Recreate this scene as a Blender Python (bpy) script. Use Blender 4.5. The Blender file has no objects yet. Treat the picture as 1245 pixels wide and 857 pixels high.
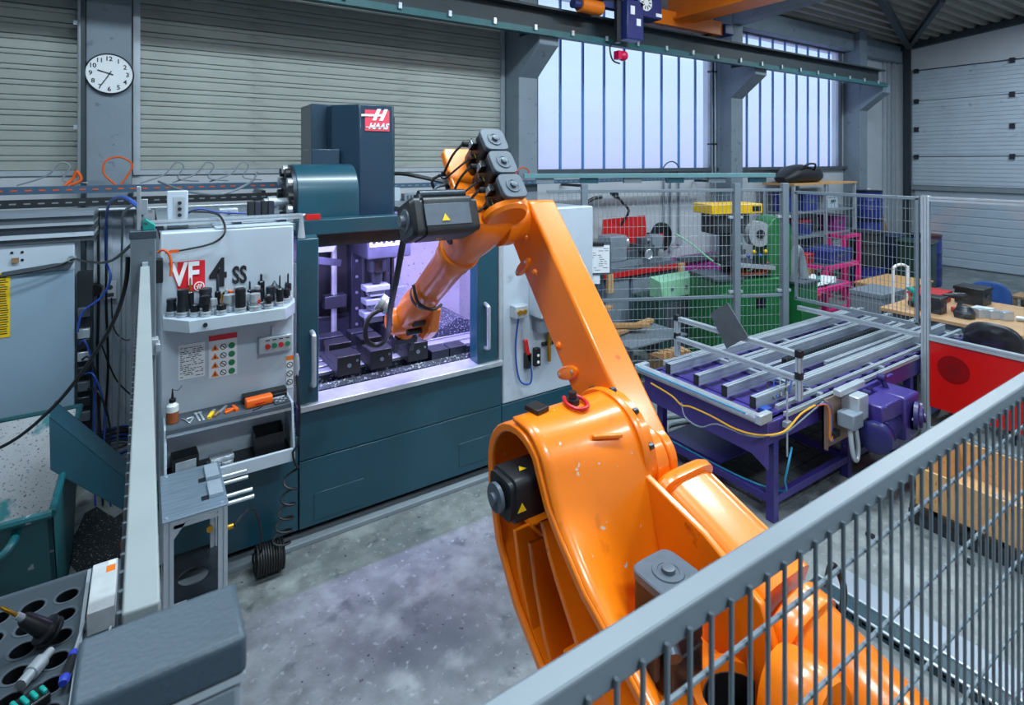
import bpy, bmesh, math, random
from mathutils import Vector, Matrix, Euler
random.seed(7)
sc = bpy.context.scene
COL = sc.collection
PI = math.pi
# ------------------------------------------------------------------ camera
cd = bpy.data.cameras.new('camera'); cam = bpy.data.objects.new('camera', cd); COL.objects.link(cam)
cd.sensor_fit = 'HORIZONTAL'; cd.sensor_width = 36.0
cd.lens = 680.0 * 36.0 / 1245.0
cd.shift_y = -(428.5 - 195.0) / 1245.0
cd.clip_start = 0.02; cd.clip_end = 200
cam.location = (0, 0, 2.7)
cam.rotation_euler = (PI / 2, 0, -math.atan2(.5476, .8368))
cd.dof.use_dof = True; cd.dof.focus_distance = 4.2; cd.dof.aperture_fstop = 9.0
sc.camera = cam
# ------------------------------------------------------------------ view
sc.view_settings.view_transform = 'Standard'
sc.view_settings.look = 'None'
sc.view_settings.gamma = 1.0
sc.view_settings.use_curve_mapping = False
sc.view_settings.exposure = 0.0
try:
    sc.cycles.use_denoising = True
    sc.cycles.max_bounces = 7; sc.cycles.transparent_max_bounces = 10
    sc.cycles.sample_clamp_indirect = 6.0
except Exception: pass
# ------------------------------------------------------------------ world: overcast bluish sky
w = bpy.data.worlds.new('sky'); sc.world = w; w.use_nodes = True
nt = w.node_tree; nt.nodes.clear()
wo = nt.nodes.new('ShaderNodeOutputWorld'); bg = nt.nodes.new('ShaderNodeBackground')
tc = nt.nodes.new('ShaderNodeTexCoord'); sp = nt.nodes.new('ShaderNodeSeparateXYZ'); rp = nt.nodes.new('ShaderNodeValToRGB')
nt.links.new(tc.outputs['Generated'], sp.inputs[0]); nt.links.new(sp.outputs['Z'], rp.inputs[0])
rp.color_ramp.elements[0].position = 0.0; rp.color_ramp.elements[0].color = (.58, .63, .95, 1)
rp.color_ramp.elements[1].position = 0.16; rp.color_ramp.elements[1].color = (.68, .90, 1.0, 1)
nt.links.new(rp.outputs[0], bg.inputs[0]); bg.inputs[1].default_value = 1.3
nt.links.new(bg.outputs[0], wo.inputs[0])
# ------------------------------------------------------------------ hall lamps (luminaires under the roof, above and behind the camera)
def lamp(name, loc, sx, sy, power, col=(1, .97, .93), rot=(0, 0, 0), spread=None):
    l = bpy.data.lights.new(name, 'AREA'); l.shape = 'RECTANGLE'; l.size = sx; l.size_y = sy; l.energy = power; l.color = col
    o = bpy.data.objects.new(name, l); COL.objects.link(o); o.location = loc; o.rotation_euler = rot
    if spread: l.spread = spread
    o['kind'] = 'helper'
    return o
LAMPS = [(-.9, 3.0, 175), (2.4, 2.6, 235), (6.0, 2.4, 245), (10.8, 3.4, 210), (1.6, -1.6, 210), (6.8, -2.2, 210), (14.6, 2.6, 140)]
for i, (x, y, p) in enumerate(LAMPS):
    lamp('hall_lamp_offscreen', (x, y, 5.95), 1.9, .5, p, (.76, .92, 1.0))
# ------------------------------------------------------------------ helpers
def lin(c):
    if isinstance(c, str):
        c = c.lstrip('#'); c = tuple(int(c[i:i + 2], 16) / 255 for i in (0, 2, 4))
    return tuple((x / 12.92 if x <= .04045 else ((x + .055) / 1.055) ** 2.4) for x in c[:3])
MATS = {}
def mat(name, col, rough=.5, metal=0., var=.08, scale=6., bump=0., bscale=60., spots=None, stretch=None, coat=0., emit=None, alpha=None, trans=0., streak=None):
    """procedural Principled material: noise varied colour, optional wear spots (colour, amount, scale), streaks and bump"""
    if name in MATS: return MATS[name]
    m = bpy.data.materials.new(name); m.use_nodes = True; MATS[name] = m
    n = m.node_tree.nodes; L = m.node_tree.links; b = n['Principled BSDF']
    c = lin(col); b.inputs['Roughness'].default_value = rough; b.inputs['Metallic'].default_value = metal
    if coat: b.inputs['Coat Weight'].default_value = coat; b.inputs['Coat Roughness'].default_value = .15
    if trans: b.inputs['Transmission Weight'].default_value = trans
    if alpha is not None: b.inputs['Alpha'].default_value = alpha
    if emit: b.inputs['Emission Color'].default_value = (*lin(emit[0]), 1); b.inputs['Emission Strength'].default_value = emit[1]
    b.inputs['Base Color'].default_value = (*c, 1)
    t = n.new('ShaderNodeTexCoord'); src = t.outputs['Object']
    if stretch:
        mp = n.new('ShaderNodeMapping'); mp.inputs['Scale'].default_value = stretch; L.new(src, mp.inputs[0]); src = mp.outputs[0]
    if var:
        z = n.new('ShaderNodeTexNoise'); z.inputs['Scale'].default_value = scale; z.inputs['Detail'].default_value = 5
        L.new(src, z.inputs['Vector'])
        r = n.new('ShaderNodeValToRGB'); L.new(z.outputs['Fac'], r.inputs[0])
        r.color_ramp.elements[0].position = .3; r.color_ramp.elements[1].position = .7
        r.color_ramp.elements[0].color = (*[max(0, x * (1 - var)) for x in c], 1)
        r.color_ramp.elements[1].color = (*[min(1, x * (1 + var)) for x in c], 1)
        out = r.outputs[0]
        for s in (spots or []):
            z2 = n.new('ShaderNodeTexNoise'); z2.inputs['Scale'].default_value = s[2]; z2.inputs['Detail'].default_value = 6
            L.new(src, z2.inputs['Vector'])
            r2 = n.new('ShaderNodeValToRGB'); L.new(z2.outputs['Fac'], r2.inputs[0])
            r2.color_ramp.elements[0].position = 1 - s[1]; r2.color_ramp.elements[1].position = min(1, 1 - s[1] + (s[3] if len(s) > 3 else .06))
            mx = n.new('ShaderNodeMixRGB'); L.new(r2.outputs[0], mx.inputs[0]); L.new(out, mx.inputs[1]); mx.inputs[2].default_value = (*lin(s[0]), 1)
            out = mx.outputs[0]
        L.new(out, b.inputs['Base Color'])
    if bump:
        z3 = n.new('ShaderNodeTexNoise'); z3.inputs['Scale'].default_value = bscale; z3.inputs['Detail'].default_value = 4
        L.new(src, z3.inputs['Vector']); bp = n.new('ShaderNodeBump'); bp.inputs['Strength'].default_value = bump; bp.inputs['Distance'].default_value = .01
        L.new(z3.outputs['Fac'], bp.inputs['Height']); L.new(bp.outputs[0], b.inputs['Normal'])
    return m

def thing(name, label, cat, loc=(0, 0, 0), rz=0, group=None):
    o = bpy.data.objects.new(name, None); COL.objects.link(o); o.empty_display_size = .1
    o.location = loc; o.rotation_euler = (0, 0, rz); o['label'] = label; o['category'] = cat
    if group: o['group'] = group
    return o
def tag(o, label, cat, group=None):
    o['label'] = label; o['category'] = cat
    if group: o['group'] = group
    return o
def struct(o): o['kind'] = 'structure'; return o
def origin_of(p):
    v = Vector((0, 0, 0))
    while p is not None: v += p.location; p = p.parent
    return v
def basis(d):
    d = Vector(d).normalized(); a = Vector((0, 0, 1)) if abs(d.z) < .95 else Vector((1, 0, 0))
    u = d.cross(a).normalized(); return d, u, u.cross(d).normalized()

class MB:
    def __init__(s, xf=None): s.v = []; s.f = []; s.xf = xf
    def add(s, vs, fs):
        k = len(s.v); s.v += [Vector(v) for v in vs]; s.f += [tuple(i + k for i in f) for f in fs]; return s
    def bx(s, x0, x1, y0, y1, z0, z1):
        return s.add([(x0, y0, z0), (x1, y0, z0), (x1, y1, z0), (x0, y1, z0), (x0, y0, z1), (x1, y0, z1), (x1, y1, z1), (x0, y1, z1)],
                     [(0, 3, 2, 1), (4, 5, 6, 7), (0, 1, 5, 4), (1, 2, 6, 5), (2, 3, 7, 6), (3, 0, 4, 7)])
    def box(s, c, d, rot=None):
        hx, hy, hz = d[0] / 2, d[1] / 2, d[2] / 2
        R = Euler(rot).to_matrix() if rot else Matrix.Identity(3); c = Vector(c)
        vs = [c + R @ Vector(p) for p in ((-hx, -hy, -hz), (hx, -hy, -hz), (hx, hy, -hz), (-hx, hy, -hz), (-hx, -hy, hz), (hx, -hy, hz), (hx, hy, hz), (-hx, hy, hz))]
        return s.add(vs, [(0, 3, 2, 1), (4, 5, 6, 7), (0, 1, 5, 4), (1, 2, 6, 5), (2, 3, 7, 6), (3, 0, 4, 7)])
    def bar(s, p0, p1, w, h, up=(0, 0, 1)):
        p0 = Vector(p0); p1 = Vector(p1); d = (p1 - p0).normalized(); u = Vector(up)
        if abs(d.dot(u)) > .98: u = Vector((0, 1, 0))
        r = d.cross(u).normalized(); u = r.cross(d).normalized()
        vs = []
        for p in (p0, p1):
            for a, b in ((-1, -1), (1, -1), (1, 1), (-1, 1)): vs.append(p + r * a * w / 2 + u * b * h / 2)
        return s.add(vs, [(0, 1, 2, 3), (7, 6, 5, 4), (0, 4, 5, 1), (1, 5, 6, 2), (2, 6, 7, 3), (3, 7, 4, 0)])
    def cyl(s, p0, p1, r0, r1=None, n=20, cap=True):
        r1 = r0 if r1 is None else r1; p0 = Vector(p0); p1 = Vector(p1); d, u, v = basis(p1 - p0)
        vs = []
        for p, r in ((p0, r0), (p1, r1)):
            for i in range(n):
                t = 2 * PI * i / n; vs.append(p + (u * math.cos(t) + v * math.sin(t)) * r)
        fs = [(i, (i + 1) % n, n + (i + 1) % n, n + i) for i in range(n)]
        if cap: fs += [tuple(range(n))[::-1], tuple(range(n, 2 * n))]
        return s.add(vs, fs)
    def lathe(s, o, ax, prof, n=20):
        """prof: list of (distance along axis, radius)"""
        o = Vector(o); d, u, v = basis(ax); vs = []; fs = []
        for h, r in prof:
            for i in range(n):
                t = 2 * PI * i / n; vs.append(o + d * h + (u * math.cos(t) + v * math.sin(t)) * max(r, 1e-4))
        for k in range(len(prof) - 1):
            for i in range(n):
                j = (i + 1) % n; fs.append((k * n + i, k * n + j, (k + 1) * n + j, (k + 1) * n + i))
        fs += [tuple(range(n))[::-1], tuple(range((len(prof) - 1) * n, len(prof) * n))]
        return s.add(vs, fs)
    def tube(s, pts, r, n=8, smooth=4, closed=False):
        P = [Vector(p) for p in pts]
        if smooth > 1 and len(P) > 2:
            Q = []
            m = len(P)
            for i in range(m - 1):
                a = P[max(i - 1, 0)]; b = P[i]; c = P[i + 1]; e = P[min(i + 2, m - 1)]
                for k in range(smooth):
                    t = k / smooth
                    Q.append(.5 * ((2 * b) + (c - a) * t + (2 * a - 5 * b + 4 * c - e) * t * t + (3 * b - a - 3 * c + e) * t ** 3))
            Q.append(P[-1]); P = Q
        vs = []; fs = []; d0, u, v = basis(P[1] - P[0])
        for i, p in enumerate(P):
            d = (P[min(i + 1, len(P) - 1)] - P[max(i - 1, 0)]).normalized()
            u = (u - d * u.dot(d)).normalized(); v = d.cross(u)
            for k in range(n):
                t = 2 * PI * k / n; vs.append(p + (u * math.cos(t) + v * math.sin(t)) * r)
        for i in range(len(P) - 1):
            for k in range(n):
                j = (k + 1) % n; fs.append((i * n + k, i * n + j, (i + 1) * n + j, (i + 1) * n + k))
        fs += [tuple(range(n))[::-1], tuple(range((len(P) - 1) * n, len(P) * n))]
        return s.add(vs, fs)
    def prism(s, poly, ax, a0, a1):
        """poly: 2D points; ax 'x': (y,z) extruded along x, 'y': (x,z), 'z': (x,y)"""
        def q(p, a): return {'x': (a, p[0], p[1]), 'y': (p[0], a, p[1]), 'z': (p[0], p[1], a)}[ax]
        n = len(poly)
        return s.add([q(p, a0) for p in poly] + [q(p, a1) for p in poly],
                     [tuple(range(n))[::-1], tuple(range(n, 2 * n))] + [(i, (i + 1) % n, n + (i + 1) % n, n + i) for i in range(n)])
    def loft(s, rings, cap=True, closed=True):
        n = len(rings[0]); vs = [p for r in rings for p in r]; fs = []
        for k in range(len(rings) - 1):
            for i in range(n if closed else n - 1):
                j = (i + 1) % n; fs.append((k * n + i, k * n + j, (k + 1) * n + j, (k + 1) * n + i))
        if cap and closed: fs += [tuple(range(n))[::-1], tuple(range((len(rings) - 1) * n, len(rings) * n))]
        return s.add(vs, fs)
    def hoop(s, o, ax, prof, n=24):
        """ring of revolution with a closed profile (open in the middle)"""
        o = Vector(o); d, u, v = basis(ax); m = len(prof); vs = []; fs = []
        for i in range(n):
            t = 2 * PI * i / n; e = u * math.cos(t) + v * math.sin(t); vs += [o + d * h + e * r for h, r in prof]
        for i in range(n):
            for k in range(m): fs.append((i * m + k, i * m + (k + 1) % m, ((i + 1) % n) * m + (k + 1) % m, ((i + 1) % n) * m + k))
        return s.add(vs, fs)
    def cup(s, o, r, depth, th=.003, n=24):
        """open-topped round cup whose rim lies at o"""
        x, y, z = o; pr = [(z, r), (z - depth, r), (z - depth, 1e-4), (z - depth - th, 1e-4), (z - depth - th, r + th), (z, r + th)]
        return s.hoop((x, y, 0), (0, 0, 1), pr, n)
    def holed(s, x0, x1, y0, y1, z0, z1, r, n=24):
        """rectangular plate with one round hole through its centre"""
        cx, cy, hx, hy = (x0 + x1) / 2, (y0 + y1) / 2, (x1 - x0) / 2, (y1 - y0) / 2; R = []
        for z in (z0, z1):
            for i in range(n):
                c, q = math.cos(2 * PI * i / n), math.sin(2 * PI * i / n); m = max(abs(c), abs(q)); R += [(cx + r * c, cy + r * q, z), (cx + hx * c / m, cy + hy * q / m, z)]
        fs = []
        for i in range(n):
            a, b = 2 * i, 2 * ((i + 1) % n); k = 2 * n
            fs += [(a, b, b + 1, a + 1), (k + a, k + a + 1, k + b + 1, k + b), (a, k + a, k + b, b), (a + 1, b + 1, k + b + 1, k + a + 1)]
        return s.add(R, fs)
    def slab(s, pts, off):
        """flat plate from a polygon of 3D points, given thickness vector"""
        n = len(pts); off = Vector(off)
        return s.add([Vector(p) for p in pts] + [Vector(p) + off for p in pts], [tuple(range(n))[::-1], tuple(range(n, 2 * n))] + [(i, (i + 1) % n, n + (i + 1) % n, n + i) for i in range(n)])
    def ball(s, c, r, n=12, m=8, sc=(1, 1, 1)):
        c = Vector(c); rings = []
        for k in range(m + 1):
            t = PI * k / m; rr = max(math.sin(t), .001)
            rings.append([c + Vector((rr * math.cos(2 * PI * i / n) * sc[0], rr * math.sin(2 * PI * i / n) * sc[1], -math.cos(t) * sc[2])) * r for i in range(n)])
        return s.loft(rings)
    def mesh(s, name, off=Vector((0, 0, 0)), smooth=True, ang=35):
        vs = [s.xf(v) if s.xf else v for v in s.v]
        me = bpy.data.meshes.new(name); me.from_pydata([tuple(v - off) for v in vs], [], s.f)
        bm = bmesh.new(); bm.from_mesh(me); bmesh.ops.recalc_face_normals(bm, faces=bm.faces); bm.to_mesh(me); bm.free()
        if smooth:
            me.shade_smooth(); me.set_sharp_from_angle(angle=math.radians(ang))
        return me
    def build(s, name, m, parent=None, world=True, bevel=0., seg=2, smooth=True, ang=35, loc=None, sub=0):
        off = origin_of(parent) if (parent and world) else Vector((0, 0, 0))
        if loc is not None and parent is None: off = Vector(loc)
        me = s.mesh(name, off, smooth, ang); o = bpy.data.objects.new(name, me); COL.objects.link(o)
        if m: me.materials.append(m)
        if parent: o.parent = parent
        elif loc is not None: o.location = loc
        if bevel:
            b = o.modifiers.new('bevel', 'BEVEL'); b.width = bevel; b.segments = seg; b.limit_method = 'ANGLE'; b.angle_limit = math.radians(40)
        if sub:
            b = o.modifiers.new('sub', 'SUBSURF'); b.levels = sub; b.render_levels = sub
        return o
def solo(mb, name, m, label, cat, loc, group=None, **k):
    """a thing that is one mesh; geometry given in world coordinates, origin at loc"""
    o = mb.build(name, m, None, loc=loc, **k); return tag(o, label, cat, group)
def inst(src, parent, loc=None, name=None, rot=None):
    """a copy of one mesh object that shares its data"""
    o = src.copy(); o.parent = parent; COL.objects.link(o)
    if name: o.name = name
    if loc is not None: o.location = loc
    if rot is not None: o.rotation_euler = rot
    return o
def copy_tree(o, parent=None):
    c = o.copy(); COL.objects.link(c); c.parent = parent
    for ch in list(o.children): copy_tree(ch, c)
    return c
def ring(c, u, v, a, b, p=2.0, n=24):
    c = Vector(c); u = Vector(u); v = Vector(v); out = []
    for i in range(n):
        t = 2 * PI * i / n; ct = math.cos(t); st = math.sin(t)
        out.append(c + u * a * math.copysign(abs(ct) ** (2 / p), ct) + v * b * math.copysign(abs(st) ** (2 / p), st))
    return out
def text_geo(txt, size, ext=.002, bold=0., shear=0., space=1., sx=1.):
    cu = bpy.data.curves.new('lettering', 'FONT'); cu.body = txt; cu.size = size; cu.extrude = ext; cu.offset = bold; cu.shear = shear; cu.space_character = space
    cu.align_x = 'LEFT'; cu.resolution_u = 3
    o = bpy.data.objects.new('lettering', cu); COL.objects.link(o)
    dg = bpy.context.evaluated_depsgraph_get(); me = o.evaluated_get(dg).to_mesh()
    vs = [Vector((v.co.x * sx, v.co.y, v.co.z)) for v in me.vertices]; fs = [tuple(p.vertices) for p in me.polygons]
    o.evaluated_get(dg).to_mesh_clear(); bpy.data.objects.remove(o); bpy.data.curves.remove(cu)
    return vs, fs
def put_text(mb, txt, o, right, up, size, ext=.002, **k):
    vs, fs = text_geo(txt, size, ext, **k); o = Vector(o); r = Vector(right); u = Vector(up); nn = r.cross(u)
    return mb.add([o + r * v.x + u * v.y + nn * v.z for v in vs], fs)
# ------------------------------------------------------------------ materials
M_floor = mat('concrete_floor', '#777c7d', .5, var=.25, scale=9, bump=.3, bscale=45, spots=[('#565e62', .52, 1.1, .2), ('#a2a8a8', .45, 2.3, .16), ('#4c5357', .41, 5.5, .12), ('#8e9596', .40, 21., .1), ('#2f3538', .32, 24., .02)])
M_orange = mat('orange_paint', '#f57c0c', .32, var=.05, scale=4, bump=.04, bscale=120, coat=.5, spots=[('#c85a08', .33, 9., .06)])
M_orange_worn = mat('orange_paint_worn', '#f57c0c', .33, var=.06, scale=4, bump=.05, bscale=120, coat=.5, spots=[('#b9bdbb', .315, 22., .015), ('#c4600e', .36, 6., .12)])
M_black = mat('black_motor', '#1a1d22', .42, var=.2, scale=12)
M_motor = mat('grey_motor_cap', '#525c68', .42, var=.1, scale=20, bump=.08, bscale=150)
M_rubber = mat('black_rubber', '#14171a', .5, var=.15, scale=30)
M_blackplastic = mat('black_plastic', '#15181c', .4, var=.1, scale=20)
M_teal = mat('teal_machine_paint', '#1b4757', .34, var=.1, scale=2.5, spots=[('#123c4a', .40, 2., .15)], coat=.2)
M_tealdark = mat('dark_teal_paint', '#123540', .4, var=.1, scale=4)
M_navy = mat('navy_cover_paint', '#1f374a', .3, var=.06, scale=4, coat=.2)
M_white = mat('white_machine_paint', '#b4c0cd', .38, var=.05, scale=3, coat=.1, spots=[('#97a3ae', .36, 5., .08)])
M_lav = mat('white_enclosure_liner', '#cccdd2', .4, var=.08, scale=5, spots=[('#84868c', .36, 26., .03)])
M_dark = mat('dark_void_steel', '#1c2128', .6, var=.2, scale=8)
M_steel = mat('brushed_steel', '#c0c8d0', .3, metal=.6, var=.1, scale=14)
M_chip = mat('chip_covered_steel', '#3c4350', .5, metal=.4, var=.3, scale=30, spots=[('#b8bcc8', .42, 60., .03)], bump=.4, bscale=90)
M_darksteel = mat('dark_steel', '#3a4048', .38, metal=.7, var=.15, scale=18)
M_alu = mat('aluminium_profile', '#b7c0c9', .33, metal=.4, var=.06, scale=10)
M_aluslot = mat('profile_slot', '#3c434a', .6, var=.1)
M_fence = mat('grey_fence_paint', '#6f7a84', .45, var=.05, scale=8, spots=[('#626c75', .34, 14., .06)])
M_fencedark = mat('dark_fence_cap', '#3a4956', .5, var=.05, scale=12, bump=.1, bscale=200)
M_wire = mat('grey_wire', '#77828b', .42, metal=.2, var=.06, scale=20)
M_shutter = mat('shutter_lath', '#9a9f9b', .5, metal=.1, var=.12, scale=1.6, stretch=(1, 1, 4), spots=[('#868a86', .42, 2.4, .2), ('#5a5a54', .30, 11., .03)])
M_wallwhite = mat('painted_wall', '#b3b8c0', .7, var=.05, scale=1.3, bump=.1, bscale=20)
M_col = mat('concrete_column', '#76838f', .65, var=.08, scale=3, bump=.15, bscale=40, spots=[('#5f6c78', .36, 9., .05)])
M_ceil = mat('roof_sheet', '#8a8780', .55, metal=.1, var=.1, scale=3)
M_beam = mat('dark_beam', '#2a353d', .55, var=.1, scale=5)
M_rail = mat('crane_rail_paint', '#1f5a60', .5, var=.12, scale=6)
M_purple = mat('purple_frame_paint', '#3b2f7c', .36, var=.1, scale=5, coat=.15, spots=[('#8f8fb5', .30, 24., .02)])
M_purpledk = mat('dark_purple_motor', '#2c2860', .38, var=.15, scale=9)
M_belt = mat('purple_conveyor_bed', '#4a3d86', .45, var=.12, scale=12, stretch=(1, 6, 1))
M_wood = mat('plywood', '#c99a66', .6, var=.14, scale=5, stretch=(1, 7, 3), spots=[('#a87443', .40, 5., .12)])
M_woodbench = mat('bench_wood', '#c4976a', .5, var=.12, scale=4, stretch=(6, 1, 1))
M_wooddk = mat('weathered_timber', '#8a6a4a', .75, var=.2, scale=7, stretch=(1, 6, 6))
M_red = mat('red_plastic_sheet', '#cf1410', .28, var=.06, scale=3, coat=.3)
M_reddk = mat('dark_red', '#7d0f12', .35, var=.05)
M_redpaint = mat('red_paint', '#c21c1c', .4, var=.08)
M_green = mat('green_machine_paint', '#1f6b3b', .4, var=.12, scale=4)
M_greenlt = mat('pale_green_paint', '#8fc9a6', .45, var=.06)
M_yellow = mat('yellow_paint', '#e0b010', .42, var=.08)
M_magenta = mat('magenta_paint', '#8a1f78', .45, var=.08)
M_pink = mat('pink_frame_paint', '#e0207f', .4, var=.06)
M_blue = mat('blue_plastic', '#232f7d', .38, var=.08, coat=.1)
M_chairblue = mat('blue_upholstery', '#1f4f96', .75, var=.12, scale=40, bump=.2, bscale=200)
M_cranblue = mat('blue_crane_paint', '#22306e', .4, var=.08)
M_craneor = mat('crane_orange_paint', '#e07414', .42, var=.08, scale=4)
M_grey = mat('grey_machine_paint', '#7d8894', .45, var=.08)
M_greydk = mat('dark_grey_paint', '#47505a', .5, var=.1)
M_paper = mat('paper', '#dfe3e8', .7, var=.03)
M_ink = mat('black_print', '#181a22', .5, var=0)
M_logored = mat('red_print', '#d6202e', .45, var=0)
M_logopink = mat('coral_print', '#e0485c', .45, var=0)
M_logowhite = mat('white_print', '#eef0f4', .45, var=0)
M_labelyel = mat('yellow_print', '#f0c418', .5, var=0)
M_labelor = mat('orange_print', '#f07818', .5, var=0)
M_labelgrn = mat('green_print', '#1c7a50', .5, var=0)
M_bluecable = mat('blue_cable', '#22479c', .45, var=.05)
M_cyan = mat('cyan_cable', '#2a8fb8', .45, var=.05)
M_greycable = mat('grey_cable', '#7c868e', .45, var=.05)
M_orangecable = mat('orange_cable', '#d2591e', .45, var=.05)
M_yelcable = mat('yellow_cable', '#d8a020', .45, var=.05)
M_brass = mat('brass', '#c09030', .3, metal=.9, var=.05)
M_contain = mat('teal_container_paint', '#10525a', .42, var=.15, scale=4, spots=[('#0a3840', .40, 5., .1), ('#8b95a0', .34, 13., .03)])
M_containin = mat('scraped_container_liner', '#9da0a6', .5, metal=.2, var=.14, scale=4, spots=[('#1c747c', .37, 3.2, .05), ('#4c5162', .40, 75., .04)])
M_swarf = mat('steel_swarf', '#5a5f66', .5, metal=.4, var=.5, scale=90, bump=1., bscale=120, spots=[('#c0c4c8', .40, 140., .03)])
M_swarfdark = mat('dark_chip_litter', '#14191d', .75, var=.4, scale=50, bump=.6, bscale=160, spots=[('#aab4bc', .355, 95., .02)])
M_orangeplastic = mat('orange_plastic', '#f2660f', .4, var=.05)
M_turq = mat('turquoise_plastic', '#149a92', .4, var=.05)
M_skinwood = mat('handle_blue', '#2a3dae', .4, var=.05)
# ================================================================== SETTING
YW = 7.0; XR = 17.0
struct(MB().bx(-7, 18, -5, 7.4, -.12, 0).build('floor', M_floor))
# back wall (with the window openings left free)
wb = MB()
wb.bx(-7, XR + .3, YW, YW + .25, 0, 2.55).bx(-7, 5.0, YW + .1, YW + .25, 2.55, 6.3).bx(9.3, 10.2, YW, YW + .25, 2.55, 6.3).bx(14.2, XR + .3, YW, YW + .25, 2.55, 6.3)
wb.bx(5.0, 14.3, YW, YW + .25, 5.32, 6.3)
struct(wb.build('wall_back', M_wallwhite))
# right wall
wr = MB(); wr.bx(XR + .12, XR + .35, -5, 7.25, 0, 6.6).bx(XR, XR + .12, 6.62, 7.0, 0, 6.3).bx(XR, XR + .12, -5, 6.62, 5.08, 6.6)
struct(wr.build('wall_right', M_wallwhite))
struct(MB().bx(-7.25, -7, -5.25, 7.25, 0, 6.3).build('wall_left', M_wallwhite))
struct(MB().bx(-7, XR + .35, -5.25, -5, 0, 6.3).build('wall_front', M_wallwhite))
# ceiling: trapezoidal roof sheet, ribs as real folds
cb = MB(); prof = []
y = -5.0
while y < 7.3:
    rz_ = lambda q: 5.74 + .1 * (7.0 - q)
    prof += [(y, rz_(y) + .08), (y + .10, rz_(y + .1) + .08), (y + .13, rz_(y + .13)), (y + .21, rz_(y + .21))]; y += .24
prof = prof + [(p[0], p[1] + .02) for p in reversed(prof)]
cb.prism(prof, 'x', -7, XR + .3)
struct(cb.build('ceiling', M_ceil, smooth=False))
n = 1
def trim(mb, m, **k):
    global n
    o = struct(mb.build('trim_%d' % n, m, **k)); n += 1; return o
def column(x0, x1, yf, corbel):
    m = MB().bx(x0, x1, yf, YW + .02, 0, 6.2)
    if corbel: m.prism([(yf + .01, 3.88), (yf - .16, 4.02), (yf - .5, 4.28), (yf - .5, 4.46), (yf + .01, 4.46)], 'x', x0, x1)
    return trim(m, M_col, bevel=.012)
column(-.487, -.12, 6.75, False)
column(4.45, 4.78, 6.62, True); column(9.32, 9.68, 6.62, True); column(14.25, 14.62, 6.62, True)
for x in (4.45, 9.32): trim(MB().prism([(6.9, 5.28), (6.9, 5.72), (-5, 6.9), (-5, 6.3), (2.0, 5.6)], 'x', x + .03, x + .33), M_col, bevel=.01)
trim(MB().bx(9.7, 14.25, 6.75, 7.0, 5.34, 5.74), M_col, bevel=.01)
trim(MB().bx(14.62, XR, 6.8, 7.0, 5.3, 5.74), M_col, bevel=.01)
trim(MB().prism([(6.98, 5.60), (6.98, 5.76), (-5, 6.93), (-5, 6.6), (4.0, 5.9)], 'x', XR - .16, XR + .02), M_beam)
trim(MB().bar((11.4, 5.0, 5.84), (XR - .3, 6.55, 5.66), .12, .14), M_beam)
trim(MB().bar((13.2, 4.6, 5.88), (XR - .3, 6.55, 5.70), .10, .12), M_beam)
# door jamb of the right corner: tracks and dark guide
trim(MB().bx(XR - .08, XR, 6.62, 6.78, 0, 5.74), M_beam)
trim(MB().bx(XR - .25, XR - .2, 6.9, 6.98, 0, 5.9).bx(XR - .5, XR - .46, 6.92, 6.98, 0, 5.9).bx(XR - .75, XR - .73, 6.93, 6.98, 0, 5.9), M_alu)
# window sill strips
trim(MB().bx(4.95, 9.32, 6.9, 7.02, 2.5, 2.56), M_greydk); trim(MB().bx(9.68, 14.25, 6.9, 7.02, 2.5, 2.56), M_greydk)
# --- profiled glass windows: each U-profile pane its own piece
def glass_mat():
    m = bpy.data.materials.new('frosted_profile_glass'); m.use_nodes = True; nn = m.node_tree.nodes; L = m.node_tree.links; nn.clear()
    o = nn.new('ShaderNodeOutputMaterial'); t = nn.new('ShaderNodeBsdfTransparent'); d = nn.new('ShaderNodeBsdfTranslucent'); g = nn.new('ShaderNodeBsdfGlossy')
    t.inputs[0].default_value = (.9, .93, 1, 1); d.inputs[0].default_value = (.85, .9, 1, 1); g.inputs['Roughness'].default_value = .25
    z = nn.new('ShaderNodeTexNoise'); z.inputs['Scale'].default_value = 1.3; tc = nn.new('ShaderNodeTexCoord'); L.new(tc.outputs['Object'], z.inputs['Vector'])
    r = nn.new('ShaderNodeMapRange'); r.inputs['To Min'].default_value = .05; r.inputs['To Max'].default_value = .3; L.new(z.outputs['Fac'], r.inputs['Value'])
    a = nn.new('ShaderNodeMixShader'); L.new(r.outputs[0], a.inputs[0]); L.new(t.outputs[0], a.inputs[1]); L.new(d.outputs[0], a.inputs[2])
    b = nn.new('ShaderNodeMixShader'); b.inputs[0].default_value = .05; L.new(a.outputs[0], b.inputs[1]); L.new(g.outputs[0], b.inputs[2]); L.new(b.outputs[0], o.inputs[0]); return m
M_glass = glass_mat()
M_joint = mat('blue_window_seal', '#4f86c4', .5, var=.05)
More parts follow.
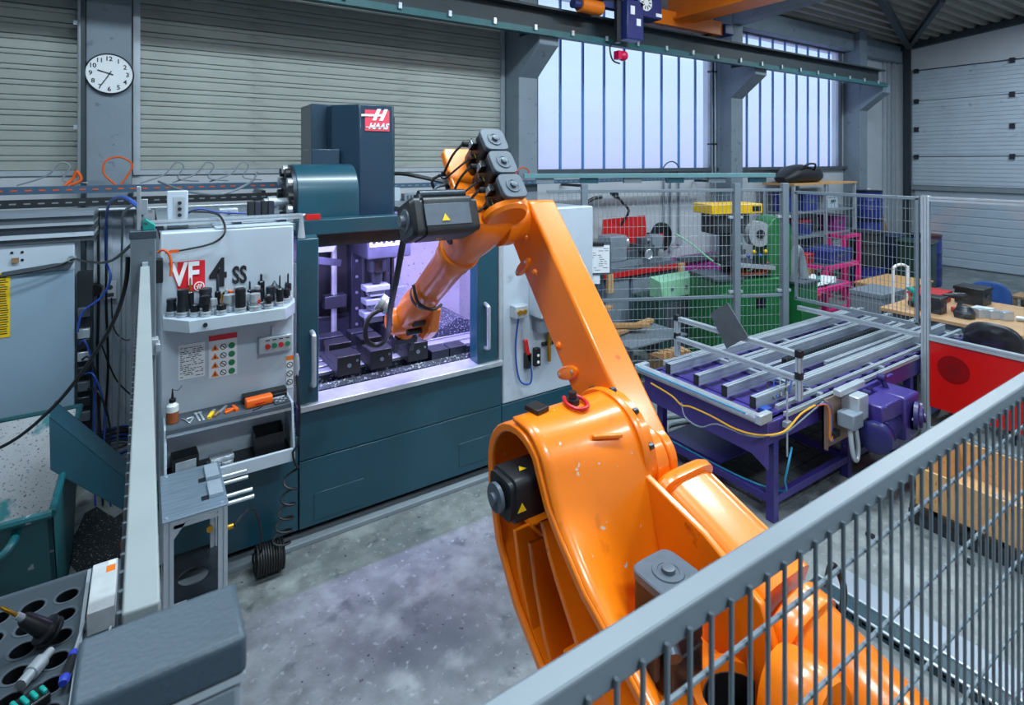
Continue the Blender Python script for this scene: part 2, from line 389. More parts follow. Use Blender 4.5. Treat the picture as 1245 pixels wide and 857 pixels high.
def profile_window(idx, x0, x1, npane, z0=2.56, z1=5.32):
    wn = thing('window_%d' % idx, 'x', 'window', ((x0 + x1) / 2, YW, z0)); del wn['label']; del wn['category']; wn['kind'] = 'structure'
    MB().bx(x0 - .05, x0, YW - .02, YW + .1, z0, z1).bx(x1, x1 + .05, YW - .02, YW + .1, z0, z1).bx(x0 - .05, x1 + .05, YW - .02, YW + .1, z0 - .03, z0).bx(x0 - .05, x1 + .05, YW - .02, YW + .1, z1, z1 + .04).build('frame', M_greydk, wn)
    pw = (x1 - x0) / npane
    src = seal = None
    for i in range(npane):
        xa = x0 + i * pw
        if src is None:
            src = MB().bx(-pw / 2 + .014, pw / 2 - .014, .03, .045, 0, z1 - z0).build('pane', M_glass, wn, world=False)
            seal = MB().bx(-.014, .014, .01, .05, 0, z1 - z0).build('seal', M_joint, wn, world=False)
            a, b = src, seal
        else: a = inst(src, wn); b = inst(seal, wn)
        a.location = (xa + pw / 2 - (x0 + x1) / 2, 0, 0); b.location = (xa - (x0 + x1) / 2, 0, 0)
    return wn
profile_window(1, 5.05, 9.25, 9)
profile_window(2, 9.95, 14.1, 9)
# --- roller shutters over the window band, one object per lath
def shutter(label, x0, x1, z0, z1):
    t = thing('roller_shutter', label, 'shutter', ((x0 + x1) / 2, YW, z0)); hw = (x1 - x0) / 2; p = .145
    lp = [(.07, 0), (.02, .0), (.006, .006), (.004, .045), (.006, .086), (.016, .090), (.016, .094), (.003, .099), (.001, .12), (.003, .138), (.02, .145), (.07, .145)]
    src = None; z = 0
    while z + z0 < z1:
        if src is None: src = o = MB().prism(lp, 'x', -hw, hw).build('slat', M_shutter, t, world=False)
        else: o = inst(src, t)
        o.location = (0, 0, z); z += p
    MB().bx(-hw, hw, -.02, .06, -.05, 0).build('bottom_rail', M_alu, t, world=False)
    for s in (-1, 1): MB().bx(s * hw - .03, s * hw + .03, -.04, .06, -.05, z1 - z0).build('guide_rail', M_alu, t, world=False)
    return t
shutter('ribbed grey roller shutter ending at the slim conduit pipe', -6.5, -.52, 2.6, 6.2)
shutter('wide ribbed grey roller shutter between clock pillar and corbelled column', -.08, 4.40, 2.6, 6.2)
# --- sectional door and slatted lower door in the right wall
t = thing('door_1', 'x', 'door', (XR, 1.0, 0)); del t['label']; del t['category']; struct(t)
zs = [2.04, 2.8, 3.52, 4.26, 5.06]
for i in range(4):
    m = MB().bx(XR + .02, XR + .1, -4.8, 6.6, zs[i] + .012, zs[i + 1] - .012)
    k = zs[i] + .06
    while k < zs[i + 1] - .05: m.bx(XR + .008, XR + .03, -4.8, 6.6, k, k + .075); k += .1
    pnl = m.build('panel', M_white, t)
    for yy in (6.5, 4.55, 1.0): MB().bx(XR - .03, XR + .04, yy - .05, yy + .05, zs[i + 1] - .07, zs[i + 1] + .05).build('hinge', M_darksteel, pnl)
MB().bx(XR - .06, XR + .1, -4.8, 6.6, 1.93, 2.04).build('bottom_seal', M_greycable, t)
t = thing('door_2', 'x', 'door', (XR, 1.0, 0)); del t['label']; del t['category']; struct(t)
lp = [(.1, 0), (.05, 0), (.035, .02), (.035, .19), (.05, .21), (.1, .21)]
src = None
for i in range(9):
    if src is None: src = o = MB().prism([(p[0], p[1]) for p in [(q[0], q[1]) for q in lp]], 'y', -5.8, 5.55).build('slat', M_white, t, world=False)
    else: o = inst(src, t)
    o.location = (0, 0, .02 + i * .212)
# --- conduit on the clock column
solo(MB().cyl((-.53, 6.78, 0), (-.53, 6.78, 6.2), .022, n=12).bx(-.58, -.48, 6.77, 6.83, 4.0, 4.04).bx(-.58, -.48, 6.77, 6.83, 3.0, 3.04), 'conduit_pipe', M_alu, 'slim vertical metal conduit pipe beside the clock pillar', 'pipe', (-.53, 6.78, 0))
solo(MB().bx(-.505, -.487, 6.7, 6.76, 0, 6.2).bx(-.52, -.505, 6.7, 6.71, 0, 6.2), 'slotted_rail', M_beam, 'dark slotted strut rail on the edge of the clock pillar', 'rail', (-.5, 6.73, 0))
# --- wall clock
cx, cy, cz = -.297, 6.73, 3.545
t = thing('wall_clock', 'round white wall clock with black numerals on concrete pillar', 'clock', (cx, 6.75, cz))
MB().lathe((cx, 6.75, cz), (0, -1, 0), [(0, .195), (.03, .2), (.045, .197), (.05, .19), (.035, .186)], 40).build('case', M_darksteel, t)
MB().cyl((cx, 6.75, cz), (cx, 6.712, cz), .187, n=40).build('dial', M_paper, t)
for i in range(1, 13):
    a = PI / 2 - i * PI / 6; q = MB(); s = .06
    wd = s * .3 * len(str(i))
    put_text(q, str(i), (cx + .147 * math.cos(a) - wd, 6.711, cz + .147 * math.sin(a) - s * .36), (1, 0, 0), (0, 0, 1), s, .0006, bold=.0015)
    q.build('numeral', M_ink, t, smooth=False)
def hand(ang, ln, wd, yy):
    d = Vector((math.cos(ang), 0, math.sin(ang)))
    return MB().bar(Vector((cx, yy, cz)) - d * .03, Vector((cx, yy, cz)) + d * ln, wd, .002, up=(0, 1, 0)).build('hand', M_ink, t)
hand(PI / 2 - 2 * PI * (9.58 / 12), .10, .011, 6.707); hand(PI / 2 - 2 * PI * (35 / 60), .135, .008, 6.704)
MB().cyl((cx, 6.71, cz), (cx, 6.70, cz), .009, n=12).build('hub', M_ink, t)
# ================================================================== OVERHEAD CRANE
t = thing('crane_runway', 'long dark crane runway beam on column corbels with teal conductor rail', 'crane rail', (4, 6.2, 4.46))
MB().bx(-6.5, 14.3, 6.08, 6.42, 4.46, 4.49).bx(-6.5, 14.3, 6.235, 6.265, 4.49, 4.76).bx(-6.5, 14.3, 6.08, 6.42, 4.76, 4.79).bx(-6.5, 14.3, 6.22, 6.28, 4.79, 4.83).build('beam', M_beam, t)
MB().bx(-6.5, 14.25, 6.02, 6.09, 4.38, 4.46).build('conductor_rail', M_rail, t)
src = None
for i in range(26):
    x = -2 + i * .63
    if src is None: src = o = MB().bx(-.02, .02, -.012, .012, -.02, .05).build('bracket', M_alu, t, world=False)
    else: o = inst(src, t)
    o.location = (x - 4, -.2, -.02)
t = thing('overhead_crane', 'orange overhead travelling crane with blue hoist box and pendant lamp', 'crane', (7.3, 6.2, 4.83))
MB().bx(7.16, 7.5, -4.5, 6.28, 5.0, 5.62).build('girder', M_craneor, t, bevel=.01)
MB().bx(7.08, 7.58, -4.5, 6.28, 4.965, 5.0).build('girder_flange', M_craneor, t)
MB().bx(6.1, 8.35, 6.1, 6.4, 4.86, 5.1).build('end_carriage', M_craneor, t, bevel=.01)
for x in (6.4, 8.1): MB().cyl((x, 6.18, 4.9325), (x, 6.32, 4.9325), .1, n=20).build('wheel', M_darksteel, t)
MB().bx(8.35, 8.6, 6.05, 6.42, 4.88, 5.06).build('buffer', M_cranblue, t, bevel=.02)
MB().cyl((4.98, 5.92, 4.84), (5.36, 5.92, 4.84), .10, n=20).build('drive_motor', M_craneor, t)
MB().cyl((4.86, 5.92, 4.84), (4.98, 5.92, 4.84), .065, n=20).bx(5.36, 6.12, 5.86, 5.98, 4.86, 4.94).build('motor_end', M_cranblue, t)
hb = MB().bx(6.12, 6.45, 5.7, 5.9, 4.5, 5.06).bx(6.35, 6.85, 5.72, 6.0, 4.86, 5.24).build('hoist_box', M_cranblue, t, bevel=.015)
MB().cyl((6.5, 5.70, 5.06), (6.5, 5.72, 5.06), .12, n=28).build('dial_plate', M_logowhite, hb)
for i in range(10):
    a = 2 * PI * i / 10; MB().bar((6.5 + .05 * math.cos(a), 5.695, 5.06 + .05 * math.sin(a)), (6.5 + .1 * math.cos(a), 5.695, 5.06 + .1 * math.sin(a)), .012, .004, up=(0, 1, 0)).build('tick', M_ink, hb)
for a_ in ((6.72, 6.84, 5.71, 5.72, 4.89, 4.94), (6.18, 6.26, 5.69, 5.70, 4.85, 4.97), (6.3, 6.38, 5.69, 5.70, 4.7, 4.8)): MB().bx(*a_).build('name_plate', M_logowhite, hb)
MB().ball((6.18, 5.85, 4.28), .075, sc=(1.1, 1, 1)).bx(6.05, 6.12, 5.8, 5.9, 4.22, 4.34).build('pendant_lamp', mat('magenta_lamp', '#d0104c', .3), t)
MB().tube([(6.05, 5.9, 4.45), (5.93, 5.85, 4.38), (5.96, 5.83, 4.2), (6.1, 5.83, 4.16)], .012).build('cable', M_rubber, t)
MB().bx(5.9, 6.15, 5.8, 6.1, 5.05, 5.12).bx(6.02, 6.1, 5.8, 5.86, 4.45, 5.1).bx(5.6, 6.5, 5.78, 5.82, 5.14, 5.17).bx(5.7, 6.6, 5.88, 5.92, 5.22, 5.25).build('bracket', M_darksteel, t)
for k in range(5): MB().tube([(5.7 + k * .1, 5.84, 5.18), (6.0 + k * .08, 5.8, 5.3 + .02 * k), (6.35, 5.85, 5.16 + .02 * k)], .012, 6).build('cable', M_cyan if k % 2 else M_rubber, t)
for c_ in t.children:
    nm_ = c_.name.split('.')[0]
    if nm_ in ('hoist_box', 'pendant_lamp', 'cable', 'bracket'): c_.location += Vector((-.45, 0, -.08))
# --- luminaires that hang under the roof (they carry the hall lamp lights)
for i, (x, y, p) in enumerate(LAMPS):
    t = thing('ceiling_luminaire', 'long white ceiling luminaire hanging under the roof sheet', 'lamp', (x, y, 5.98), group='hall luminaires under the roof')
    MB().bx(x - .95, x + .95, y - .26, y + .26, 6.0, 6.08).bx(x - .95, x - .93, y - .26, y + .26, 5.93, 6.0).bx(x + .93, x + .95, y - .26, y + .26, 5.93, 6.0).build('housing', M_white, t)
    for s in (-.7, .7): MB().cyl((x + s, y, 6.08), (x + s, y, 5.74 + .1 * (7 - y) + .04), .008, n=6).build('hanger', M_steel, t)
# ================================================================== MACHINING CENTRE
YF = 4.1
mc = thing('machining_centre', 'large teal and white vertical machining centre with open lit door', 'machine', (1.75, 5.1, 0))
# base and skirt panels
MB().bx(.12, 3.6, 4.22, 6.2, 0, .16).build('base', M_dark, mc)
MB().bx(.04, 3.62, 4.06, 4.2, 0, .035).build('floor_tray', M_greycable, mc, bevel=.005)
MB().bx(.9, 2.575, YF, YF + .12, .585, .935).build('skirt_panel', M_teal, mc, bevel=.004)
MB().bx(.1, .893, YF + .005, YF + .12, .105, .76).build('skirt_panel', M_teal, mc, bevel=.004)
MB().bx(.9, 2.575, YF, YF + .12, .105, .578).build('skirt_panel', M_teal, mc, bevel=.004)
MB().bx(2.582, 3.62, YF, YF + .12, .105, .578).build('skirt_panel', M_teal, mc, bevel=.004)
for x0, x1, z0, z1 in ((1.0, 1.36, .14, .33), (2.16, 2.5, .17, .36)): MB().bx(x0, x1, YF - .004, YF + .02, z0, z1).build('access_hatch', M_teal, mc, bevel=.002)
# sill, door posts, header
MB().prism([(YF - .03, .935), (YF - .03, .975), (YF + .14, .995), (YF + .14, .935)], 'x', .9, 2.575).build('sill', M_steel, mc, bevel=.004)
pl = MB().bx(.885, 1.035, YF, YF + .14, .975, 2.15).prism([(YF, 2.15), (YF + .14, 2.15), (YF + .14, 2.19)], 'x', .885, 1.035).build('door_edge', M_teal, mc, bevel=.012)
pr = MB().bx(2.335, 2.54, YF, YF + .14, .975, 2.2).build('door_edge', M_teal, mc, bevel=.012)
for p, x in ((pl, .985), (pr, 2.41)):
    MB().tube([(x, YF + .01, 1.105), (x, YF - .05, 1.12), (x, YF - .06, 1.16), (x, YF - .06, 1.43), (x, YF - .05, 1.47), (x, YF + .01, 1.485)], .017, 10).build('handle', M_steel, p)
M_poly = bpy.data.materials.new('milky_polycarbonate'); M_poly.use_nodes = True; n_ = M_poly.node_tree.nodes; n_.clear()
tr_ = n_.new('ShaderNodeBsdfTranslucent'); tr_.inputs[0].default_value = (.86, .87, .9, 1); ou_ = n_.new('ShaderNodeOutputMaterial'); M_poly.node_tree.links.new(tr_.outputs[0], ou_.inputs[0])
MB().bx(.868, .884, YF + .01, YF + .1, 1.0, 1.98).build('door_seal_strip', M_poly, mc, bevel=.006)
MB().bx(.9, 2.6, YF + .06, YF + .2, 2.16, 2.27).build('header', M_teal, mc, bevel=.006)
MB().bx(.9, 2.6, YF + .2, YF + .4, 2.05, 2.16).build('header_rail', M_darksteel, mc)
# enclosure: side, back and lavender liner
MB().bx(.07, .1, YF + .11, 6.2, .12, 2.24).build('side_panel', M_white, mc)
MB().bx(3.6, 3.63, YF + .11, 6.2, .12, 2.24).build('side_panel', M_white, mc)
MB().bx(.6, 3.3, 5.72, 5.76, .6, 2.2).build('liner', M_lav, mc)
MB().bx(.62, .66, YF + .14, 5.72, .6, 2.2).build('liner', M_lav, mc)
MB().bx(3.02, 3.06, YF + .14, 5.72, .6, 2.2).build('liner', M_lav, mc)
MB().bx(.07, 1.15, YF + .11, 6.2, 2.2, 2.25).bx(2.05, 3.63, YF + .11, 6.2, 2.2, 2.25).bx(1.15, 2.05, 5.3, 6.2, 2.2, 2.25).build('roof_panel', M_grey, mc)
MB().bx(.66, 3.02, YF + .14, 5.72, .58, .62).build('chip_pan', M_chip, mc)
MB().prism([(1.06, 2.1), (1.5, 2.12), (1.38, 1.9), (1.06, 1.9)], 'y', 4.98, 5.0).build('way_cover', M_grey, mc)
# way covers and apron in front of table
MB().prism([(4.25, .995), (4.28, .97), (4.28, 1.03), (4.25, .998)], 'x', 1.04, 2.335).build('apron', M_chip, mc)
for x0, x1 in ((2.0, 2.16), (2.17, 2.33)): MB().bx(x0, x1, 4.28, 4.42, .97, 1.1).build('apron_plate', M_darksteel, mc, bevel=.004)
# table with T slots
MB().bx(.75, 2.95, 4.46, 4.98, .92, 1.02).build('table', M_chip, mc)
yy = 4.47
for i in range(4): MB().bx(.75, 2.95, 4.465 + i * .135, 4.465 + i * .135 + .1, 1.02, 1.045).build('table_rib', M_steel, mc, bevel=.003)
MB().bx(.9, 2.7, 4.6, 5.2, .62, .92).build('saddle', M_chip, mc)
MB().prism([(2.12, 1.046), (2.62, 1.046), (2.62, 1.16), (2.5, 1.2)], 'y', 4.75, 5.3).build('slope_cover', M_chip, mc)
# column with ways, spindle head
M_violetsteel = mat('coated_way_steel', '#3b3e4c', .35, metal=.4, var=.15, scale=14)
MB().bx(1.16, 2.02, 5.38, 5.7, .62, 2.2).build('column', M_dark, mc)
for x0, x1 in ((1.16, 1.30), (1.62, 1.72), (1.92, 2.02)):
    w_ = MB().bx(x0, x1, 5.24, 5.38, .7, 2.15).build('linear_way', M_violetsteel, mc, bevel=.006)
    for k in range(9): MB().cyl(((x0 + x1) / 2, 5.24, .85 + k * .15), ((x0 + x1) / 2, 5.232, .85 + k * .15), .014, n=8).build('bolt', M_steel, w_)
MB().cyl((1.46, 5.25, .9), (1.46, 5.25, 2.1), .028, n=12).build('ball_screw', M_steel, mc)
MB().bx(1.36, 1.56, 5.18, 5.3, 1.34, 1.46).bx(1.3, 1.62, 5.3, 5.36, 1.0, 1.25).build('screw_nut', M_violetsteel, mc, bevel=.008)
MB().bar((1.1, 4.7, 1.9), (1.42, 4.95, 1.8), .05, .06).build('arm_guard', M_violetsteel, mc)
sp_ = MB().bx(1.6, 2.0, 4.72, 5.24, 1.84, 2.16).build('spindle_head', M_violetsteel, mc, bevel=.01)
MB().lathe((1.75, 4.92, 1.86), (0, 0, -1), [(0, .11), (.05, .11), (.06, .085), (.16, .085), (.17, .06), (.26, .05), (.27, .035), (.34, .033)], 20).build('spindle_nose', M_darksteel, sp_)
MB().bx(1.62, 1.9, 4.715, 4.72, 1.95, 2.03).build('display_plate', M_logowhite, sp_)
q = MB(); [q.bx(1.64 + k * .045, 1.672 + k * .045, 4.711, 4.714, 1.97 + .008 * (k % 2), 2.01) for k in range(5)]; q.build('display_digit_row', M_ink, sp_, smooth=False)
for x, r in ((1.66, .022), (1.86, .03), (1.93, .02)): MB().cyl((x, 5.0, 1.1), (x, 5.0, 1.9), r, n=10).build('guide_rod', M_darksteel, mc)
for k, (x, z) in enumerate(((1.74, 1.53), (1.74, 1.41), (1.72, 1.30))):
    MB().bx(x - .11, x + .11, 4.84, 5.0, z, z + .05).bx(x - .07, x + .07, 4.86, 4.98, z - .05, z).build('gripper_plate', M_grey, mc, bevel=.006)
MB().bx(2.12, 2.22, 5.6, 5.72, 1.75, 1.87).cyl((2.17, 5.6, 1.81), (2.17, 5.56, 1.81), .045, n=14).bar((2.17, 5.65, 1.76), (2.22, 5.68, 1.66), .02, .02).build('camera_unit', M_darksteel, mc)
MB().bx(2.02, 2.2, 5.3, 5.42, 1.36, 1.44).bx(2.06, 2.16, 5.32, 5.4, 1.44, 1.54).build('tool_setter', M_steel, mc, bevel=.005)
# internal work lights (violet-white LED strip mounted behind the header)
li = MB().bx(.72, 2.95, YF + .42, YF + .48, 2.06, 2.08).build('work_light', mat('led_strip', '#b8a8ff', .4, var=0, emit=('#a394ff', .6)), mc)
l = lamp('machine_work_light', (1.835, YF + .45, 2.056), 2.2, .05, 95, (.52, .44, 1.0), rot=(math.radians(12), 0, 0))
# column cover with logo, tool changer drum
cv = MB().prism([(1.59, 4.9), (1.9, 4.9), (1.92, 4.93), (1.92, 5.5), (1.4, 5.5), (1.4, 5.1)], 'z', 2.19, 3.2).build('column_cover', M_navy, mc, bevel=.008)
MB().bx(1.265, 1.7, 5.28, 5.7, 2.19, 3.22).build('cover_rear', M_navy, mc, bevel=.008)
MB().bx(1.20, 1.44, 5.0, 5.3, 2.19, 2.80).build('cover_step', M_navy, mc, bevel=.008)
MB().bx(1.92, 1.935, 4.95, 5.5, 2.2, 3.1).build('cover_edge', M_tealdark, mc)
lg = MB().bx(1.635, 1.862, 4.893, 4.9, 2.965, 3.155).build('logo_plate', M_logopink, cv)
q = MB()
for x0 in (1.70, 1.765): q.prism([(x0, 3.06), (x0 + .034, 3.06), (x0 + .082, 3.165), (x0 + .048, 3.165)], 'y', 4.888, 4.893)
q.build('emblem', M_logowhite, lg, smooth=False)
MB().prism([(1.6, 3.093), (1.60, 3.113), (1.8, 3.118), (1.8, 3.098)], 'y', 4.886, 4.888).build('emblem', M_logowhite, lg, smooth=False)
q = MB(); put_text(q, 'HAAS', (1.665, 4.889, 2.985), (1, 0, 0), (0, 0, 1), .072, .001, bold=.003, shear=.35); q.bx(1.64, 1.85, 4.888, 4.892, 2.996, 3.003); q.build('lettering', M_logowhite, lg, smooth=False)
dr = [(4.92, 2.2)] + [(4.68 + .24 * math.cos(a), 2.43 + .24 * math.sin(a)) for a in [PI * k / 14 for k in range(15)]] + [(4.44, 2.2)]
MB().prism(dr, 'x', .96, 1.44).build('tool_changer_cover', M_teal, mc, bevel=.01, ang=30)
ds = MB().cyl((.935, 4.68, 2.43), (.965, 4.68, 2.43), .235, n=28).build('changer_disc', M_darksteel, mc)
for k in range(12):
    a = 2 * PI * k / 12; MB().cyl((.9, 4.68 + .2 * math.cos(a), 2.43 + .2 * math.sin(a)), (.94, 4.68 + .2 * math.cos(a), 2.43 + .2 * math.sin(a)), .035, n=10).build('tool_pocket', M_steel if k % 2 else M_blackplastic, ds)
MB().cyl((.75, 4.6, 2.38), (.93, 4.6, 2.38), .03, n=12).cyl((.78, 4.6, 2.38), (.84, 4.6, 2.38), .045, n=12).build('changer_actuator', M_alu, mc)
# left front panel with the model lettering
lpn = MB().bx(.075, .862, YF - .004, YF + .11, .765, 2.25).build('front_panel', M_white, mc, bevel=.012)
MB().bx(.38, .86, YF, YF + .3, 2.25, 2.262).build('panel_lid', M_white, mc, bevel=.003)
yl = YF - .005
rq = MB().bx(.165, .318, yl - .002, yl, 1.865, 2.06).build('logo_square', M_logored, lpn)
q = MB(); put_text(q, 'VF', (.128, yl - .004, 1.912), (1, 0, 0), (0, 0, 1), .205, .0008, bold=.010, sx=.72, shear=.0); q.build('lettering_shadow', M_logored, lpn, smooth=False)
q = MB(); put_text(q, 'VF', (.131, yl - .006, 1.915), (1, 0, 0), (0, 0, 1), .20, .0008, bold=.0055, sx=.72); q.build('lettering', M_logowhite, lpn, smooth=False)
MB().lathe((.285, yl - .002, 1.895), (0, -1, 0), [(0, .03), (.003, .03)], 20).build('emblem_ring', M_logowhite, lpn)
MB().cyl((.285, yl - .005, 1.895), (.285, yl - .0058, 1.895), .024, n=20).build('emblem_disc', M_logored, lpn)
MB().prism([(.272, 1.88), (.279, 1.88), (.287, 1.91), (.280, 1.91)], 'y', yl - .0066, yl - .0058).prism([(.284, 1.88), (.291, 1.88), (.299, 1.91), (.292, 1.91)], 'y', yl - .0066, yl - .0058).bx(.268, .302, yl - .0066, yl - .0058, 1.893, 1.899).build('emblem', M_logowhite, lpn, smooth=False)
q = MB(); put_text(q, '4', (.345, yl - .003, 1.885), (1, 0, 0), (0, 0, 1), .25, .0008, bold=.008, sx=.78); q.build('lettering', M_ink, lpn, smooth=False)
q = MB(); put_text(q, 'SS', (.475, yl - .003, 1.89), (1, 0, 0), (0, 0, 1), .155, .0008, bold=.005, sx=.62); q.build('lettering', M_ink, lpn, smooth=False)
# rating plate, safety pictogram plates
rp_ = MB().bx(.17, .318, yl - .002, yl, 1.315, 1.535).build('rating_plate', M_paper, lpn)
q = MB()
for k in range(16):
    z = 1.51 - k * .0122; x = .18
    while x < .30:
        wd = random.uniform(.008, .03)
        if random.random() < .75: q.bx(x, min(x + wd, .308), yl - .003, yl - .002, z, z + .0045)
        x += wd + .006
o = q.build('small_print', M_ink, rp_, smooth=False); o['kind'] = 'stuff'
sg = MB().bx(.34, .505, yl - .002, yl, 1.29, 1.565).build('safety_plate', M_paper, lpn)
MB().bx(.34, .505, yl - .003, yl - .002, 1.53, 1.565).build('red_band', M_logored, sg)
for k in range(4):
    z = 1.483 - k * .056
    MB().prism([(.352, z - .018), (.398, z - .018), (.375, z + .022)], 'y', yl - .004, yl - .002).build('warning_triangle', M_labelor, sg, smooth=False)
    MB().bx(.371, .379, yl - .005, yl - .004, z - .012, z + .006).build('exclamation', M_ink, sg, smooth=False)
    MB().lathe((.423, yl - .002, z), (0, -1, 0), [(0, .019), (.002, .019)], 16).build('prohibition_ring', M_ink, sg); MB().cyl((.423, yl - .004, z), (.423, yl - .0045, z), .0145, n=16).build('prohibition_field', M_paper, sg)
    MB().bar((.41, yl - .005, z + .012), (.436, yl - .005, z - .012), .005, .001, up=(0, 1, 0)).build('prohibition_bar', M_ink, sg)
    MB().cyl((.472, yl - .002, z), (.472, yl - .004, z), .02, n=16).build('mandatory_disc', M_labelgrn, sg)
sg = MB().bx(.812, .858, yl - .002, yl, 1.12, 1.345).build('safety_plate', M_paper, lpn)
MB().bx(.812, .858, yl - .003, yl - .002, 1.315, 1.345).build('orange_band', M_labelor, sg)
for k in range(3):
    z = 1.282 - k * .06; MB().lathe((.835, yl - .002, z), (0, -1, 0), [(0, .021), (.002, .021)], 16).build('prohibition_ring', M_ink, sg); MB().cyl((.835, yl - .004, z), (.835, yl - .0045, z), .016, n=16).build('prohibition_field', M_paper, sg)
    MB().bar((.822, yl - .005, z + .013), (.848, yl - .005, z - .013), .004, .001, up=(0, 1, 0)).build('prohibition_bar', M_ink, sg)
# push-button box on the left panel
bb = MB().bx(.63, .842, YF - .055, YF, 1.4, 1.51).build('button_box', M_alu, mc, bevel=.006)
for k, c in enumerate((M_redpaint, M_labelgrn, M_redpaint, M_labelgrn)):
    x = .685 + k * .042; MB().cyl((x, YF - .055, 1.45), (x, YF - .07, 1.45), .016, n=14).build('push_button', c, bb)
q = MB()
for k in range(4): q.bx(.672 + k * .042, .698 + k * .042, YF - .056, YF - .055, 1.485, 1.492)
q.build('button_caption', M_ink, bb)
MB().cyl((.72, YF - .01, 1.51), (.72, YF - .01, 1.57), .008, n=8).build('conduit', M_steel, mc)
# upper tool shelf bracket and lower tool tray (sheet metal)
sh = [(.085, 4.1), (.085, 4.0), (.215, 3.85), (.762, 3.85), (.845, 3.98), (.87, 4.1)]
shelf = MB().prism(sh, 'z', 1.665, 1.742).build('tool_shelf', M_white, mc, bevel=.004)
MB().prism([(4.1, 1.6), (3.9, 1.665), (4.1, 1.665)], 'x', .2, .78).build('shelf_bracket', M_white, mc)
MB().cyl((.3, 3.85, 1.705), (.3, 3.842, 1.705), .013, n=14).build('shelf_bolt', M_darksteel, shelf)
YT = 3.88
tray = MB().bx(.1, .8, YT, 4.1, 1.085, 1.105).bx(.1, .8, YT - .004, YT + .01, 1.075, 1.105).build('tray_ledge', M_greydk, mc, bevel=.003)
MB().bx(.1, .8, YT, YT + .012, 1.055, 1.085).build('tray_edge', M_steel, mc, bevel=.002)
MB().bx(.1, .81, YT - .02, 4.1, .765, .785).build('tray_floor', M_blackplastic, mc)
MB().bx(.1, .8, 4.085, 4.097, .785, 1.085).build('tray_back', M_white, mc)
MB().bx(.1, .82, YT - .03, YT - .01, .73, .815).build('tray_lip', M_white, mc, bevel=.005)
for x in (.088, .805): MB().prism([(4.1, .73), (YT - .03, .73), (YT - .03, .83), (YT + .02, 1.1), (4.1, 1.1)], 'x', x, x + .014).build('tray_side', M_white, mc, bevel=.003)
# right front: white panel with control box
MB().bx(2.585, 3.62, YF - .002, YF + .11, .585, 2.26).build('front_panel', M_white, mc, bevel=.012)
MB().bx(2.545, 2.58, YF - .01, YF + .05, .95, 2.2).build('corner_strip', M_alu, mc, bevel=.004)
cbx = MB().bx(2.86, 3.35, YF - .18, YF, 1.32, 1.78).build('control_box', M_white, mc, bevel=.012)
MB().bx(2.88, 3.1, YF - .184, YF - .18, 1.42, 1.74).build('control_face', M_grey, cbx)
MB().lathe((2.98, YF - .184, 1.66), (0, -1, 0), [(0, .05), (.03, .045), (.035, .02)], 20).build('hand_wheel', M_alu, cbx)
for x, c in ((2.95, M_labelgrn), (3.04, M_redpaint)): MB().cyl((x, YF - .184, 1.47), (x, YF - .2, 1.47), .02, n=14).build('push_button', c, cbx)
MB().bx(2.9, 3.3, YF - .12, YF, 1.17, 1.32).build('control_base', M_grey, mc, bevel=.01)
bx_ = MB().bx(2.66, 2.8, YF - .09, YF, 1.33, 1.44).build('socket_box', M_alu, mc, bevel=.008)
for x in (2.70, 2.75): MB().cyl((x, YF - .09, 1.385), (x, YF - .11, 1.385), .022, n=12).build('socket', M_brass, bx_)
# ------------------------------------------------------------------ vises on the table
def vise(label, x, y):
    t = thing('machine_vise', label, 'vise', (x, y, 1.046), group='machine vises on the mill table')
    MB().bx(-.085, .085, -.03, .62, 0, .06).build('bed', M_darksteel, t, world=False, bevel=.004)
    MB().bx(-.09, .09, -.04, .1, .0, .15).build('front_jaw', M_blackplastic, t, world=False, bevel=.006)
    MB().bx(-.085, .085, .1, .34, .06, .135).build('slide', M_black, t, world=False, bevel=.004)
    MB().bx(-.088, .088, .2, .36, .135, .18).build('moving_jaw', M_blackplastic, t, world=False, bevel=.004)
    MB().bx(-.1, .1, .44, .58, .06, .17).build('rear_jaw', M_darksteel, t, world=False, bevel=.004)
    MB().lathe((.0, -.04, .075), (0, -1, 0), [(0, .016), (.006, .016), (.006, .008), (.002, .008)], 14).build('screw_end', M_grey, t, world=False)
    MB().bx(.055, .07, -.043, -.04, .095, .11).build('cap_screw', M_grey, t, world=False)
    return t
VX = [(1.31, 'black machine vise nearest the teal door edge on the table'), (1.57, 'black machine vise in the middle of the mill table'), (1.88, 'black machine vise below the robot wrist')]
for x, lb in VX: vise(lb, x, 4.33)
# ================================================================== INDUSTRIAL ROBOT
RS = 1.1
def rx(v): return Vector((v.x * RS, v.y * RS, v.z * RS - .27))
def RB(): return MB(rx)
rob = thing('industrial_robot', 'large orange six-axis industrial robot arm reaching into the milling machine', 'robot', (1.55 * RS, 1.25 * RS, 0))
SY, SZ = 1.89, 1.405
EY, EZ = 2.69, 2.366
def fa(x, f, n): return Vector((x, EY + .8 * f + .6 * n, EZ - .6 * f + .8 * n))       # forearm frame
def ua(x, d, m): return Vector((x, SY + .64 * d - .769 * m, SZ + .769 * d + .64 * m))   # upper arm frame
# base pedestal and carousel
RB().lathe((1.55, 1.25, .2455), (0, 0, 1), [(0, .46), (.04, .46), (.05, .4), (.3, .37), (.36, .42), (.42, .42)], 40).build('base', M_orange, rob, bevel=.006)
for k in range(8):
    a = 2 * PI * k / 8; RB().cyl((1.55 + .43 * math.cos(a), 1.25 + .43 * math.sin(a), .28), (1.55 + .43 * math.cos(a), 1.25 + .43 * math.sin(a), .31), .02, n=6).build('anchor_bolt', M_darksteel, rob)
RB().lathe((1.55, 1.25, .67), (0, 0, 1), [(0, .43), (.03, .45), (.1, .45), (.12, .40), (.13, .2)], 40).build('carousel', M_orange, rob)
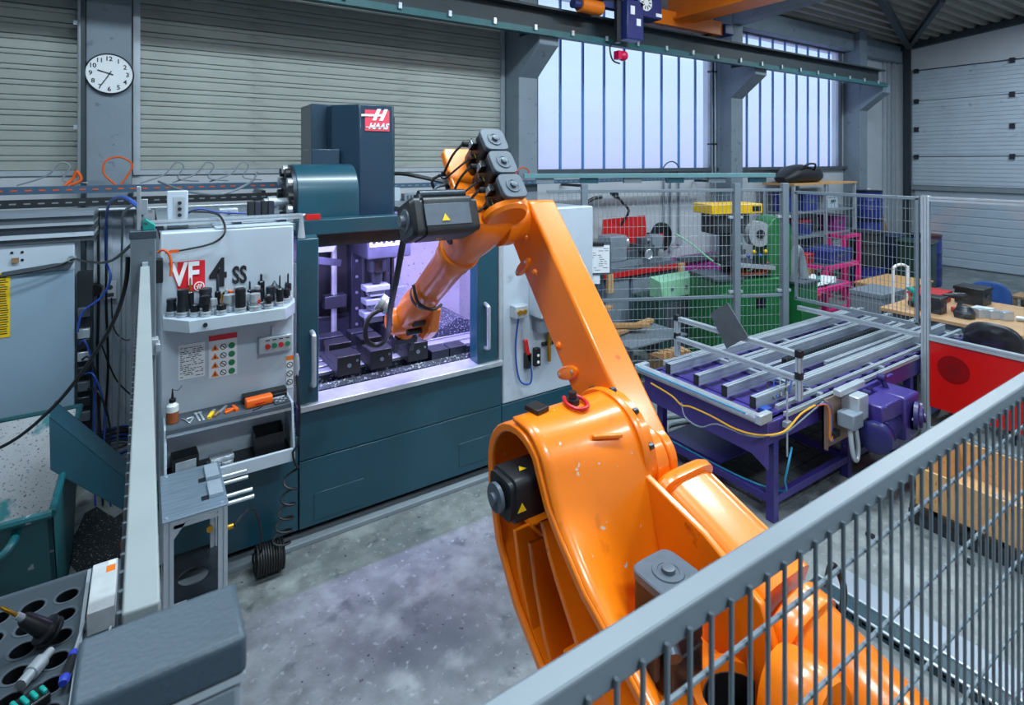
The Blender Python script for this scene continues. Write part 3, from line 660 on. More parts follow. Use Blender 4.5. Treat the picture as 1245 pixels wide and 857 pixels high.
# leaning rotating column: outer band, rim, inner wall, fins
outer = [(1.40, .70), (1.56, .70), (1.745, .74), (1.917, .871), (2.055, 1.06), (2.11, 1.25)]
for k in range(11):
    a = math.radians(-8 + k * 14); r = .232 - .03 * k / 10
    outer.append((SY + r * math.cos(a), SZ + r * math.sin(a)))
outer += [(1.672, 1.40), (1.60, 1.325), (1.475, 1.215), (1.317, 1.13), (1.15, 1.03), (1.02, .93)]
def inset(pl, t):
    out = []
    for i, p in enumerate(pl):
        a = Vector(pl[max(i - 1, 0)]); b = Vector(pl[min(i + 1, len(pl) - 1)]); d = (b - a).normalized()
        out.append((p[0] - d.y * t, p[1] + d.x * t))
    return out
nfront = 14
fr = outer[:nfront]
RB().prism(fr + inset(fr, .024)[::-1], 'x', 1.275, 1.765).build('column_shell', M_orange_worn, rob, ang=40)
RB().prism(outer + inset(outer, .036)[::-1], 'x', 1.258, 1.282).build('column_rim', M_orange, rob, bevel=.007, ang=40)
RB().prism(outer[:16] + [(1.66, 1.40), (1.60, 1.25), (1.56, 1.08), (1.53, .90), (1.45, .80), (1.40, .75)], 'x', 1.52, 1.545).build('column_web', M_orange, rob)
# rear surface: sweeps from the rim into the motor pocket
rear_rim = [(1.93, 1.633), (1.82, 1.622), (1.735, 1.555), (1.685, 1.455), (1.62, 1.345), (1.475, 1.215), (1.317, 1.13), (1.15, 1.03)]
rear_mid = [(1.93, 1.633), (1.80, 1.612), (1.71, 1.53), (1.655, 1.41), (1.615, 1.28), (1.585, 1.15), (1.56, 1.03), (1.54, .86)]
rows = []
for j in range(12):
    u = j / 11; w_ = min(1, max(0, u / .62)); w_ = w_ * w_ * (3 - 2 * w_); x = 1.268 + u * .5
    rows.append([Vector((x, a[0] * (1 - w_) + b[0] * w_, a[1] * (1 - w_) + b[1] * w_)) for a, b in zip(rear_rim, rear_mid)])
fine = []
for r in rows:
    rr = []
    for i in range(len(r) - 1):
        p0 = r[max(i - 1, 0)]; p1 = r[i]; p2 = r[i + 1]; p3 = r[min(i + 2, len(r) - 1)]
        for k in range(4):
            t_ = k / 4; rr.append(.5 * ((2 * p1) + (p2 - p0) * t_ + (2 * p0 - 5 * p1 + 4 * p2 - p3) * t_ ** 2 + (3 * p1 - p0 - 3 * p2 + p3) * t_ ** 3))
    rr.append(r[-1]); fine.append(rr)
o = RB().loft(fine, cap=False, closed=False).build('column_back', M_orange_worn, rob, ang=60)
sm = o.modifiers.new('thick', 'SOLIDIFY'); sm.thickness = .02; sm.offset = 0
# fins in the open side
for pts in ([(1.75, 1.30), (1.70, 1.20), (1.655, 1.13), (1.53, .97), (1.35, .80)], [(1.83, 1.17), (1.79, 1.02), (1.73, .86), (1.64, .72)], [(1.94, 1.16), (1.90, 1.0), (1.83, .84), (1.78, .77)]):
    RB().prism(pts + inset(pts, .022)[::-1], 'x', 1.285, 1.53).build('fin', M_orange, rob, bevel=.005, ang=50)
RB().prism([(1.62, 1.15), (2.06, 1.15), (2.06, 1.17), (1.62, 1.17)], 'x', 1.36, 1.53).build('fin', M_orange, rob)
# right wall, pocket floor
RB().prism([(1.80, 1.435), (1.35, 1.31), (1.12, 1.20), (1.03, 1.0), (1.03, .80), (1.62, .80), (1.72, 1.2)], 'x', 1.735, 1.765).build('pocket_wall', M_orange, rob, bevel=.008)
RB().bx(1.27, 1.49, .95, 1.6, .79, .92).bx(1.49, 1.76, .95, .985, .79, .92).bx(1.49, 1.76, 1.255, 1.6, .79, .92).holed(1.49, 1.76, .985, 1.255, .79, .92, .118, 32).build('pocket_floor', M_orange, rob)
RB().cup((1.625, 1.12, .925), .112, .115, .004, 32).build('cable_port', M_blackplastic, rob)
RB().hoop((1.625, 1.12, .92), (0, 0, 1), [(0, .165), (.035, .155), (.035, .125), (.0, .119)], 32).build('port_ring', M_orange, rob)
# rear arch lug next to the counterbalance
rg = []
for k, (yy, s) in enumerate(((1.08, .55), (1.06, .9), (1.0, 1.0), (.92, 1.0), (.88, .93))): rg.append(ring((1.735, yy, .93), (1, 0, 0), (0, 0, 1), .13 * s, .2 * s, 2.2, 24))
RB().loft(rg).build('rear_lug', M_orange, rob, ang=50)
RB().prism([(1.66, .78), (1.82, .78), (1.80, 1.0), (1.74, 1.06), (1.68, 1.0)], 'y', .862, .876).build('lug_web', M_orange, rob)
# drum flange, hub
RB().lathe((1.745, SY, SZ), (1, 0, 0), [(0, .243), (.012, .25), (.03, .25), (.036, .235), (.075, .235)], 48).build('shoulder_flange', M_orange_worn, rob)
RB().lathe((1.55, SY, SZ), (1, 0, 0), [(0, .2), (.2, .2)], 40).build('shoulder_drum', M_orange, rob)
for k in range(5):
    a = math.radians(20 + 35 * k); RB().cyl((1.775, SY + .243 * math.cos(a), SZ + .243 * math.sin(a)), (1.80, SY + .243 * math.cos(a), SZ + .243 * math.sin(a)), .014, n=8).build('flange_bolt', M_darksteel, rob)
RB().bar((1.52, 1.725, 1.575), (1.66, 1.70, 1.555), .02, .018).build('weld_bead', M_orange, rob, bevel=.006)
# shoulder (axis 2) motor
def motor(nm, c, ax, ln, s, plate=True):
    c = Vector(c); d, u, v = basis(ax)
    b = RB(); b.loft([ring(c + d * h, u, v, k * s, k * s, 6, 24) for h, k in ((0, .9), (.02, .98), (ln * .35, .98), (ln * .36, .9), (ln * .42, .9), (ln * .43, .98), (ln - .035, .98), (ln - .03, .86), (ln - .012, .86))])
    o = b.build(nm, M_black, rob, ang=30)
    if plate:
        RB().loft([ring(c + d * h, u, v, k * s, k * s, 5, 24) for h, k in ((ln - .03, 1.05), (ln - .004, 1.05), (ln, 1.0))]).build('end_plate', M_motor, o)
        RB().lathe(c + d * ln, d, [(0, .62 * s), (.005, .6 * s), (.005, .42 * s), (.002, .40 * s), (.002, .26 * s), (.016, .25 * s), (.018, .18 * s)], 24).build('end_hub', M_motor, o)
    return o
m2 = motor('shoulder_motor', (1.52, 1.86, 1.385), (-1, 0, 0), .37, .088, False)
RB().cyl((1.15, 1.86, 1.385), (1.135, 1.86, 1.385), .055, n=20).cyl((1.135, 1.86, 1.385), (1.12, 1.86, 1.385), .022, n=14).build('motor_end', M_motor, m2)
def tri(parent, c, right, up, s, col=M_labelyel):
    c = Vector(c); r = Vector(right).normalized(); u = Vector(up).normalized(); nn = r.cross(u)
    b = RB(); b.add([c - r * s + nn * k for k in (0, .002)] + [c + r * s + nn * k for k in (0, .002)] + [c + u * s * 1.7 + nn * k for k in (0, .002)], [(0, 2, 4), (1, 5, 3), (0, 1, 3, 2), (2, 3, 5, 4), (4, 5, 1, 0)])
    return b.build('warning_triangle', col, parent, smooth=False)
tri(m2, (1.205, 1.771, 1.355), (1, 0, 0), (0, 0, 1), .02); tri(m2, (1.25, 1.83, 1.474), (1, 0, 0), (0, 1, 0), .018)
# axis 1 motor standing in the pocket
m1 = motor('base_motor', (1.52, 1.33, .93), (0, 0, 1), .34, .092)
RB().cyl((1.42, 1.30, 1.16), (1.38, 1.28, 1.12), .032, n=12).cyl((1.38, 1.28, 1.14), (1.38, 1.28, 1.02), .03, n=12).cyl((1.43, 1.25, 1.14), (1.40, 1.2, 1.12), .026, n=12).build('connector', M_darksteel, m1)
# eye bolt with red shackle, black plinth on the hood
RB().cyl((1.56, 1.90, 1.633), (1.56, 1.90, 1.66), .03, n=14).cyl((1.56, 1.9, 1.66), (1.56, 1.9, 1.69), .018, n=12).build('eye_bolt', M_darksteel, rob)
RB().tube([(1.535, 1.93, 1.66), (1.515, 1.88, 1.652), (1.535, 1.83, 1.645), (1.585, 1.83, 1.645), (1.605, 1.88, 1.652), (1.585, 1.93, 1.66)], .009, 8).build('shackle', M_redpaint, rob)
# counterbalance cylinder on the right
cd_ = Vector((0, -.94, -.34)); cu_ = Vector((0, -.34, .94)); X1 = Vector((1, 0, 0)); c0 = Vector((1.95, 1.68, 1.235))
RB().loft([ring(c0 + cd_ * h, X1, cu_, a, b, 4.5, 36) for h, a, b in ((0, .155, .15), (.02, .17, .165), (.05, .17, .165), (.055, .14, .14), (.48, .14, .14), (.485, .155, .15), (.52, .155, .15))]).build('counterbalance_housing', M_orange, rob, ang=40)
for s in (-1, 1): RB().bar(c0 + cd_ * .04 + X1 * s * .148 + cu_ * .085, c0 + cd_ * .5 + X1 * s * .148 + cu_ * .085, .022, .03).build('housing_rail', M_orange, rob, bevel=.004)
RB().lathe(c0 + cd_ * .54, cd_, [(0, .10), (.02, .15), (.07, .155), (.08, .16), (.10, .16), (.105, .143), (.48, .143), (.55, .11), (.58, .03)], 36).build('counterbalance_cylinder', M_orange, rob, ang=40)
RB().tube([c0 + cd_ * .6 + X1 * .12 + cu_ * .12, c0 + cd_ * .57 + X1 * .18 + cu_ * .17, c0 + cd_ * .62 + X1 * .2 + cu_ * .12, c0 + cd_ * .66 + X1 * .16 + cu_ * .06], .012, 8).build('lifting_eye', M_blackplastic, rob)
RB().cyl((1.82, 1.80, 1.36), (1.90, 1.80, 1.36), .15, n=28).build('clevis', M_orange, rob, bevel=.01)
RB().cyl((1.92, 1.79, 1.36), (1.97, 1.79, 1.36), .125, n=28).build('clevis', M_orange, rob, bevel=.01)
RB().cyl((1.90, 1.79, 1.36), (1.92, 1.79, 1.36), .10, n=24).build('clevis_bearing', M_darksteel, rob)
RB().cyl((1.95, 1.79, 1.36), (1.95, 1.66, 1.24), .035, n=16).build('piston_rod', M_steel, rob)
RB().cyl((1.80, 1.745, 1.43), (1.835, 1.745, 1.43), .02, n=10).build('stop_screw', M_darksteel, rob)
# upper arm
ap = [(-.06, .12), (-.05, .152), (1.26, .152), (1.33, .06), (1.345, -.03), (1.30, -.115), (1.2, -.145), (1.0, -.152), (.25, -.155), (.08, -.19), (-.08, -.18), (-.17, -.1), (-.18, .02), (-.13, .09)]
b = RB(); k = len(ap)
b.add([ua(1.80, *p) for p in ap] + [ua(1.985, *p) for p in ap], [tuple(range(k))[::-1], tuple(range(k, 2 * k))] + [(i, (i + 1) % k, k + (i + 1) % k, k + i) for i in range(k)])
arm = b.build('upper_arm', M_orange, rob, bevel=.022, seg=3, ang=50)
def lug(d, m, ln, wd, ang):
    c = ua(1.80, d, m); b = RB(); ca, sa = math.cos(ang), math.sin(ang); rr = []
    for x in (1.805, 1.787, 1.78):
        s = 1.0 if x > 1.785 else .82
        rr.append([Vector((x, c.y + (ca * ln * math.cos(t) - sa * wd * math.sin(t)) * s, c.z + (sa * ln * math.cos(t) + ca * wd * math.sin(t)) * s)) for t in [2 * PI * i / 24 for i in range(24)]])
    o = b.loft(rr).build('lug', M_orange, arm, ang=40)
    for s in (-1, 1):
        q = Vector((1.78, c.y + s * ca * ln * .66, c.z + s * sa * ln * .66)); RB().cyl(q, q - Vector((.006, 0, 0)), .009, n=8).build('lug_bolt', M_steel, arm)
lug(.38, -.12, .085, .034, math.radians(-25)); lug(1.0, -.125, .085, .03, math.radians(-40)); 
for d, m in ((.52, -.105), (.92, -.05), (1.12, .0)):
    c = ua(1.80, d, m); RB().lathe(c, (-1, 0, 0), [(0, .02), (.012, .017), (.014, .008), (.02, .008)], 14).build('boss', M_orange, arm)
# elbow: hub between arm and forearm
RB().lathe((1.66, EY, EZ), (1, 0, 0), [(0, .15), (.06, .15), (.07, .135), (.15, .135)], 40).build('elbow_hub', M_orange, rob)
# forearm casting
def frm(f, a, b, p, n0=0.): return ring(fa(1.56, f, n0), Vector((1, 0, 0)), Vector((0, .6, .8)), a, b, p, 28)
RB().loft([frm(-.13, .13, .10, 4), frm(-.10, .145, .125, 3.5), (frm(.0, .15, .14, 3)), frm(.12, .135, .135, 2.6), frm(.24, .122, .122, 2.2), frm(.31, .117, .117, 2), frm(.315, .128, .128, 2), frm(.345, .13, .13, 2), frm(.35, .118, .118, 2), frm(.43, .118, .118, 2), frm(.47, .108, .108, 2), frm(.93, .10, .10, 2)]).build('forearm', M_orange, rob, ang=40)
RB().loft([frm(.925, .104, .104, 2), frm(.95, .104, .104, 2)]).build('seal_ring', M_blackplastic, rob)
RB().lathe(fa(1.60, -.17, -.10), (0, .6, .8), [(0, .11), (.02, .125), (.05, .125)], 32).build('elbow_flange', M_orange, rob)
for k in range(6):
    a = 2 * PI * k / 6 + .3; c = fa(1.60 + .105 * math.cos(a), -.17 + .105 * math.sin(a), -.048); RB().cyl(c, c + Vector((0, .006, .008)), .009, n=8).build('flange_bolt', M_darksteel, rob)
RB().loft([ring(fa(1.435, .17, .02) + Vector((-h, 0, 0)), Vector((0, .8, -.6)), Vector((0, .6, .8)), .035, .06, 2, 20) for h in (0, .012)]).build('cover_cap', M_blackplastic, rob)
# wrist
RB().loft([frm(.95, .10, .10, 2), frm(1.02, .105, .105, 2.3), frm(1.1, .112, .10, 3, -.005), frm(1.2, .112, .09, 3.5, -.01), frm(1.3, .10, .07, 4, -.015), frm(1.34, .09, .05, 4, -.015)]).build('wrist_housing', M_orange, rob, ang=40)
W = fa(1.55, 1.31, -.01)
RB().lathe(W + Vector((.13, 0, 0)), (-1, 0, 0), [(0, .085), (.01, .093), (.25, .093), (.262, .085), (.268, .06), (.275, .058)], 36).build('wrist_joint', M_orange, rob)
for k in range(8):
    a = 2 * PI * k / 8; c = W + Vector((-.132, .07 * math.cos(a), .07 * math.sin(a))); RB().cyl(c, c - Vector((.006, 0, 0)), .008, n=8).build('wrist_bolt', M_darksteel, rob)
b = RB(); pl = [(.98, -.1), (1.12, -.2), (1.25, -.2), (1.33, -.13), (1.3, -.05), (1.0, -.06)]
k = len(pl); b.add([fa(1.60, *p) for p in pl] + [fa(1.67, *p) for p in pl], [tuple(range(k))[::-1], tuple(range(k, 2 * k))] + [(i, (i + 1) % k, k + (i + 1) % k, k + i) for i in range(k)])
b.build('wrist_heel', M_orange, rob, bevel=.012)
RB().cyl(fa(1.52, 1.15, -.1), fa(1.66, 1.15, -.1), .03, n=14).cyl(fa(1.5, 1.24, -.13), fa(1.66, 1.24, -.13), .022, n=14).build('wrist_pivot', M_darksteel, rob)
g = Vector((0, .35, -.937))
RB().lathe(W, g, [(0, .07), (.1, .07), (.105, .06), (.125, .06)], 28).build('tool_flange', M_orange, rob)
RB().lathe(fa(1.42, 1.26, .07), (-.6, .3, .5), [(0, .05), (.05, .05), (.055, .062), (.085, .062), (.085, .04), (.04, .04)], 24).build('cable_flange', M_steel, rob)
gr = RB().box(W + g * .15, (.17, .1, .05), (math.radians(20), 0, 0)).build('gripper', M_darksteel, rob, bevel=.006)
for s in (-1, 1): RB().box(W + g * .21 + Vector((s * .06, 0, 0)), (.03, .06, .09), (math.radians(20), 0, 0)).build('gripper_finger', M_black, gr, bevel=.004)
# elbow (axis 3) motor on the left
c3 = Vector((1.44, 2.60, 2.40))
d3 = Vector((-1, 0, 0)); u3 = Vector((0, .94, -.34)); v3 = Vector((0, .34, .94))
m3 = RB().loft([ring(c3 + d3 * h, u3, v3, a, b, 7, 28) for h, a, b in ((0, .085, .085), (.03, .085, .085), (.035, .1, .1), (.30, .1, .1), (.305, .09, .09), (.315, .09, .09), (.32, .1, .1), (.35, .1, .1), (.37, .085, .085))]).build('elbow_motor', M_black, rob, ang=30)
RB().lathe(c3 + d3 * .37, d3, [(0, .06), (.006, .055), (.006, .03), (.03, .028), (.03, .015)], 20).build('motor_end', M_motor, m3)
RB().box(c3 + d3 * .18 - u3 * .102, (.25, .006, .11), (math.radians(-20), 0, 0)).build('side_cover', M_motor, m3, bevel=.002)
tri(m3, c3 + d3 * .2 - u3 * .107 - v3 * .035, (1, 0, 0), v3, .022); tri(m3, c3 + d3 * .2 - v3 * .102, (1, 0, 0), u3, .018)
RB().cyl(c3 + d3 * .28 + v3 * .13, c3 + d3 * .02 + v3 * .13, .026, n=14).cyl(c3 + d3 * .28 + v3 * .13, c3 + d3 * .28 + v3 * .08, .025, n=12).build('motor_connector', M_darksteel, m3)
# three wrist-drive motors on a tall plate
b = RB(); pl = [(-.09, 1.42, 1.73), (.10, 1.42, 1.73), (.44, 1.43, 1.66), (.46, 1.445, 1.645)]
rr = []
for f_ in (-.06, -.01): rr.append([fa(pl[i][1], f_, pl[i][0]) for i in range(4)] + [fa(pl[i][2], f_, pl[i][0]) for i in (3, 2, 1, 0)])
b.loft(rr).build('motor_plate', M_orange, rob, bevel=.008)
for k in range(5): RB().box(fa(1.424 + .002 * k, -.035, .02 + .075 * k), (.02, .04, .05), (math.radians(-36), 0, 0)).build('plate_rib', M_orange, rob, bevel=.006)
for k, n0 in enumerate((.02, .175, .33)):
    mm = motor('wrist_motor', fa(1.61, -.06, n0), (0, -.8, .6), .255, .071)
    RB().box(fa(1.525, -.22, n0 + .035), (.03, .06, .045), (math.radians(-37), 0, 0)).cyl(fa(1.515, -.20, n0 + .05), fa(1.475, -.20, n0 + .05), .017, n=10).box(fa(1.525, -.15, n0 - .02), (.03, .07, .035), (math.radians(-37), 0, 0)).build('connector', M_blackplastic, mm, bevel=.004)
    RB().box(fa(1.508, -.22, n0 + .03), (.004, .05, .03), (math.radians(-37), 0, 0)).build('rating_sticker', M_steel, mm)
    RB().box(fa(1.5385, -.17, n0 - .02), (.003, .03, .03), (math.radians(-37), 0, 0)).build('warning_sticker', M_labelyel, mm)
    RB().tube([fa(1.475, -.20, n0 + .05), fa(1.43, -.14, n0 + .02), fa(1.40, -.03, n0 - .03), fa(1.42, .05, n0 + .02)], .007, 8).build('motor_cable', M_rubber, mm)
    RB().tube([fa(1.51, -.15, n0 - .02), fa(1.45, -.11, n0 - .05), fa(1.405, -.03, n0 - .06), fa(1.43, .05, n0)], .006, 8).build('motor_cable', M_rubber, mm)
bx = RB()
jb = RB().box(fa(1.56, .045, .24), (.14, .09, .26), (math.radians(-37), 0, 0)).build('junction_box', M_alu, rob, bevel=.006)
for k in range(6): RB().cyl(fa(1.48, .05, .13 + .045 * k), fa(1.44, .05, .13 + .045 * k), .015, n=10).build('cable_gland', M_darksteel if k % 2 else M_steel, jb)
for k in range(4): RB().tube([fa(1.44, .05, .14 + .07 * k), fa(1.38, .08, .15 + .06 * k), fa(1.42, .12, .09 + .05 * k), fa(1.50, .10, .04)], .009, 6).build('wiring', M_rubber if k % 2 else M_greycable, jb)
# dress-pack hose: drops from the elbow motor and loops round the wrist
h = [c3 + d3 * .36 + u3 * .05 + v3 * -.03, (1.12, 2.74, 2.30), (1.19, 3.02, 2.02), (1.27, 3.32, 1.78), (1.35, 3.56, 1.58), (1.36, 3.66, 1.47), (1.31, 3.70, 1.44), (1.25, 3.70, 1.48), (1.24, 3.70, 1.57), (1.28, 3.71, 1.645), (1.37, 3.73, 1.67), (1.42, 3.74, 1.65)]
RB().tube(h, .0175, 10, 6).build('hose', M_rubber, rob)
RB().tube([(1.44, 3.36, 1.90), (1.46, 3.33, 1.79), (1.55, 3.31, 1.735), (1.63, 3.34, 1.75)], .010, 8).build('cable', M_rubber, rob)
# small dark plinth on the hood
solo(RB().box((1.385, 1.925, 1.652), (.07, .08, .022), (0, 0, .2)), 'plinth', M_blackplastic, 'small black rectangular plinth lying on the orange robot hood', 'plinth', rx(Vector((1.385, 1.93, 1.636))), bevel=.004)
# ================================================================== SAFETY FENCES
def profile(p0, p1, w, h, up=(0, 0, 1)):
    """extruded aluminium section with slots, as one mesh"""
    p0 = Vector(p0); p1 = Vector(p1); d = (p1 - p0).normalized(); u = Vector(up)
    if abs(d.dot(u)) > .98: u = Vector((0, 1, 0))
    r = d.cross(u).normalized(); u = r.cross(d).normalized(); g = .18; dp = .16
    def side(a, b):   # quarter outlines with a slot in the middle of each face
        return []
    P = []
    hw, hh = w / 2, h / 2; sw, sd = min(w, h) * .11, min(w, h) * .16
    nx = max(1, round(w / min(w, h))); nz = max(1, round(h / min(w, h)))
    def edge(n, half, other):
        out = []
        for k in range(n):
            c = -half + (2 * k + 1) * half / n
            out += [(c - sw, other), (c - sw, other - sd), (c + sw, other - sd), (c + sw, other)]
        return out
    top = edge(nx, hw, hh)                                   # left to right on top
    right = edge(nz, hh, hw)
    poly = [(-hw, hh)] + top + [(hw, hh)] + [(b, -a) for a, b in right] + [(hw, -hh)] + [(-a, -b) for a, b in top] + [(-hw, -hh)] + [(-b, a) for a, b in right]
    n = len(poly); m = MB()
    m.add([p0 + r * a + u * b for a, b in poly] + [p1 + r * a + u * b for a, b in poly], [tuple(range(n))[::-1], tuple(range(n, 2 * n))] + [(i, (i + 1) % n, n + (i + 1) % n, n + i) for i in range(n)])
    return m
# --- near fence (the camera looks over its top rail)
FZ = 2.3; FY = .345
t = thing('mesh_fence', 'grey wire mesh safety fence with flat top rail behind the orange counterbalance', 'fence', (1.0, FY, 0))
MB().bx(.02, 2.3, FY - .012, FY + .013, FZ - .028, FZ).build('top_rail', M_fence, t, bevel=.003)
MB().bx(.02, 2.3, FY - .012, FY + .013, .08, .1).build('bottom_rail', M_fence, t)
for x in (.0, 2.3): MB().bx(x - .03, x + .03, FY - .03, FY + .03, 0, FZ + .01).build('post', M_fence, t, bevel=.003)
src = None; x = .05; k = 0
while x < 2.27:
    if src is None: src = o = MB().cyl((0, 0, .085), (0, 0, FZ - .016), .0025, n=8).build('vertical_wire', M_wire, t, world=False)
    else: o = inst(src, t)
    o.location = (x - 1.0, -.0152, 0); x += .0296
src = None; z = FZ - .074
while z > .12:
    if src is None: src = o = MB().cyl((-.98, 0, 0), (1.27, 0, 0), .0027, n=8).build('horizontal_wire', M_wire, t, world=False)
    else: o = inst(src, t)
    o.location = (0, -.0102, z); z -= .1145
# --- left fence seen along its top rail
t = thing('mesh_fence', 'grey mesh fence running edge-on towards the milling machine panel', 'fence', (0, 1.6, 0))
MB().bx(-.018, .011, .6, 2.53, FZ - .03, FZ).build('top_rail', mat('pale_rail_paint', '#858d90', .5, var=.05, scale=9), t, bevel=.002)
MB().bx(-.012, .006, 2.53, 2.56, FZ - .02, FZ + .012).build('end_clip', M_alu, t)
MB().bx(-.018, .011, .6, 2.53, .08, .11).build('bottom_rail', M_fence, t)
m = MB(); y = .62
while y < 2.52: m.cyl((-.02, y, .1), (-.02, y, FZ - .01), .0025, n=5); y += .03
z = FZ - .07
while z > .12: m.cyl((-.016, .6, z), (-.016, 2.53, z), .0025, n=5); z -= .1145
o = m.build('wire_infill', M_wire, t); o['kind'] = 'stuff'
MB().bx(-.05, .032, 2.56, 2.63, 0, 2.425).build('post', M_fence, t, bevel=.003)
MB().bx(-.053, .035, 2.557, 2.633, 2.40, 2.43).build('post_cap', M_fencedark, t, bevel=.003)
MB().bx(.0, .04, 2.52, 2.57, 1.96, 2.02).bx(.03, .045, 2.5, 2.56, 1.975, 2.005).build('bracket', M_alu, t, bevel=.002)
# --- thick corner post with dark cap
t = thing('fence_post', 'thick grey corner post with flat plastic cap close to the mesh fence', 'post', (.012, .553, 0))
MB().bx(-.044, .068, .52, .587, 0, 2.262).build('shaft', M_fence, t, bevel=.006)
MB().bx(-.0475, .0715, .5165, .5905, 2.268, 2.30).build('cap', M_fencedark, t, bevel=.005, seg=3)
MB().bx(-.046, .070, .518, .589, 2.262, 2.268).build('cap_seam', M_alu, t)
# --- back fence, diagonal behind the conveyor
def fence_run(label, A, B, posts, z0, z1, rails, pitch, hp, loc):
    t = thing('mesh_fence', label, 'fence', loc); A = Vector(A); B = Vector(B); d = (B - A).normalized(); L = (B - A).length
    for s in posts:
        p = A + d * s; MB().box((p.x, p.y, 1.22), (.07, .07, 2.44), (0, 0, math.atan2(d.y, d.x))).build('post', M_fence, t, bevel=.004)
        for zz in (.4, 1.2, 2.05): MB().box((p.x - d.y * .02, p.y + d.x * .02, zz), (.16, .05, .03), (0, 0, math.atan2(d.y, d.x))).build('clamp', M_alu, t, bevel=.003)
    for z in rails: MB().bar((A.x, A.y, z), (B.x, B.y, z), .028, .034).build('rail', M_fence, t, bevel=.003)
    m = MB(); s = .03
    while s < L: m.cyl((A.x + d.x * s, A.y + d.y * s, z0), (A.x + d.x * s, A.y + d.y * s, z1), .0032, n=4, cap=False); s += pitch
    z = z0 + hp
    while z < z1: m.cyl((A.x, A.y, z), (B.x, B.y, z), .0019, n=4, cap=False); z += hp
    o = m.build('wire_infill', mat('galvanised_wire', '#828c94', .45, metal=.2, var=.05), t); o['kind'] = 'stuff'
    return t
fence_run('grey mesh safety fence standing diagonally behind the conveyor', (3.66, 4.90), (6.2, 3.667), (.42, 2.2, 2.79), .12, 2.36, (2.36, 1.15, .12), .05, .115, (4.9, 4.3, 0))
t = fence_run('grey mesh fence panel hanging across the conveyor between two posts', (6.31, 3.64), (6.31, 2.39), (), 1.1, 2.33, (2.33, 1.1), .038, .125, (6.31, 3.0, 1.1))
profile((6.31, 3.6, 1.0), (6.31, 2.375, 1.0), .045, .045).build('profile_rail', M_alu, t)
for y in (3.62, 2.405): MB().bx(6.296, 6.324, y - .014, y + .014, 1.1, 2.33).build('frame_side', M_fence, t)
t = thing('cable_duct', 'long teal grey cable duct lying on top of the diagonal fence', 'cable duct', (4.8, 4.37, 2.44))
MB().bar((3.45, 5.04, 2.53), (6.08, 3.76, 2.53), .09, .05).build('duct', mat('duct_paint', '#5d8288', .45, var=.06), t, bevel=.004)
for k in range(6):
    s = .08 + k * .17; MB().box((3.45 + 2.63 * s, 5.04 - 1.28 * s, 2.476), (.2, .05, .058), (0, 0, -.454)).build('duct_support', M_teal if k % 2 else M_fence, t)
# --- aluminium frame with red panel
t = thing('machine_guard', 'aluminium profile guard frame with red plastic lower panel', 'guard', (6.31, 1.2, 0))
profile((6.31, 2.345, 0), (6.31, 2.345, 2.36), .045, .045).build('post', M_alu, t)
MB().bx(6.285, 6.335, 2.30, 2.32, 0, 2.36).build('post_edge', M_alu, t, bevel=.004)
profile((6.31, -.6, 0), (6.31, -.6, 2.36), .045, .045).build('post', M_alu, t)
profile((6.31, 2.30, 2.33), (6.31, -.6, 2.33), .045, .045).build('beam', M_alu, t)
profile((6.31, 2.30, 1.0), (6.31, -.6, 1.0), .05, .05).build('beam', M_alu, t)
profile((6.31, 2.30, .12), (6.31, -.6, .12), .045, .045).build('beam', M_alu, t)
pn = MB().bx(6.30, 6.315, -.57, 2.298, .34, .973).build('red_panel', M_red, t)
MB().cyl((6.30, 2.11, .75), (6.294, 2.11, .75), .125, n=32).build('dark_disc', mat('dark_red_disc', '#8c0d0e', .3, var=.1, scale=8), pn)
MB().cyl((6.294, 2.11, .75), (6.292, 2.11, .75), .05, n=24).build('dark_disc', M_reddk, pn)
gm = bpy.data.materials.new('clear_guard_pane'); gm.use_nodes = True; nn = gm.node_tree.nodes; nn.clear(); L = gm.node_tree.links
o_ = nn.new('ShaderNodeOutputMaterial'); a_ = nn.new('ShaderNodeBsdfTransparent'); b_ = nn.new('ShaderNodeBsdfGlossy'); b_.inputs['Roughness'].default_value = .05; x_ = nn.new('ShaderNodeMixShader'); x_.inputs[0].default_value = .04
a_.inputs[0].default_value = (.96, .98, 1, 1); L.new(a_.outputs[0], x_.inputs[1]); L.new(b_.outputs[0], x_.inputs[2]); L.new(x_.outputs[0], o_.inputs[0])
MB().bx(6.307, 6.313, -.57, 2.298, 1.03, 2.305).build('clear_pane', gm, t)
# --- clipboard on the back fence
t = thing('clipboard', 'clipboard with white printed sheets hanging on the diagonal fence', 'clipboard', (4.0, 4.62, 1.9))
dd = Vector((.9, -.437, 0)); nn_ = Vector((-.437, -.9, 0)); o0 = Vector((3.93, 4.66, 1.46))
def quad(mb, o, r, u, w_, h_, th): 
    o = Vector(o); n_ = r.cross(u).normalized()
    return mb.add([o, o + r * w_, o + r * w_ + u * h_, o + u * h_] + [p + n_ * th for p in (o, o + r * w_, o + r * w_ + u * h_, o + u * h_)], [(0, 1, 2, 3), (7, 6, 5, 4), (0, 4, 5, 1), (1, 5, 6, 2), (2, 6, 7, 3), (3, 7, 4, 0)])
U = Vector((0, 0, 1))
quad(MB(), o0, dd, U, .34, .36, .012).build('board', M_greydk, t)
quad(MB(), o0 + dd * .015 + nn_ * .0125 + U * .02, dd, U, .31, .30, .002).build('sheet', M_paper, t)
quad(MB(), o0 + dd * .02 + nn_ * .002 + U * -.1, dd, U, .2, .12, .002).build('sheet', M_paper, t)
quad(MB(), o0 + dd * .06 + nn_ * .012 + U * .31, dd, U, .2, .04, .012).build('clip', M_blackplastic, t, bevel=.004)
q = MB()
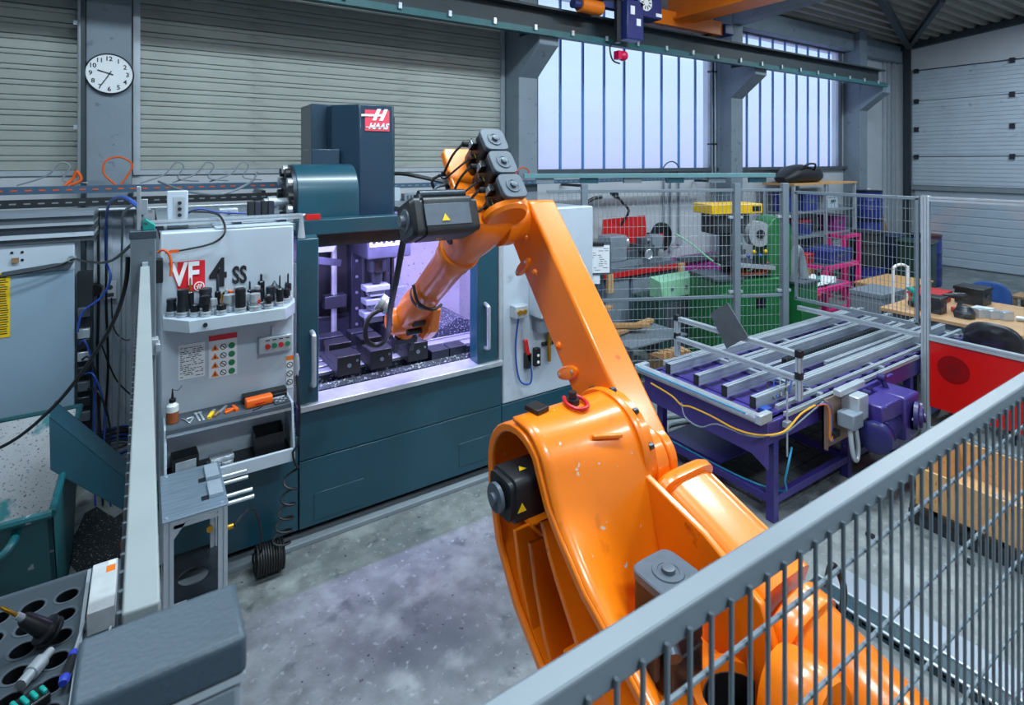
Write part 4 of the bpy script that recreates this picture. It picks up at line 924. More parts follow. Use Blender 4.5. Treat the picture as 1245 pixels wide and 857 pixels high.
for k in range(11):
    x_ = .03
    while x_ < .28:
        w_ = random.uniform(.02, .06)
        if random.random() < .55: quad(q, o0 + dd * x_ + nn_ * .0147 + U * (.05 + k * .023), dd, U, w_, .005, .001)
        x_ += w_ + .015
o = q.build('print', M_ink, t, smooth=False); o['kind'] = 'stuff'
# ================================================================== CONVEYOR TABLE
cv = thing('roller_conveyor', 'purple framed conveyor table with aluminium bars and silver end roller', 'conveyor', (5.6, 3.0, 0))
CZ = .78; X0, X1_ = 3.84, 7.5; Y0, Y1 = 2.42, 3.56
MB().bx(X0, X1_, Y0, Y1, CZ - .02, CZ).build('bed', M_belt, cv)
for y in (Y0, Y1): MB().bx(X0 - .04, X1_, y - .03, y + .03, CZ - .16, CZ + .0).build('side_beam', M_purple, cv, bevel=.005)
MB().prism([(Y1 + .03, CZ), (Y0 - .03, CZ), (Y0 - .03, CZ - .34), (Y0 + .10, CZ - .27), (Y1 + .03, CZ - .24)], 'x', X0 - .05, X0 - .035).build('end_apron', M_belt, cv, bevel=.003)
MB().cyl((X0 - .09, Y0 + .02, CZ + .03), (X0 - .09, Y1 + .06, CZ + .035), .04, n=20).build('end_roller', M_steel, cv)
MB().cyl((X0 - .125, Y0 + .1, CZ + .05), (X0 - .125, Y1 + .05, CZ + .05), .006, n=8).build('light_curtain_cable', M_cyan, cv)
for y in (Y0 + .0, Y1 + .06): MB().bx(X0 - .125, X0 + .02, y - .025, y + .025, CZ + .0, CZ + .07).build('roller_bearing', M_alu, cv, bevel=.006)
k = 0
for x in (3.93, 5.02, 6.2, 7.4):
    for y in (Y0 + .02, Y1 - .05): MB().bx(x - .03, x + .035, y - .03, y + .035, 0, CZ - .05).build('leg', M_purple, cv, bevel=.004)
for y in (Y0 + .02, Y1 - .05): MB().bx(3.93, 7.4, y - .025, y + .025, .13, .19).build('stretcher', M_purple, cv, bevel=.004)
for x in (3.93, 5.02, 6.2): MB().bx(x - .025, x + .025, Y0, Y1 - .03, .13, .19).build('stretcher', M_purple, cv, bevel=.004)
MB().bx(3.96, 4.6, Y0 + .5, Y1 - .07, .19, .205).build('bottom_shelf', M_purple, cv)
for x in [3.95 + .28 * i for i in range(12)]: MB().bx(x, x + .05, Y0 + .03, Y1 - .03, CZ, CZ + .012).build('bed_slat', M_purple, cv)
# cross bars carrying the aluminium bars
for x in (4.55, 5.6, 6.6, 7.3): profile((x, Y0 - .02, CZ + .03), (x, Y1 + .02, CZ + .03), .04, .035).build('cross_bar', M_alu, cv)
for y in (3.36, 3.06, 2.79, 2.54):
    b = profile((3.84, y, .87), (7.3, y, .87), .045, .085).build('carrier_bar', M_alu, cv)
    MB().bx(3.832, 3.842, y - .0235, y + .0235, .827, .913).build('end_cap', M_blackplastic, b)
for y, xa in ((3.47, 4.3), (3.21, 4.5), (3.13, 5.3), (2.95, 4.6), (2.71, 5.2), (2.64, 4.75), (3.42, 5.4)): profile((xa, y, .845), (7.2, y, .845), .035, .035).build('guide_rail', M_alu, cv)
m = MB().bx(4.75, 6.7, 2.83, 2.86, .85, .93)
m.build('energy_chain', M_blackplastic, cv)
for i in range(46): MB().bx(4.76 + i * .042, 4.79 + i * .042, 2.822, 2.868, .855, .935).build('chain_link', M_darksteel, cv)
for y, z, xe in ((2.45, .83, 7.5), (2.382, .80, 6.25)): profile((4.0, y, z), (xe, y, z), .03, .03).build('edge_rail', M_alu, cv)
profile((4.02, Y1, .82), (7.5, Y1, .82), .04, .04).build('edge_rail', M_alu, cv)
# portal over the bars with the grey sheet
pt = thing('profile_portal', 'aluminium profile portal frame standing across the conveyor bars', 'frame', (4.22, 3.0, .8))
for y in (2.40, 3.585): profile((4.22, y, .848), (4.22, y, 1.22), .04, .04).build('post', M_alu, pt); 
for z in (1.02, 1.2): profile((4.20 if z < 1.1 else 4.22, 2.42, z), (4.20 if z < 1.1 else 4.22, 3.565, z), .04, .04).build('crossbar', M_alu, pt)
for y in (2.40, 3.585): 
    for z in (1.02, 1.19): MB().bx(4.196, 4.244, y - .024, y + .024, z - .01, z + .045).build('corner_bracket', M_blackplastic, pt, bevel=.003)
tag(MB().prism([(3.19, 1.34), (3.01, 1.475), (2.815, 1.235), (3.02, 1.08)], 'x', 4.183, 4.196).build('tilted_plate', mat('slate_sheet', '#4a5056', .6, var=.15, scale=12), None, loc=(4.19, 3.0, 1.08)), 'dark grey square sheet leaning tilted on the profile portal', 'plate')
# cables on the end
MB().tube([(3.72, 3.45, .74), (3.70, 3.2, .72), (3.70, 3.1, .68), (3.70, 3.0, .70), (3.70, 2.8, .70), (3.71, 2.6, .68), (3.74, 2.42, .70), (3.9, 2.33, .72), (4.1, 2.32, .80), (4.3, 2.32, .82)], .007, 6).build('yellow_cable', M_yelcable, cv)
MB().tube([(3.70, 3.1, .70), (3.69, 3.05, .60), (3.69, 2.9, .58), (3.70, 2.75, .66), (3.74, 2.5, .66), (3.9, 2.34, .70), (4.2, 2.33, .76), (4.42, 2.32, .82)], .006, 6).build('grey_cable', M_greycable, cv)
MB().tube([(4.05, 2.36, .55), (3.97, 2.34, .45), (3.96, 2.36, .33), (4.0, 2.40, .22), (3.93, 2.7, .2), (3.92, 3.4, .2)], .008, 6).build('air_line', M_cyan, cv)
for k in range(5): MB().tube([(4.05 + .05 * k, 2.5, .86), (4.15 + .06 * k, 2.62 - .02 * k, .93 + .01 * k), (4.3 + .04 * k, 2.55, .9), (4.5, 2.48, .86)], .006, 6).build('cable_bundle', (M_rubber, M_bluecable, M_greycable)[k % 3], cv)
MB().bx(3.87, 3.95, 2.455, 2.51, .80, .84).build('sensor', M_bluecable, cv, bevel=.006)
MB().cyl((3.99, 2.36, .5), (3.99, 2.36, .98), .007, n=8).bx(3.96, 4.02, 2.34, 2.38, .72, .76).build('reflector_rod', M_steel, cv)
# copper coloured mounting plate with boxes
M_copper = mat('copper_tinted_plate', '#a98b7c', .35, metal=.6, var=.25, scale=3)
mp = MB().bx(4.44, 4.86, 2.325, 2.34, .44, .82).bx(4.44, 4.455, 2.30, 2.34, .44, .82).build('mounting_plate', M_copper, cv)
MB().bx(4.58, 4.98, 2.27, 2.33, .83, .88).build('plate_hood', M_alu, mp, bevel=.006)
MB().bx(4.70, 4.86, 2.19, 2.33, .63, .825).build('terminal_box', M_alu, mp, bevel=.01)
MB().bx(4.58, 4.735, 2.17, 2.3, .60, .72).build('terminal_box', M_grey, mp, bevel=.01)
MB().tube([(4.62, 2.22, .61), (4.61, 2.2, .46), (4.63, 2.19, .37), (4.67, 2.19, .36), (4.705, 2.2, .45), (4.70, 2.22, .61)], .018, 10).build('conduit_loop', M_alu, mp)
for k in range(5): MB().tube([(4.3, 2.31, .82), (4.42 + .01 * k, 2.3, .80), (4.46 + .012 * k, 2.30, .70), (4.46 + .012 * k, 2.30, .53 - .012 * k), (4.50 + .012 * k, 2.29, .54)], .006, 6).build('wiring', (M_orangecable, M_yelcable, M_cyan, M_orangecable, M_bluecable)[k], mp)
MB().bx(4.50, 4.60, 2.28, 2.325, .52, .57).build('plug_block', M_blackplastic, mp, bevel=.004)
# gear motor
gmt = thing('gear_motor', 'dark purple gear motor mounted on the side of the conveyor', 'motor', (5.3, 2.2, .3))
MB().cyl((4.93, 2.12, .52), (5.35, 2.2, .52), .095, n=24).build('motor_body', M_purpledk, gmt)
for i in range(9): MB().cyl((5.02 + i * .03, 2.135 + i * .006, .52), (5.035 + i * .03, 2.14 + i * .006, .52), .112, n=20).build('cooling_fin', M_purpledk, gmt)
MB().lathe((4.95, 2.12, .52), (-1, -.15, 0), [(0, .12), (.05, .12), (.07, .09)], 24).build('fan_cover', mat('fan_cover_blue', '#23245c', .35, var=.05), gmt)
MB().bx(5.0, 5.36, 2.1, 2.28, .60, .74).build('terminal_box', M_purple, gmt, bevel=.012)
MB().bx(5.35, 5.62, 2.08, 2.36, .38, .74).build('gearbox', M_purple, gmt, bevel=.02)
MB().lathe((5.52, 2.08, .56), (.3, -1, 0), [(0, .12), (.03, .12), (.04, .09), (.06, .085), (.065, .04), (.08, .04)], 24).build('output_flange', M_purpledk, gmt)
for i in range(6):
    a = 2 * PI * i / 6; MB().cyl((5.52 + .1 * math.cos(a), 2.055, .56 + .1 * math.sin(a)), (5.52 + .1 * math.cos(a), 2.04, .56 + .1 * math.sin(a)), .012, n=8).build('flange_bolt', M_steel, gmt)
MB().bx(5.3, 5.7, 2.15, 2.36, .30, .38).bx(5.5, 5.56, 2.2, 2.26, 0, .3).build('mount', M_purple, gmt)
MB().bx(5.05, 5.75, 2.33, 2.36, .62, .78).build('mount_bracket', M_purple, gmt, bevel=.006)
for x, z in ((5.2, .78), (5.45, .86)): MB().cyl((x, 2.33, z - .04), (x, 2.27, z - .04), .03, n=14).bar((x, 2.29, z - .06), (x + .04, 2.25, z - .2), .05, .03).build('tension_lever', M_purpledk, gmt)

gmt.location.x -= .12
M_toolsteel = mat('blued_tool_steel', '#2b3036', .24, metal=.55, var=.2, scale=25)
# ================================================================== TOOL HOLDERS ON THE SHELF
SHZ = 1.7426
def tool_holder(x, y, kind, h, r, label, zb=SHZ, grp='tool holders on the white shelf'):
    t = thing('tool_holder', label, 'tool holder', (x, y, zb), group=grp)
    MB().lathe((0, 0, 0), (0, 0, 1), [(0, r * 1.05), (.004, r * 1.2), (.012, r * 1.2), (.014, r * 1.05), (.018, r * 1.05), (.02, r * 1.2), (.028, r * 1.2), (.03, r)], 18).build('flange', M_steel, t, world=False)
    if kind == 'cyl': pr, mm = [(.028, r), (.03 + h, r), (.035 + h, r * .8)], M_toolsteel
    elif kind == 'cone': pr, mm = [(.028, r), (.03 + h * .7, r * .85), (.03 + h * .75, r * .95), (.03 + h, r * .9)], M_darksteel
    elif kind == 'collet': pr, mm = [(.028, r * .7), (.03 + h * .4, r * .7), (.03 + h * .45, r), (.03 + h, r), (.035 + h, r * .7)], M_toolsteel
    else: pr, mm = [(.028, r * .9), (.03 + h * .3, r * .9), (.03 + h * .35, r * 1.05), (.03 + h, r * .95)], M_steel
    MB().lathe((0, 0, 0), (0, 0, 1), pr, 18).build('body', mm, t, world=False)
    return t, .03 + h
def bit(t, z, ln, r, m, tip=True): MB().lathe((0, 0, z), (0, 0, 1), [(0, r), (ln * .85, r), (ln, r * .2)], 10).build('cutter', m, t, world=False)
H = [  # x, y, kind, height, radius, bit length, bit radius, bit material, label
 (.13, 4.03, 'cone', .055, .03, 0, 0, None, 'short dark steel tool holder without cutter at the shelf corner'),
 (.185, 4.0, 'cone', .10, .034, 0, 0, None, 'tall grey conical tool holder with rounded steel top'),
 (.225, 4.03, 'cyl', .075, .021, .075, .006, M_brass, 'slim black tool holder carrying a long gold drill'),
 (.255, 3.94, 'cyl', .03, .026, 0, 0, None, 'low black tool holder with empty collet'),
 (.305, 3.91, 'collet', .07, .026, 0, 0, None, 'black collet chuck standing at the front of the shelf'),
 (.325, 4.03, 'cone', .085, .04, 0, 0, None, 'broad black face mill holder below the red square'),
 (.345, 3.97, 'steel', .045, .028, 0, 0, None, 'bright steel short tool holder beside the black collet chuck'),
 (.385, 4.05, 'collet', .06, .018, .09, .009, M_darksteel, 'thin black tool holder with long dark end mill'),
 (.395, 3.905, 'cyl', .022, .028, .06, .005, M_brass, 'low tool holder with a short gold bit at the shelf front'),
 (.43, 4.03, 'cyl', .055, .022, .02, .01, M_steel, 'black tool holder next to the orange tag'),
 (.445, 3.96, 'steel', .055, .036, 0, 0, None, 'wide silver tool holder in the middle of the shelf'),
 (.495, 3.91, 'cyl', .085, .031, 0, 0, None, 'thick black cylindrical tool holder at the front edge'),
 (.505, 4.04, 'steel', .075, .03, 0, 0, None, 'silver ringed tool holder with black top'),
 (.545, 3.97, 'steel', .05, .03, 0, 0, None, 'plain steel tool holder behind the red marked one'),
 (.575, 4.05, 'collet', .05, .016, .05, .006, M_darksteel, 'small dark collet holder with thin cutter'),
 (.585, 3.90, 'steel', .055, .033, 0, 0, None, 'silver tool holder with a red mark'),
 (.615, 4.0, 'cone', .06, .036, .02, .018, M_steel, 'squat black tool holder with wide steel nose'),
 (.645, 4.05, 'cyl', .085, .022, .045, .008, M_darksteel, 'tall black tool holder with round head and spike'),
 (.665, 3.90, 'collet', .035, .026, .01, .01, M_steel, 'low steel rimmed holder near the shelf front'),
 (.695, 3.98, 'cone', .07, .03, 0, 0, None, 'black stepped tool holder in front of the grey disc cutter'),
 (.72, 4.05, 'steel', .03, .02, .01, .01, M_steel, 'steel holder carrying a domed disc cutter'),
 (.735, 3.925, 'cyl', .06, .022, .075, .005, M_darksteel, 'black tool holder with long thin drill'),
 (.785, 4.0, 'collet', .045, .024, .04, .007, M_darksteel, 'violet tinted collet holder with short drill near shelf end'),
 (.815, 4.05, 'collet', .06, .022, .06, .006, M_darksteel, 'collet holder with stepped drill at the very shelf end'),
]
PS = [[a[0], a[1], (.05 if 'domed' in a[8] else a[4] * 1.2) + .001] for a in H]
for it in range(300):   # push the holders apart until their flanges clear each other, inside the shelf outline
    for i in range(len(PS)):
        for j in range(i):
            p, q = PS[i], PS[j]; dx, dy = p[0] - q[0], p[1] - q[1]; dd_ = math.hypot(dx, dy) or 1e-6; ov = p[2] + q[2] - dd_
            if ov > 0:
                for s_, o_ in ((1, p), (-1, q)): o_[0] += s_ * dx / dd_ * ov * .5; o_[1] += s_ * dy / dd_ * ov * .5
    for p in PS:
        p[1] = min(max(p[1], 3.855 + p[2]), 4.092 - p[2]); lo = .095 + p[2] + max(0, (4.0 - p[1])) * .75; p[0] = min(max(p[0], lo), .845 - p[2] - max(0, 3.98 - p[1]) * .4)
for (x, y, kd, h, r, bl, br, bm_, lb), (x, y, _r) in zip(H, PS):
    h *= 1.35; bl *= 1.25
    t, z = tool_holder(x, y, kd, h, r, lb)
    if bl: bit(t, z, bl, br, bm_)
    if 'red mark' in lb and 'with a' in lb: MB().bx(.012, .026, -r - .001, -r + .01, .045, .07).build('red_mark', M_redpaint, t, world=False)
    if 'domed' in lb: MB().lathe((0, 0, z), (0, 0, 1), [(0, .05), (.004, .052), (.03, .045), (.045, .02), (.075, .003)], 20).build('disc_cutter', M_darksteel, t, world=False)
solo(MB().box((.452, 4.06, SHZ + .06), (.05, .012, .1), (0, .3, 0)), 'plastic_tag', M_orangeplastic, 'orange plastic tag standing among the tool holders', 'tag', (.452, 4.06, SHZ), bevel=.004)
# ================================================================== LOWER LEDGE AND TRAY
LZ = 1.1052
t = thing('squeeze_bottle', 'clear squeeze bottle with brown oil and long black nozzle', 'bottle', (.135, 3.98, LZ))
MB().lathe((0, 0, 0), (0, 0, 1), [(0, .03), (.004, .034), (.07, .034)], 18).build('oil', mat('brown_oil', '#8a4a22', .25, var=.05, coat=.4), t, world=False)
MB().lathe((0, 0, .07), (0, 0, 1), [(0, .034), (.035, .033), (.05, .018), (.055, .014)], 18).build('bottle_body', mat('clear_bottle', '#c9d2d6', .2, var=.02), t, world=False)
MB().lathe((0, 0, .125), (0, 0, 1), [(0, .018), (.02, .018), (.024, .008), (.08, .003)], 12).build('nozzle', M_blackplastic, t, world=False)
MB().tube([(.0, 0, .2), (.03, 0, .19), (.05, 0, .215)], .002, 6).build('tube', M_rubber, t, world=False)
def tool(name, label, cat, loc, rz, parts):
    t = thing(name, label, cat, loc, rz)
    for nm, mb, m in parts: mb.build(nm, m, t, world=False, bevel=.0015)
    return t
tool('hex_key', 'bent steel hex key on the tray ledge beside the oil bottle', 'hex key', (.2, 3.97, LZ), .3, [('shaft', MB().tube([(-.01, .03, .004), (0, 0, .004), (.0, -.06, .004)], .004, 6), M_steel)])
tool('hex_key', 'curled steel hex key beside the two flat wrenches', 'hex key', (.235, 3.96, LZ), -.5, [('shaft', MB().tube([(-.03, .0, .004), (0, .02, .004), (.015, -.06, .004)], .005, 6), M_steel)])
for x, lb in ((.268, 'flat steel wrench lying upright on ledge next to hex keys'), (.29, 'flat steel wrench nearest the yellow knife')):
    tool('wrench', lb, 'wrench', (x, 3.965, LZ), .1, [('handle', MB().bx(-.006, .006, -.06, .06, 0, .007), M_steel), ('head', MB().cyl((0, .065, 0), (0, .065, .008), .013, n=12), M_steel)])
tool('utility_knife', 'yellow and grey utility knife lying on the tray ledge', 'knife', (.345, 3.965, LZ), -.35, [('handle', MB().bx(-.011, .011, -.06, .02, 0, .016), M_labelyel), ('slider', MB().bx(-.009, .009, .02, .06, 0, .012), M_steel)])
tool('hand_file', 'long steel file with dark handle beside the yellow knife', 'file', (.39, 3.975, LZ), -.55, [('blade', MB().bx(-.009, .009, -.01, .09, 0, .008), M_steel), ('handle', MB().cyl((0, -.07, .009), (0, -.01, .009), .009, n=10), M_wooddk)])
tool('spring_clamp', 'small orange plastic spring clamp on the ledge', 'clamp', (.46, 3.96, LZ), .2, [('jaw', MB().bar((-.05, -.02, .008), (.02, .0, .008), .014, .012).bar((-.04, .02, .008), (.02, .005, .008), .012, .012), M_orangeplastic), ('spring_body', MB().bx(.01, .03, -.03, .05, 0, .016), M_orangeplastic)])
tool('tool_case', 'long black padded tool case at the back of ledge', 'case', (.67, 4.045, LZ), .02, [('case_body', MB().bx(-.14, .13, -.035, .035, 0, .05), M_blackplastic), ('lid_seam', MB().bx(-.14, .13, -.036, .036, .024, .027), M_greydk)])
tool('tool_box', 'bright orange rounded plastic tool box on the ledge', 'tool box', (.615, 3.955, LZ), .06, [('shell', MB().loft([ring((x, 0, .03), (0, 1, 0), (0, 0, 1), a, b, 4, 20) for x, a, b in ((-.08, .03, .026), (-.075, .034, .03), (.075, .034, .03), (.08, .03, .026))]), M_orangeplastic), ('latch', MB().bx(-.03, .03, -.037, -.033, .022, .03), M_redpaint)])
pen = tool('pen', 'slim grey pen lying in front of the orange box', 'pen', (.6, 3.897, LZ), .5, [('barrel', MB().cyl((-.035, 0, .005), (.035, 0, .005), .005, n=8), M_darksteel)])
t = tool('calculator', 'grey pocket calculator with dark keys on the ledge end', 'calculator', (.745, 3.95, LZ), .1, [('case_body', MB().bx(-.045, .045, -.055, .055, 0, .012), M_greydk), ('screen', MB().bx(-.036, .036, .022, .045, .012, .0135), M_alu)])
for i in range(4):
    for j in range(4): MB().bx(-.036 + i * .019, -.022 + i * .019, -.048 + j * .016, -.037 + j * .016, .012, .015).build('key', M_steel if (i + j) % 3 else M_blackplastic, t, world=False)
TZ = .7855
tool('parts_box', 'black plastic parts box in the tray corner', 'box', (.2, 3.99, TZ), .05, [('box_body', MB().bx(-.07, .07, -.06, .06, 0, .11), M_blackplastic), ('front_plate', MB().bx(-.055, .055, -.064, -.06, .0, .09), M_steel)])
for i, (x, y, z, lb) in enumerate(((.355, 3.93, 0, 'machined steel block on the tray floor nearest the black parts box'), (.425, 3.94, 0, 'machined steel block on the tray floor nearest the black crate'), (.365, 3.935, .032, 'machined steel block on top nearest the black parts box'), (.43, 3.945, .032, 'stepped steel block on top of the tray stack'))):
    tool('steel_block', lb, 'block', (x, y, TZ + z), .12, [('block_body', MB().bx(-.033, .033, -.03, .05, 0, .03), M_steel), ('step', MB().bx(-.02, .02, -.034, -.03, .006, .024), M_alu)])
tool('tool_crate', 'black open crate at the dark end of the lower tray', 'crate', (.68, 3.99, TZ), -.03, [('crate_wall', MB().bx(-.09, .09, .05, .06, 0, .15).bx(-.09, .09, -.06, -.05, 0, .12).bx(-.09, -.08, -.05, .05, 0, .13).bx(.08, .09, -.05, .05, 0, .15), M_blackplastic), ('crate_floor', MB().bx(-.08, .08, -.05, .05, 0, .01), M_blackplastic)])
# ================================================================== ALUMINIUM STAND
t = thing('profile_stand', 'small aluminium profile stand with brushed metal top plate beside the tray', 'stand', (.22, 3.57, 0))
SX0, SX1, SY0, SY1, ST = .068, .370, 3.32, 3.82, .865
MB().bx(SX0, SX1, SY0, SY1, ST, ST + .008).build('top_plate', mat('brushed_blue_steel', '#8fa3b4', .38, metal=.6, var=.16, scale=7, stretch=(1, 9, 1)), t, bevel=.001)
for x in (SX0 + .028, SX1 - .028):
    for y in (SY0 + .03, SY1 - .03): profile((x, y, 0), (x, y, ST), .045, .045).build('leg', M_alu, t)
for y in (SY0 + .03, SY1 - .03):
    for z in (ST - .025, .36): profile((SX0 + .05, y, z), (SX1 - .05, y, z), .04, .045).build('rail', M_alu, t)
for x in (SX0 + .028, SX1 - .028): profile((x, SY0 + .055, ST - .025), (x, SY1 - .055, ST - .025), .04, .045).build('rail', M_alu, t)
MB().holed(SX0 + .01, SX1 - .01, SY0 + .01, SY1 - .01, .385, .395, .075, 32).build('lower_shelf', M_darksteel, t)
for x, y in ((SX0 + .02, SY0 + .03), (SX1 - .03, SY0 + .03), (SX0 + .03, SY1 - .03), (.30, 3.6)): MB().cyl((x, y, ST + .008), (x, y, ST + .012), .008, n=10).build('screw', M_steel, t)
for x, y in ((.285, 3.62), (.285, 3.42)):
    MB().bx(x, x + .07, y, y + .15, ST + .008, ST + .03).build('rest_pad', mat('pale_pad', '#8d9aa6', .5), t, bevel=.003)
    MB().bx(x - .035, x, y + .0, y + .04, ST + .008, ST + .012).build('pad_clip', M_darksteel, t)
for y, z in ((3.76, .80), (3.70, .79), (3.53, .80), (3.47, .79)): MB().cyl((SX1, y, z), (SX1 + .145, y, z), .011, n=10).build('support_rod', M_steel, t)
for z in (.36, ST - .07): MB().prism([(SX0 + .05, z + .05), (SX0 + .11, z + .05), (SX0 + .05, z - .03)], 'y', SY0 + .01, SY0 + .05).build('gusset', M_alu, t)
MB().cyl((SX1 - .09, SY0 + .02, ST - .10), (SX1 - .09, SY0 + .0, ST - .10), .016, n=10).build('valve', M_brass, t)
MB().cyl((SX1, 3.4, .70), (SX1 + .03, 3.4, .70), .014, n=10).build('air_fitting', M_brass, t)
# ================================================================== COILED AIR HOSE
hp = [(.83, 3.86, 1.30), (.832, 3.84, 1.20), (.84, 3.82, 1.08), (.84, 3.825, .95), (.832, 3.83, .84), (.80, 3.83, .80), (.815, 3.825, .72)]
for k in range(0, 41):
    a = k / 8 * 2 * PI; s = k / 40; hp.append((.80 - .06 * s + .042 * (1 + .35 * s) * math.cos(a), 3.85 + .05 * s + .042 * math.sin(a), .68 - .50 * s ** .8))
for k in range(0, 89):
    a = k / 8 * 2 * PI; s = k / 88; hp.append((.76 - .17 * s, 3.93 + .085 * math.cos(a), .105 + .09 * math.sin(a)))
hp += [(.62, 3.88, .2), (.58, 3.75, .5), (.5, 3.55, .68), (.405, 3.4, .70)]
t = thing('coiled_air_hose', 'black coiled air hose hanging from the tray side to the floor', 'hose', (.72, 3.9, 0))
MB().tube(hp, .0075, 7, 2).build('spiral_hose', M_rubber, t)
MB().lathe((.83, 3.865, 1.28), (0, -.1, 1), [(0, .012), (.03, .014), (.05, .02), (.12, .016), (.15, .008)], 12).build('air_gun', M_steel, t)
# ================================================================== CHIP SKIP, CHUTE, LITTER
t = thing('chip_skip', 'teal tipping skip with scraped sloping inside full of metal chips', 'skip', (-1.0, 4.4, 0))
prf = [(3.66, .90), (3.95, .14), (4.62, .14), (5.15, .90)]; inn = [(5.12, .90), (4.60, .17), (3.97, .17), (3.69, .90)]
MB().prism(prf + inn, 'x', -1.9, -.40).build('shell', M_contain, t)
MB().prism([(5.118, .90), (4.598, .172), (4.594, .178), (5.112, .905)], 'x', -1.88, -.425).build('liner', M_containin, t)
for x in (-1.92, -.42): MB().prism(prf, 'x', x, x + .02).build('side_plate', M_contain, t)
MB().prism([(3.70, .85), (3.97, .18), (4.6, .18), (5.1, .85)], 'x', -.423, -.42).build('side_liner', M_containin, t)
MB().tube([(-.40, 5.15, .905), (-.40, 4.4, .905), (-.40, 3.66, .905)], .018, 8, 1).build('rim', M_contain, t)
MB().tube([(-.40, 3.66, .905), (-1.9, 3.66, .905)], .022, 8, 1).build('rim', M_contain, t)
MB().tube([(-.40, 5.15, .905), (-1.9, 5.15, .905)], .018, 8, 1).build('rim', M_contain, t)
MB().tube([(-.54, 3.69, .84), (-.55, 3.60, .83), (-.6, 3.57, .80), (-.72, 3.56, .79), (-.85, 3.57, .8), (-.88, 3.69, .84)], .02, 10).build('handle', M_contain, t)
MB().bx(-1.7, -.6, 4.05, 4.5, .0, .14).build('skid', M_dark, t)
gx = []
for i in range(15):
    gx.append([Vector((-1.88 + i * .104, 3.80 + j * .083, .62 - .012 * j + random.uniform(-.02, .02))) for j in range(9)])
o = MB().loft(gx, cap=False, closed=False).build('chips', M_swarf, t); o['kind'] = 'stuff'
t = thing('chip_chute', 'dark teal sheet metal chip chute leading into the skip', 'chute', (-.2, 4.45, .45))
# the trough rises from the machine side and ends just over the skip rim
CL = [(-.45, 4.05, .962), (-.45, 4.30, .962), (-.455, 4.30, 1.262), (-.455, 4.05, 1.262)]; CR = [(.068, 4.28, .31), (.068, 4.55, .31), (.068, 4.55, .47), (.068, 4.28, .47)]
MB().slab([CL[0], CR[0], CR[3], CL[3]], (0, .005, 0)).build('side_plate', M_teal, t); MB().slab([CL[1], CR[1], CR[2], CL[2]], (0, -.005, 0)).build('side_plate', M_teal, t)
MB().slab([CL[0], CR[0], CR[1], CL[1]], (0, 0, .005)).build('floor_plate', M_tealdark, t); MB().slab([CL[3], CR[3], CR[2], CL[2]], (0, 0, -.005)).build('top_plate', M_teal, t)
MB().bx(.045, .0705, 4.26, 4.28, .29, .49).bx(.045, .0705, 4.55, 4.57, .29, .49).bx(.045, .0705, 4.28, 4.55, .29, .31).bx(.045, .0705, 4.28, 4.55, .47, .49).build('mounting_flange', M_tealdark, t)
m = MB(); pts = []
for i in range(26):
    a = 2 * PI * i / 26; r = 1 + .22 * math.sin(3 * a + 1) + .12 * math.sin(7 * a); pts.append((-.22 + .24 * r * math.cos(a), 4.72 + .62 * r * math.sin(a)))
o = m.prism(pts, 'z', .0005, .004).build('chip_litter', M_swarfdark, None, loc=(-.22, 4.7, 0)); tag(o, 'dark oily metal chip litter scattered on floor beside the skip', 'chips'); o['kind'] = 'stuff'
solo(MB().cyl((-.14, 4.72, .03), (-.06, 4.76, .03), .03, n=14).cyl((-.06, 4.76, .03), (-.03, 4.775, .03), .02, n=12), 'power_plug', M_orangecable, 'orange power plug lying on the floor behind the fence rail', 'plug', (-.1, 4.74, 0))
# ================================================================== ELECTRICAL CABINET BY THE PILLAR
t = thing('electrical_cabinet', 'wide pale blue electrical cabinet with yellow label under the cable trays', 'cabinet', (-1.2, 5.9, 0))
MB().bx(-2.2, -.475, 5.62, 6.1, 0, 2.06).build('body', M_white, t, bevel=.006)
dr_ = MB().bx(-2.2, -.472, 5.585, 5.62, .25, 1.845).build('door', mat('pale_blue_door', '#8fa6ba', .4, var=.05, scale=2), t, bevel=.006)
MB().prism([(-.9, 1.845), (-.5, 1.85), (-.475, 1.90), (-.6, 1.90), (-.9, 1.865)], 'y', 5.56, 5.585).build('lid_strap', M_greydk, dr_)
MB().lathe((-.486, 5.56, 1.93), (0, -1, 0), [(0, .028), (.008, .03), (.01, .02), (.003, .018)], 18).build('eye_bolt', M_steel, dr_)
yl_ = MB().bx(-.96, -.855, 5.581, 5.585, 1.375, 1.86).build('label', M_labelyel, dr_)
q = MB()
for k in range(26): q.bx(-.95, -.863 - random.random() * .02, 5.58, 5.581, 1.40 + k * .0175, 1.407 + k * .0175)
o = q.build('small_print', M_ink, yl_, smooth=False); o['kind'] = 'stuff'
for z0, z1, y, m_ in ((2.06, 2.10, 5.6, M_greydk), (2.10, 2.13, 5.58, M_white), (2.13, 2.19, 5.63, M_greydk), (2.19, 2.21, 5.58, M_alu), (2.21, 2.26, 5.62, M_greydk), (2.26, 2.29, 5.6, M_grey)): MB().bx(-2.2, -.35, y, 6.1, z0, z1).build('top_trim', m_, t)
MB().bx(-.85, -.81, 5.60, 5.62, 1.925, 1.96).build('knockout', M_wooddk, t)
for x, z in ((-.85, 2.0), (-.79, 2.0), (-.79, 1.94)): MB().cyl((x, 5.62, z), (x, 5.615, z), .01, n=8).build('hole', M_blackplastic, t)
t = thing('terminal_rack', 'narrow dark connector rack in the gap beside the cabinet', 'rack', (-.41, 5.7, 0))
MB().bx(-.462, -.365, 5.64, 5.75, .45, 1.8).build('channel', M_dark, t)
for k, (z, m_) in enumerate(((1.45, M_greydk), (1.28, M_alu), (1.2, M_darksteel), (1.1, M_alu), (.98, M_darksteel), (.86, M_greydk), (.74, M_darksteel), (.62, M_greydk))): MB().bx(-.455, -.375, 5.59, 5.64, z, z + .075).build('connector', m_, t, bevel=.006)
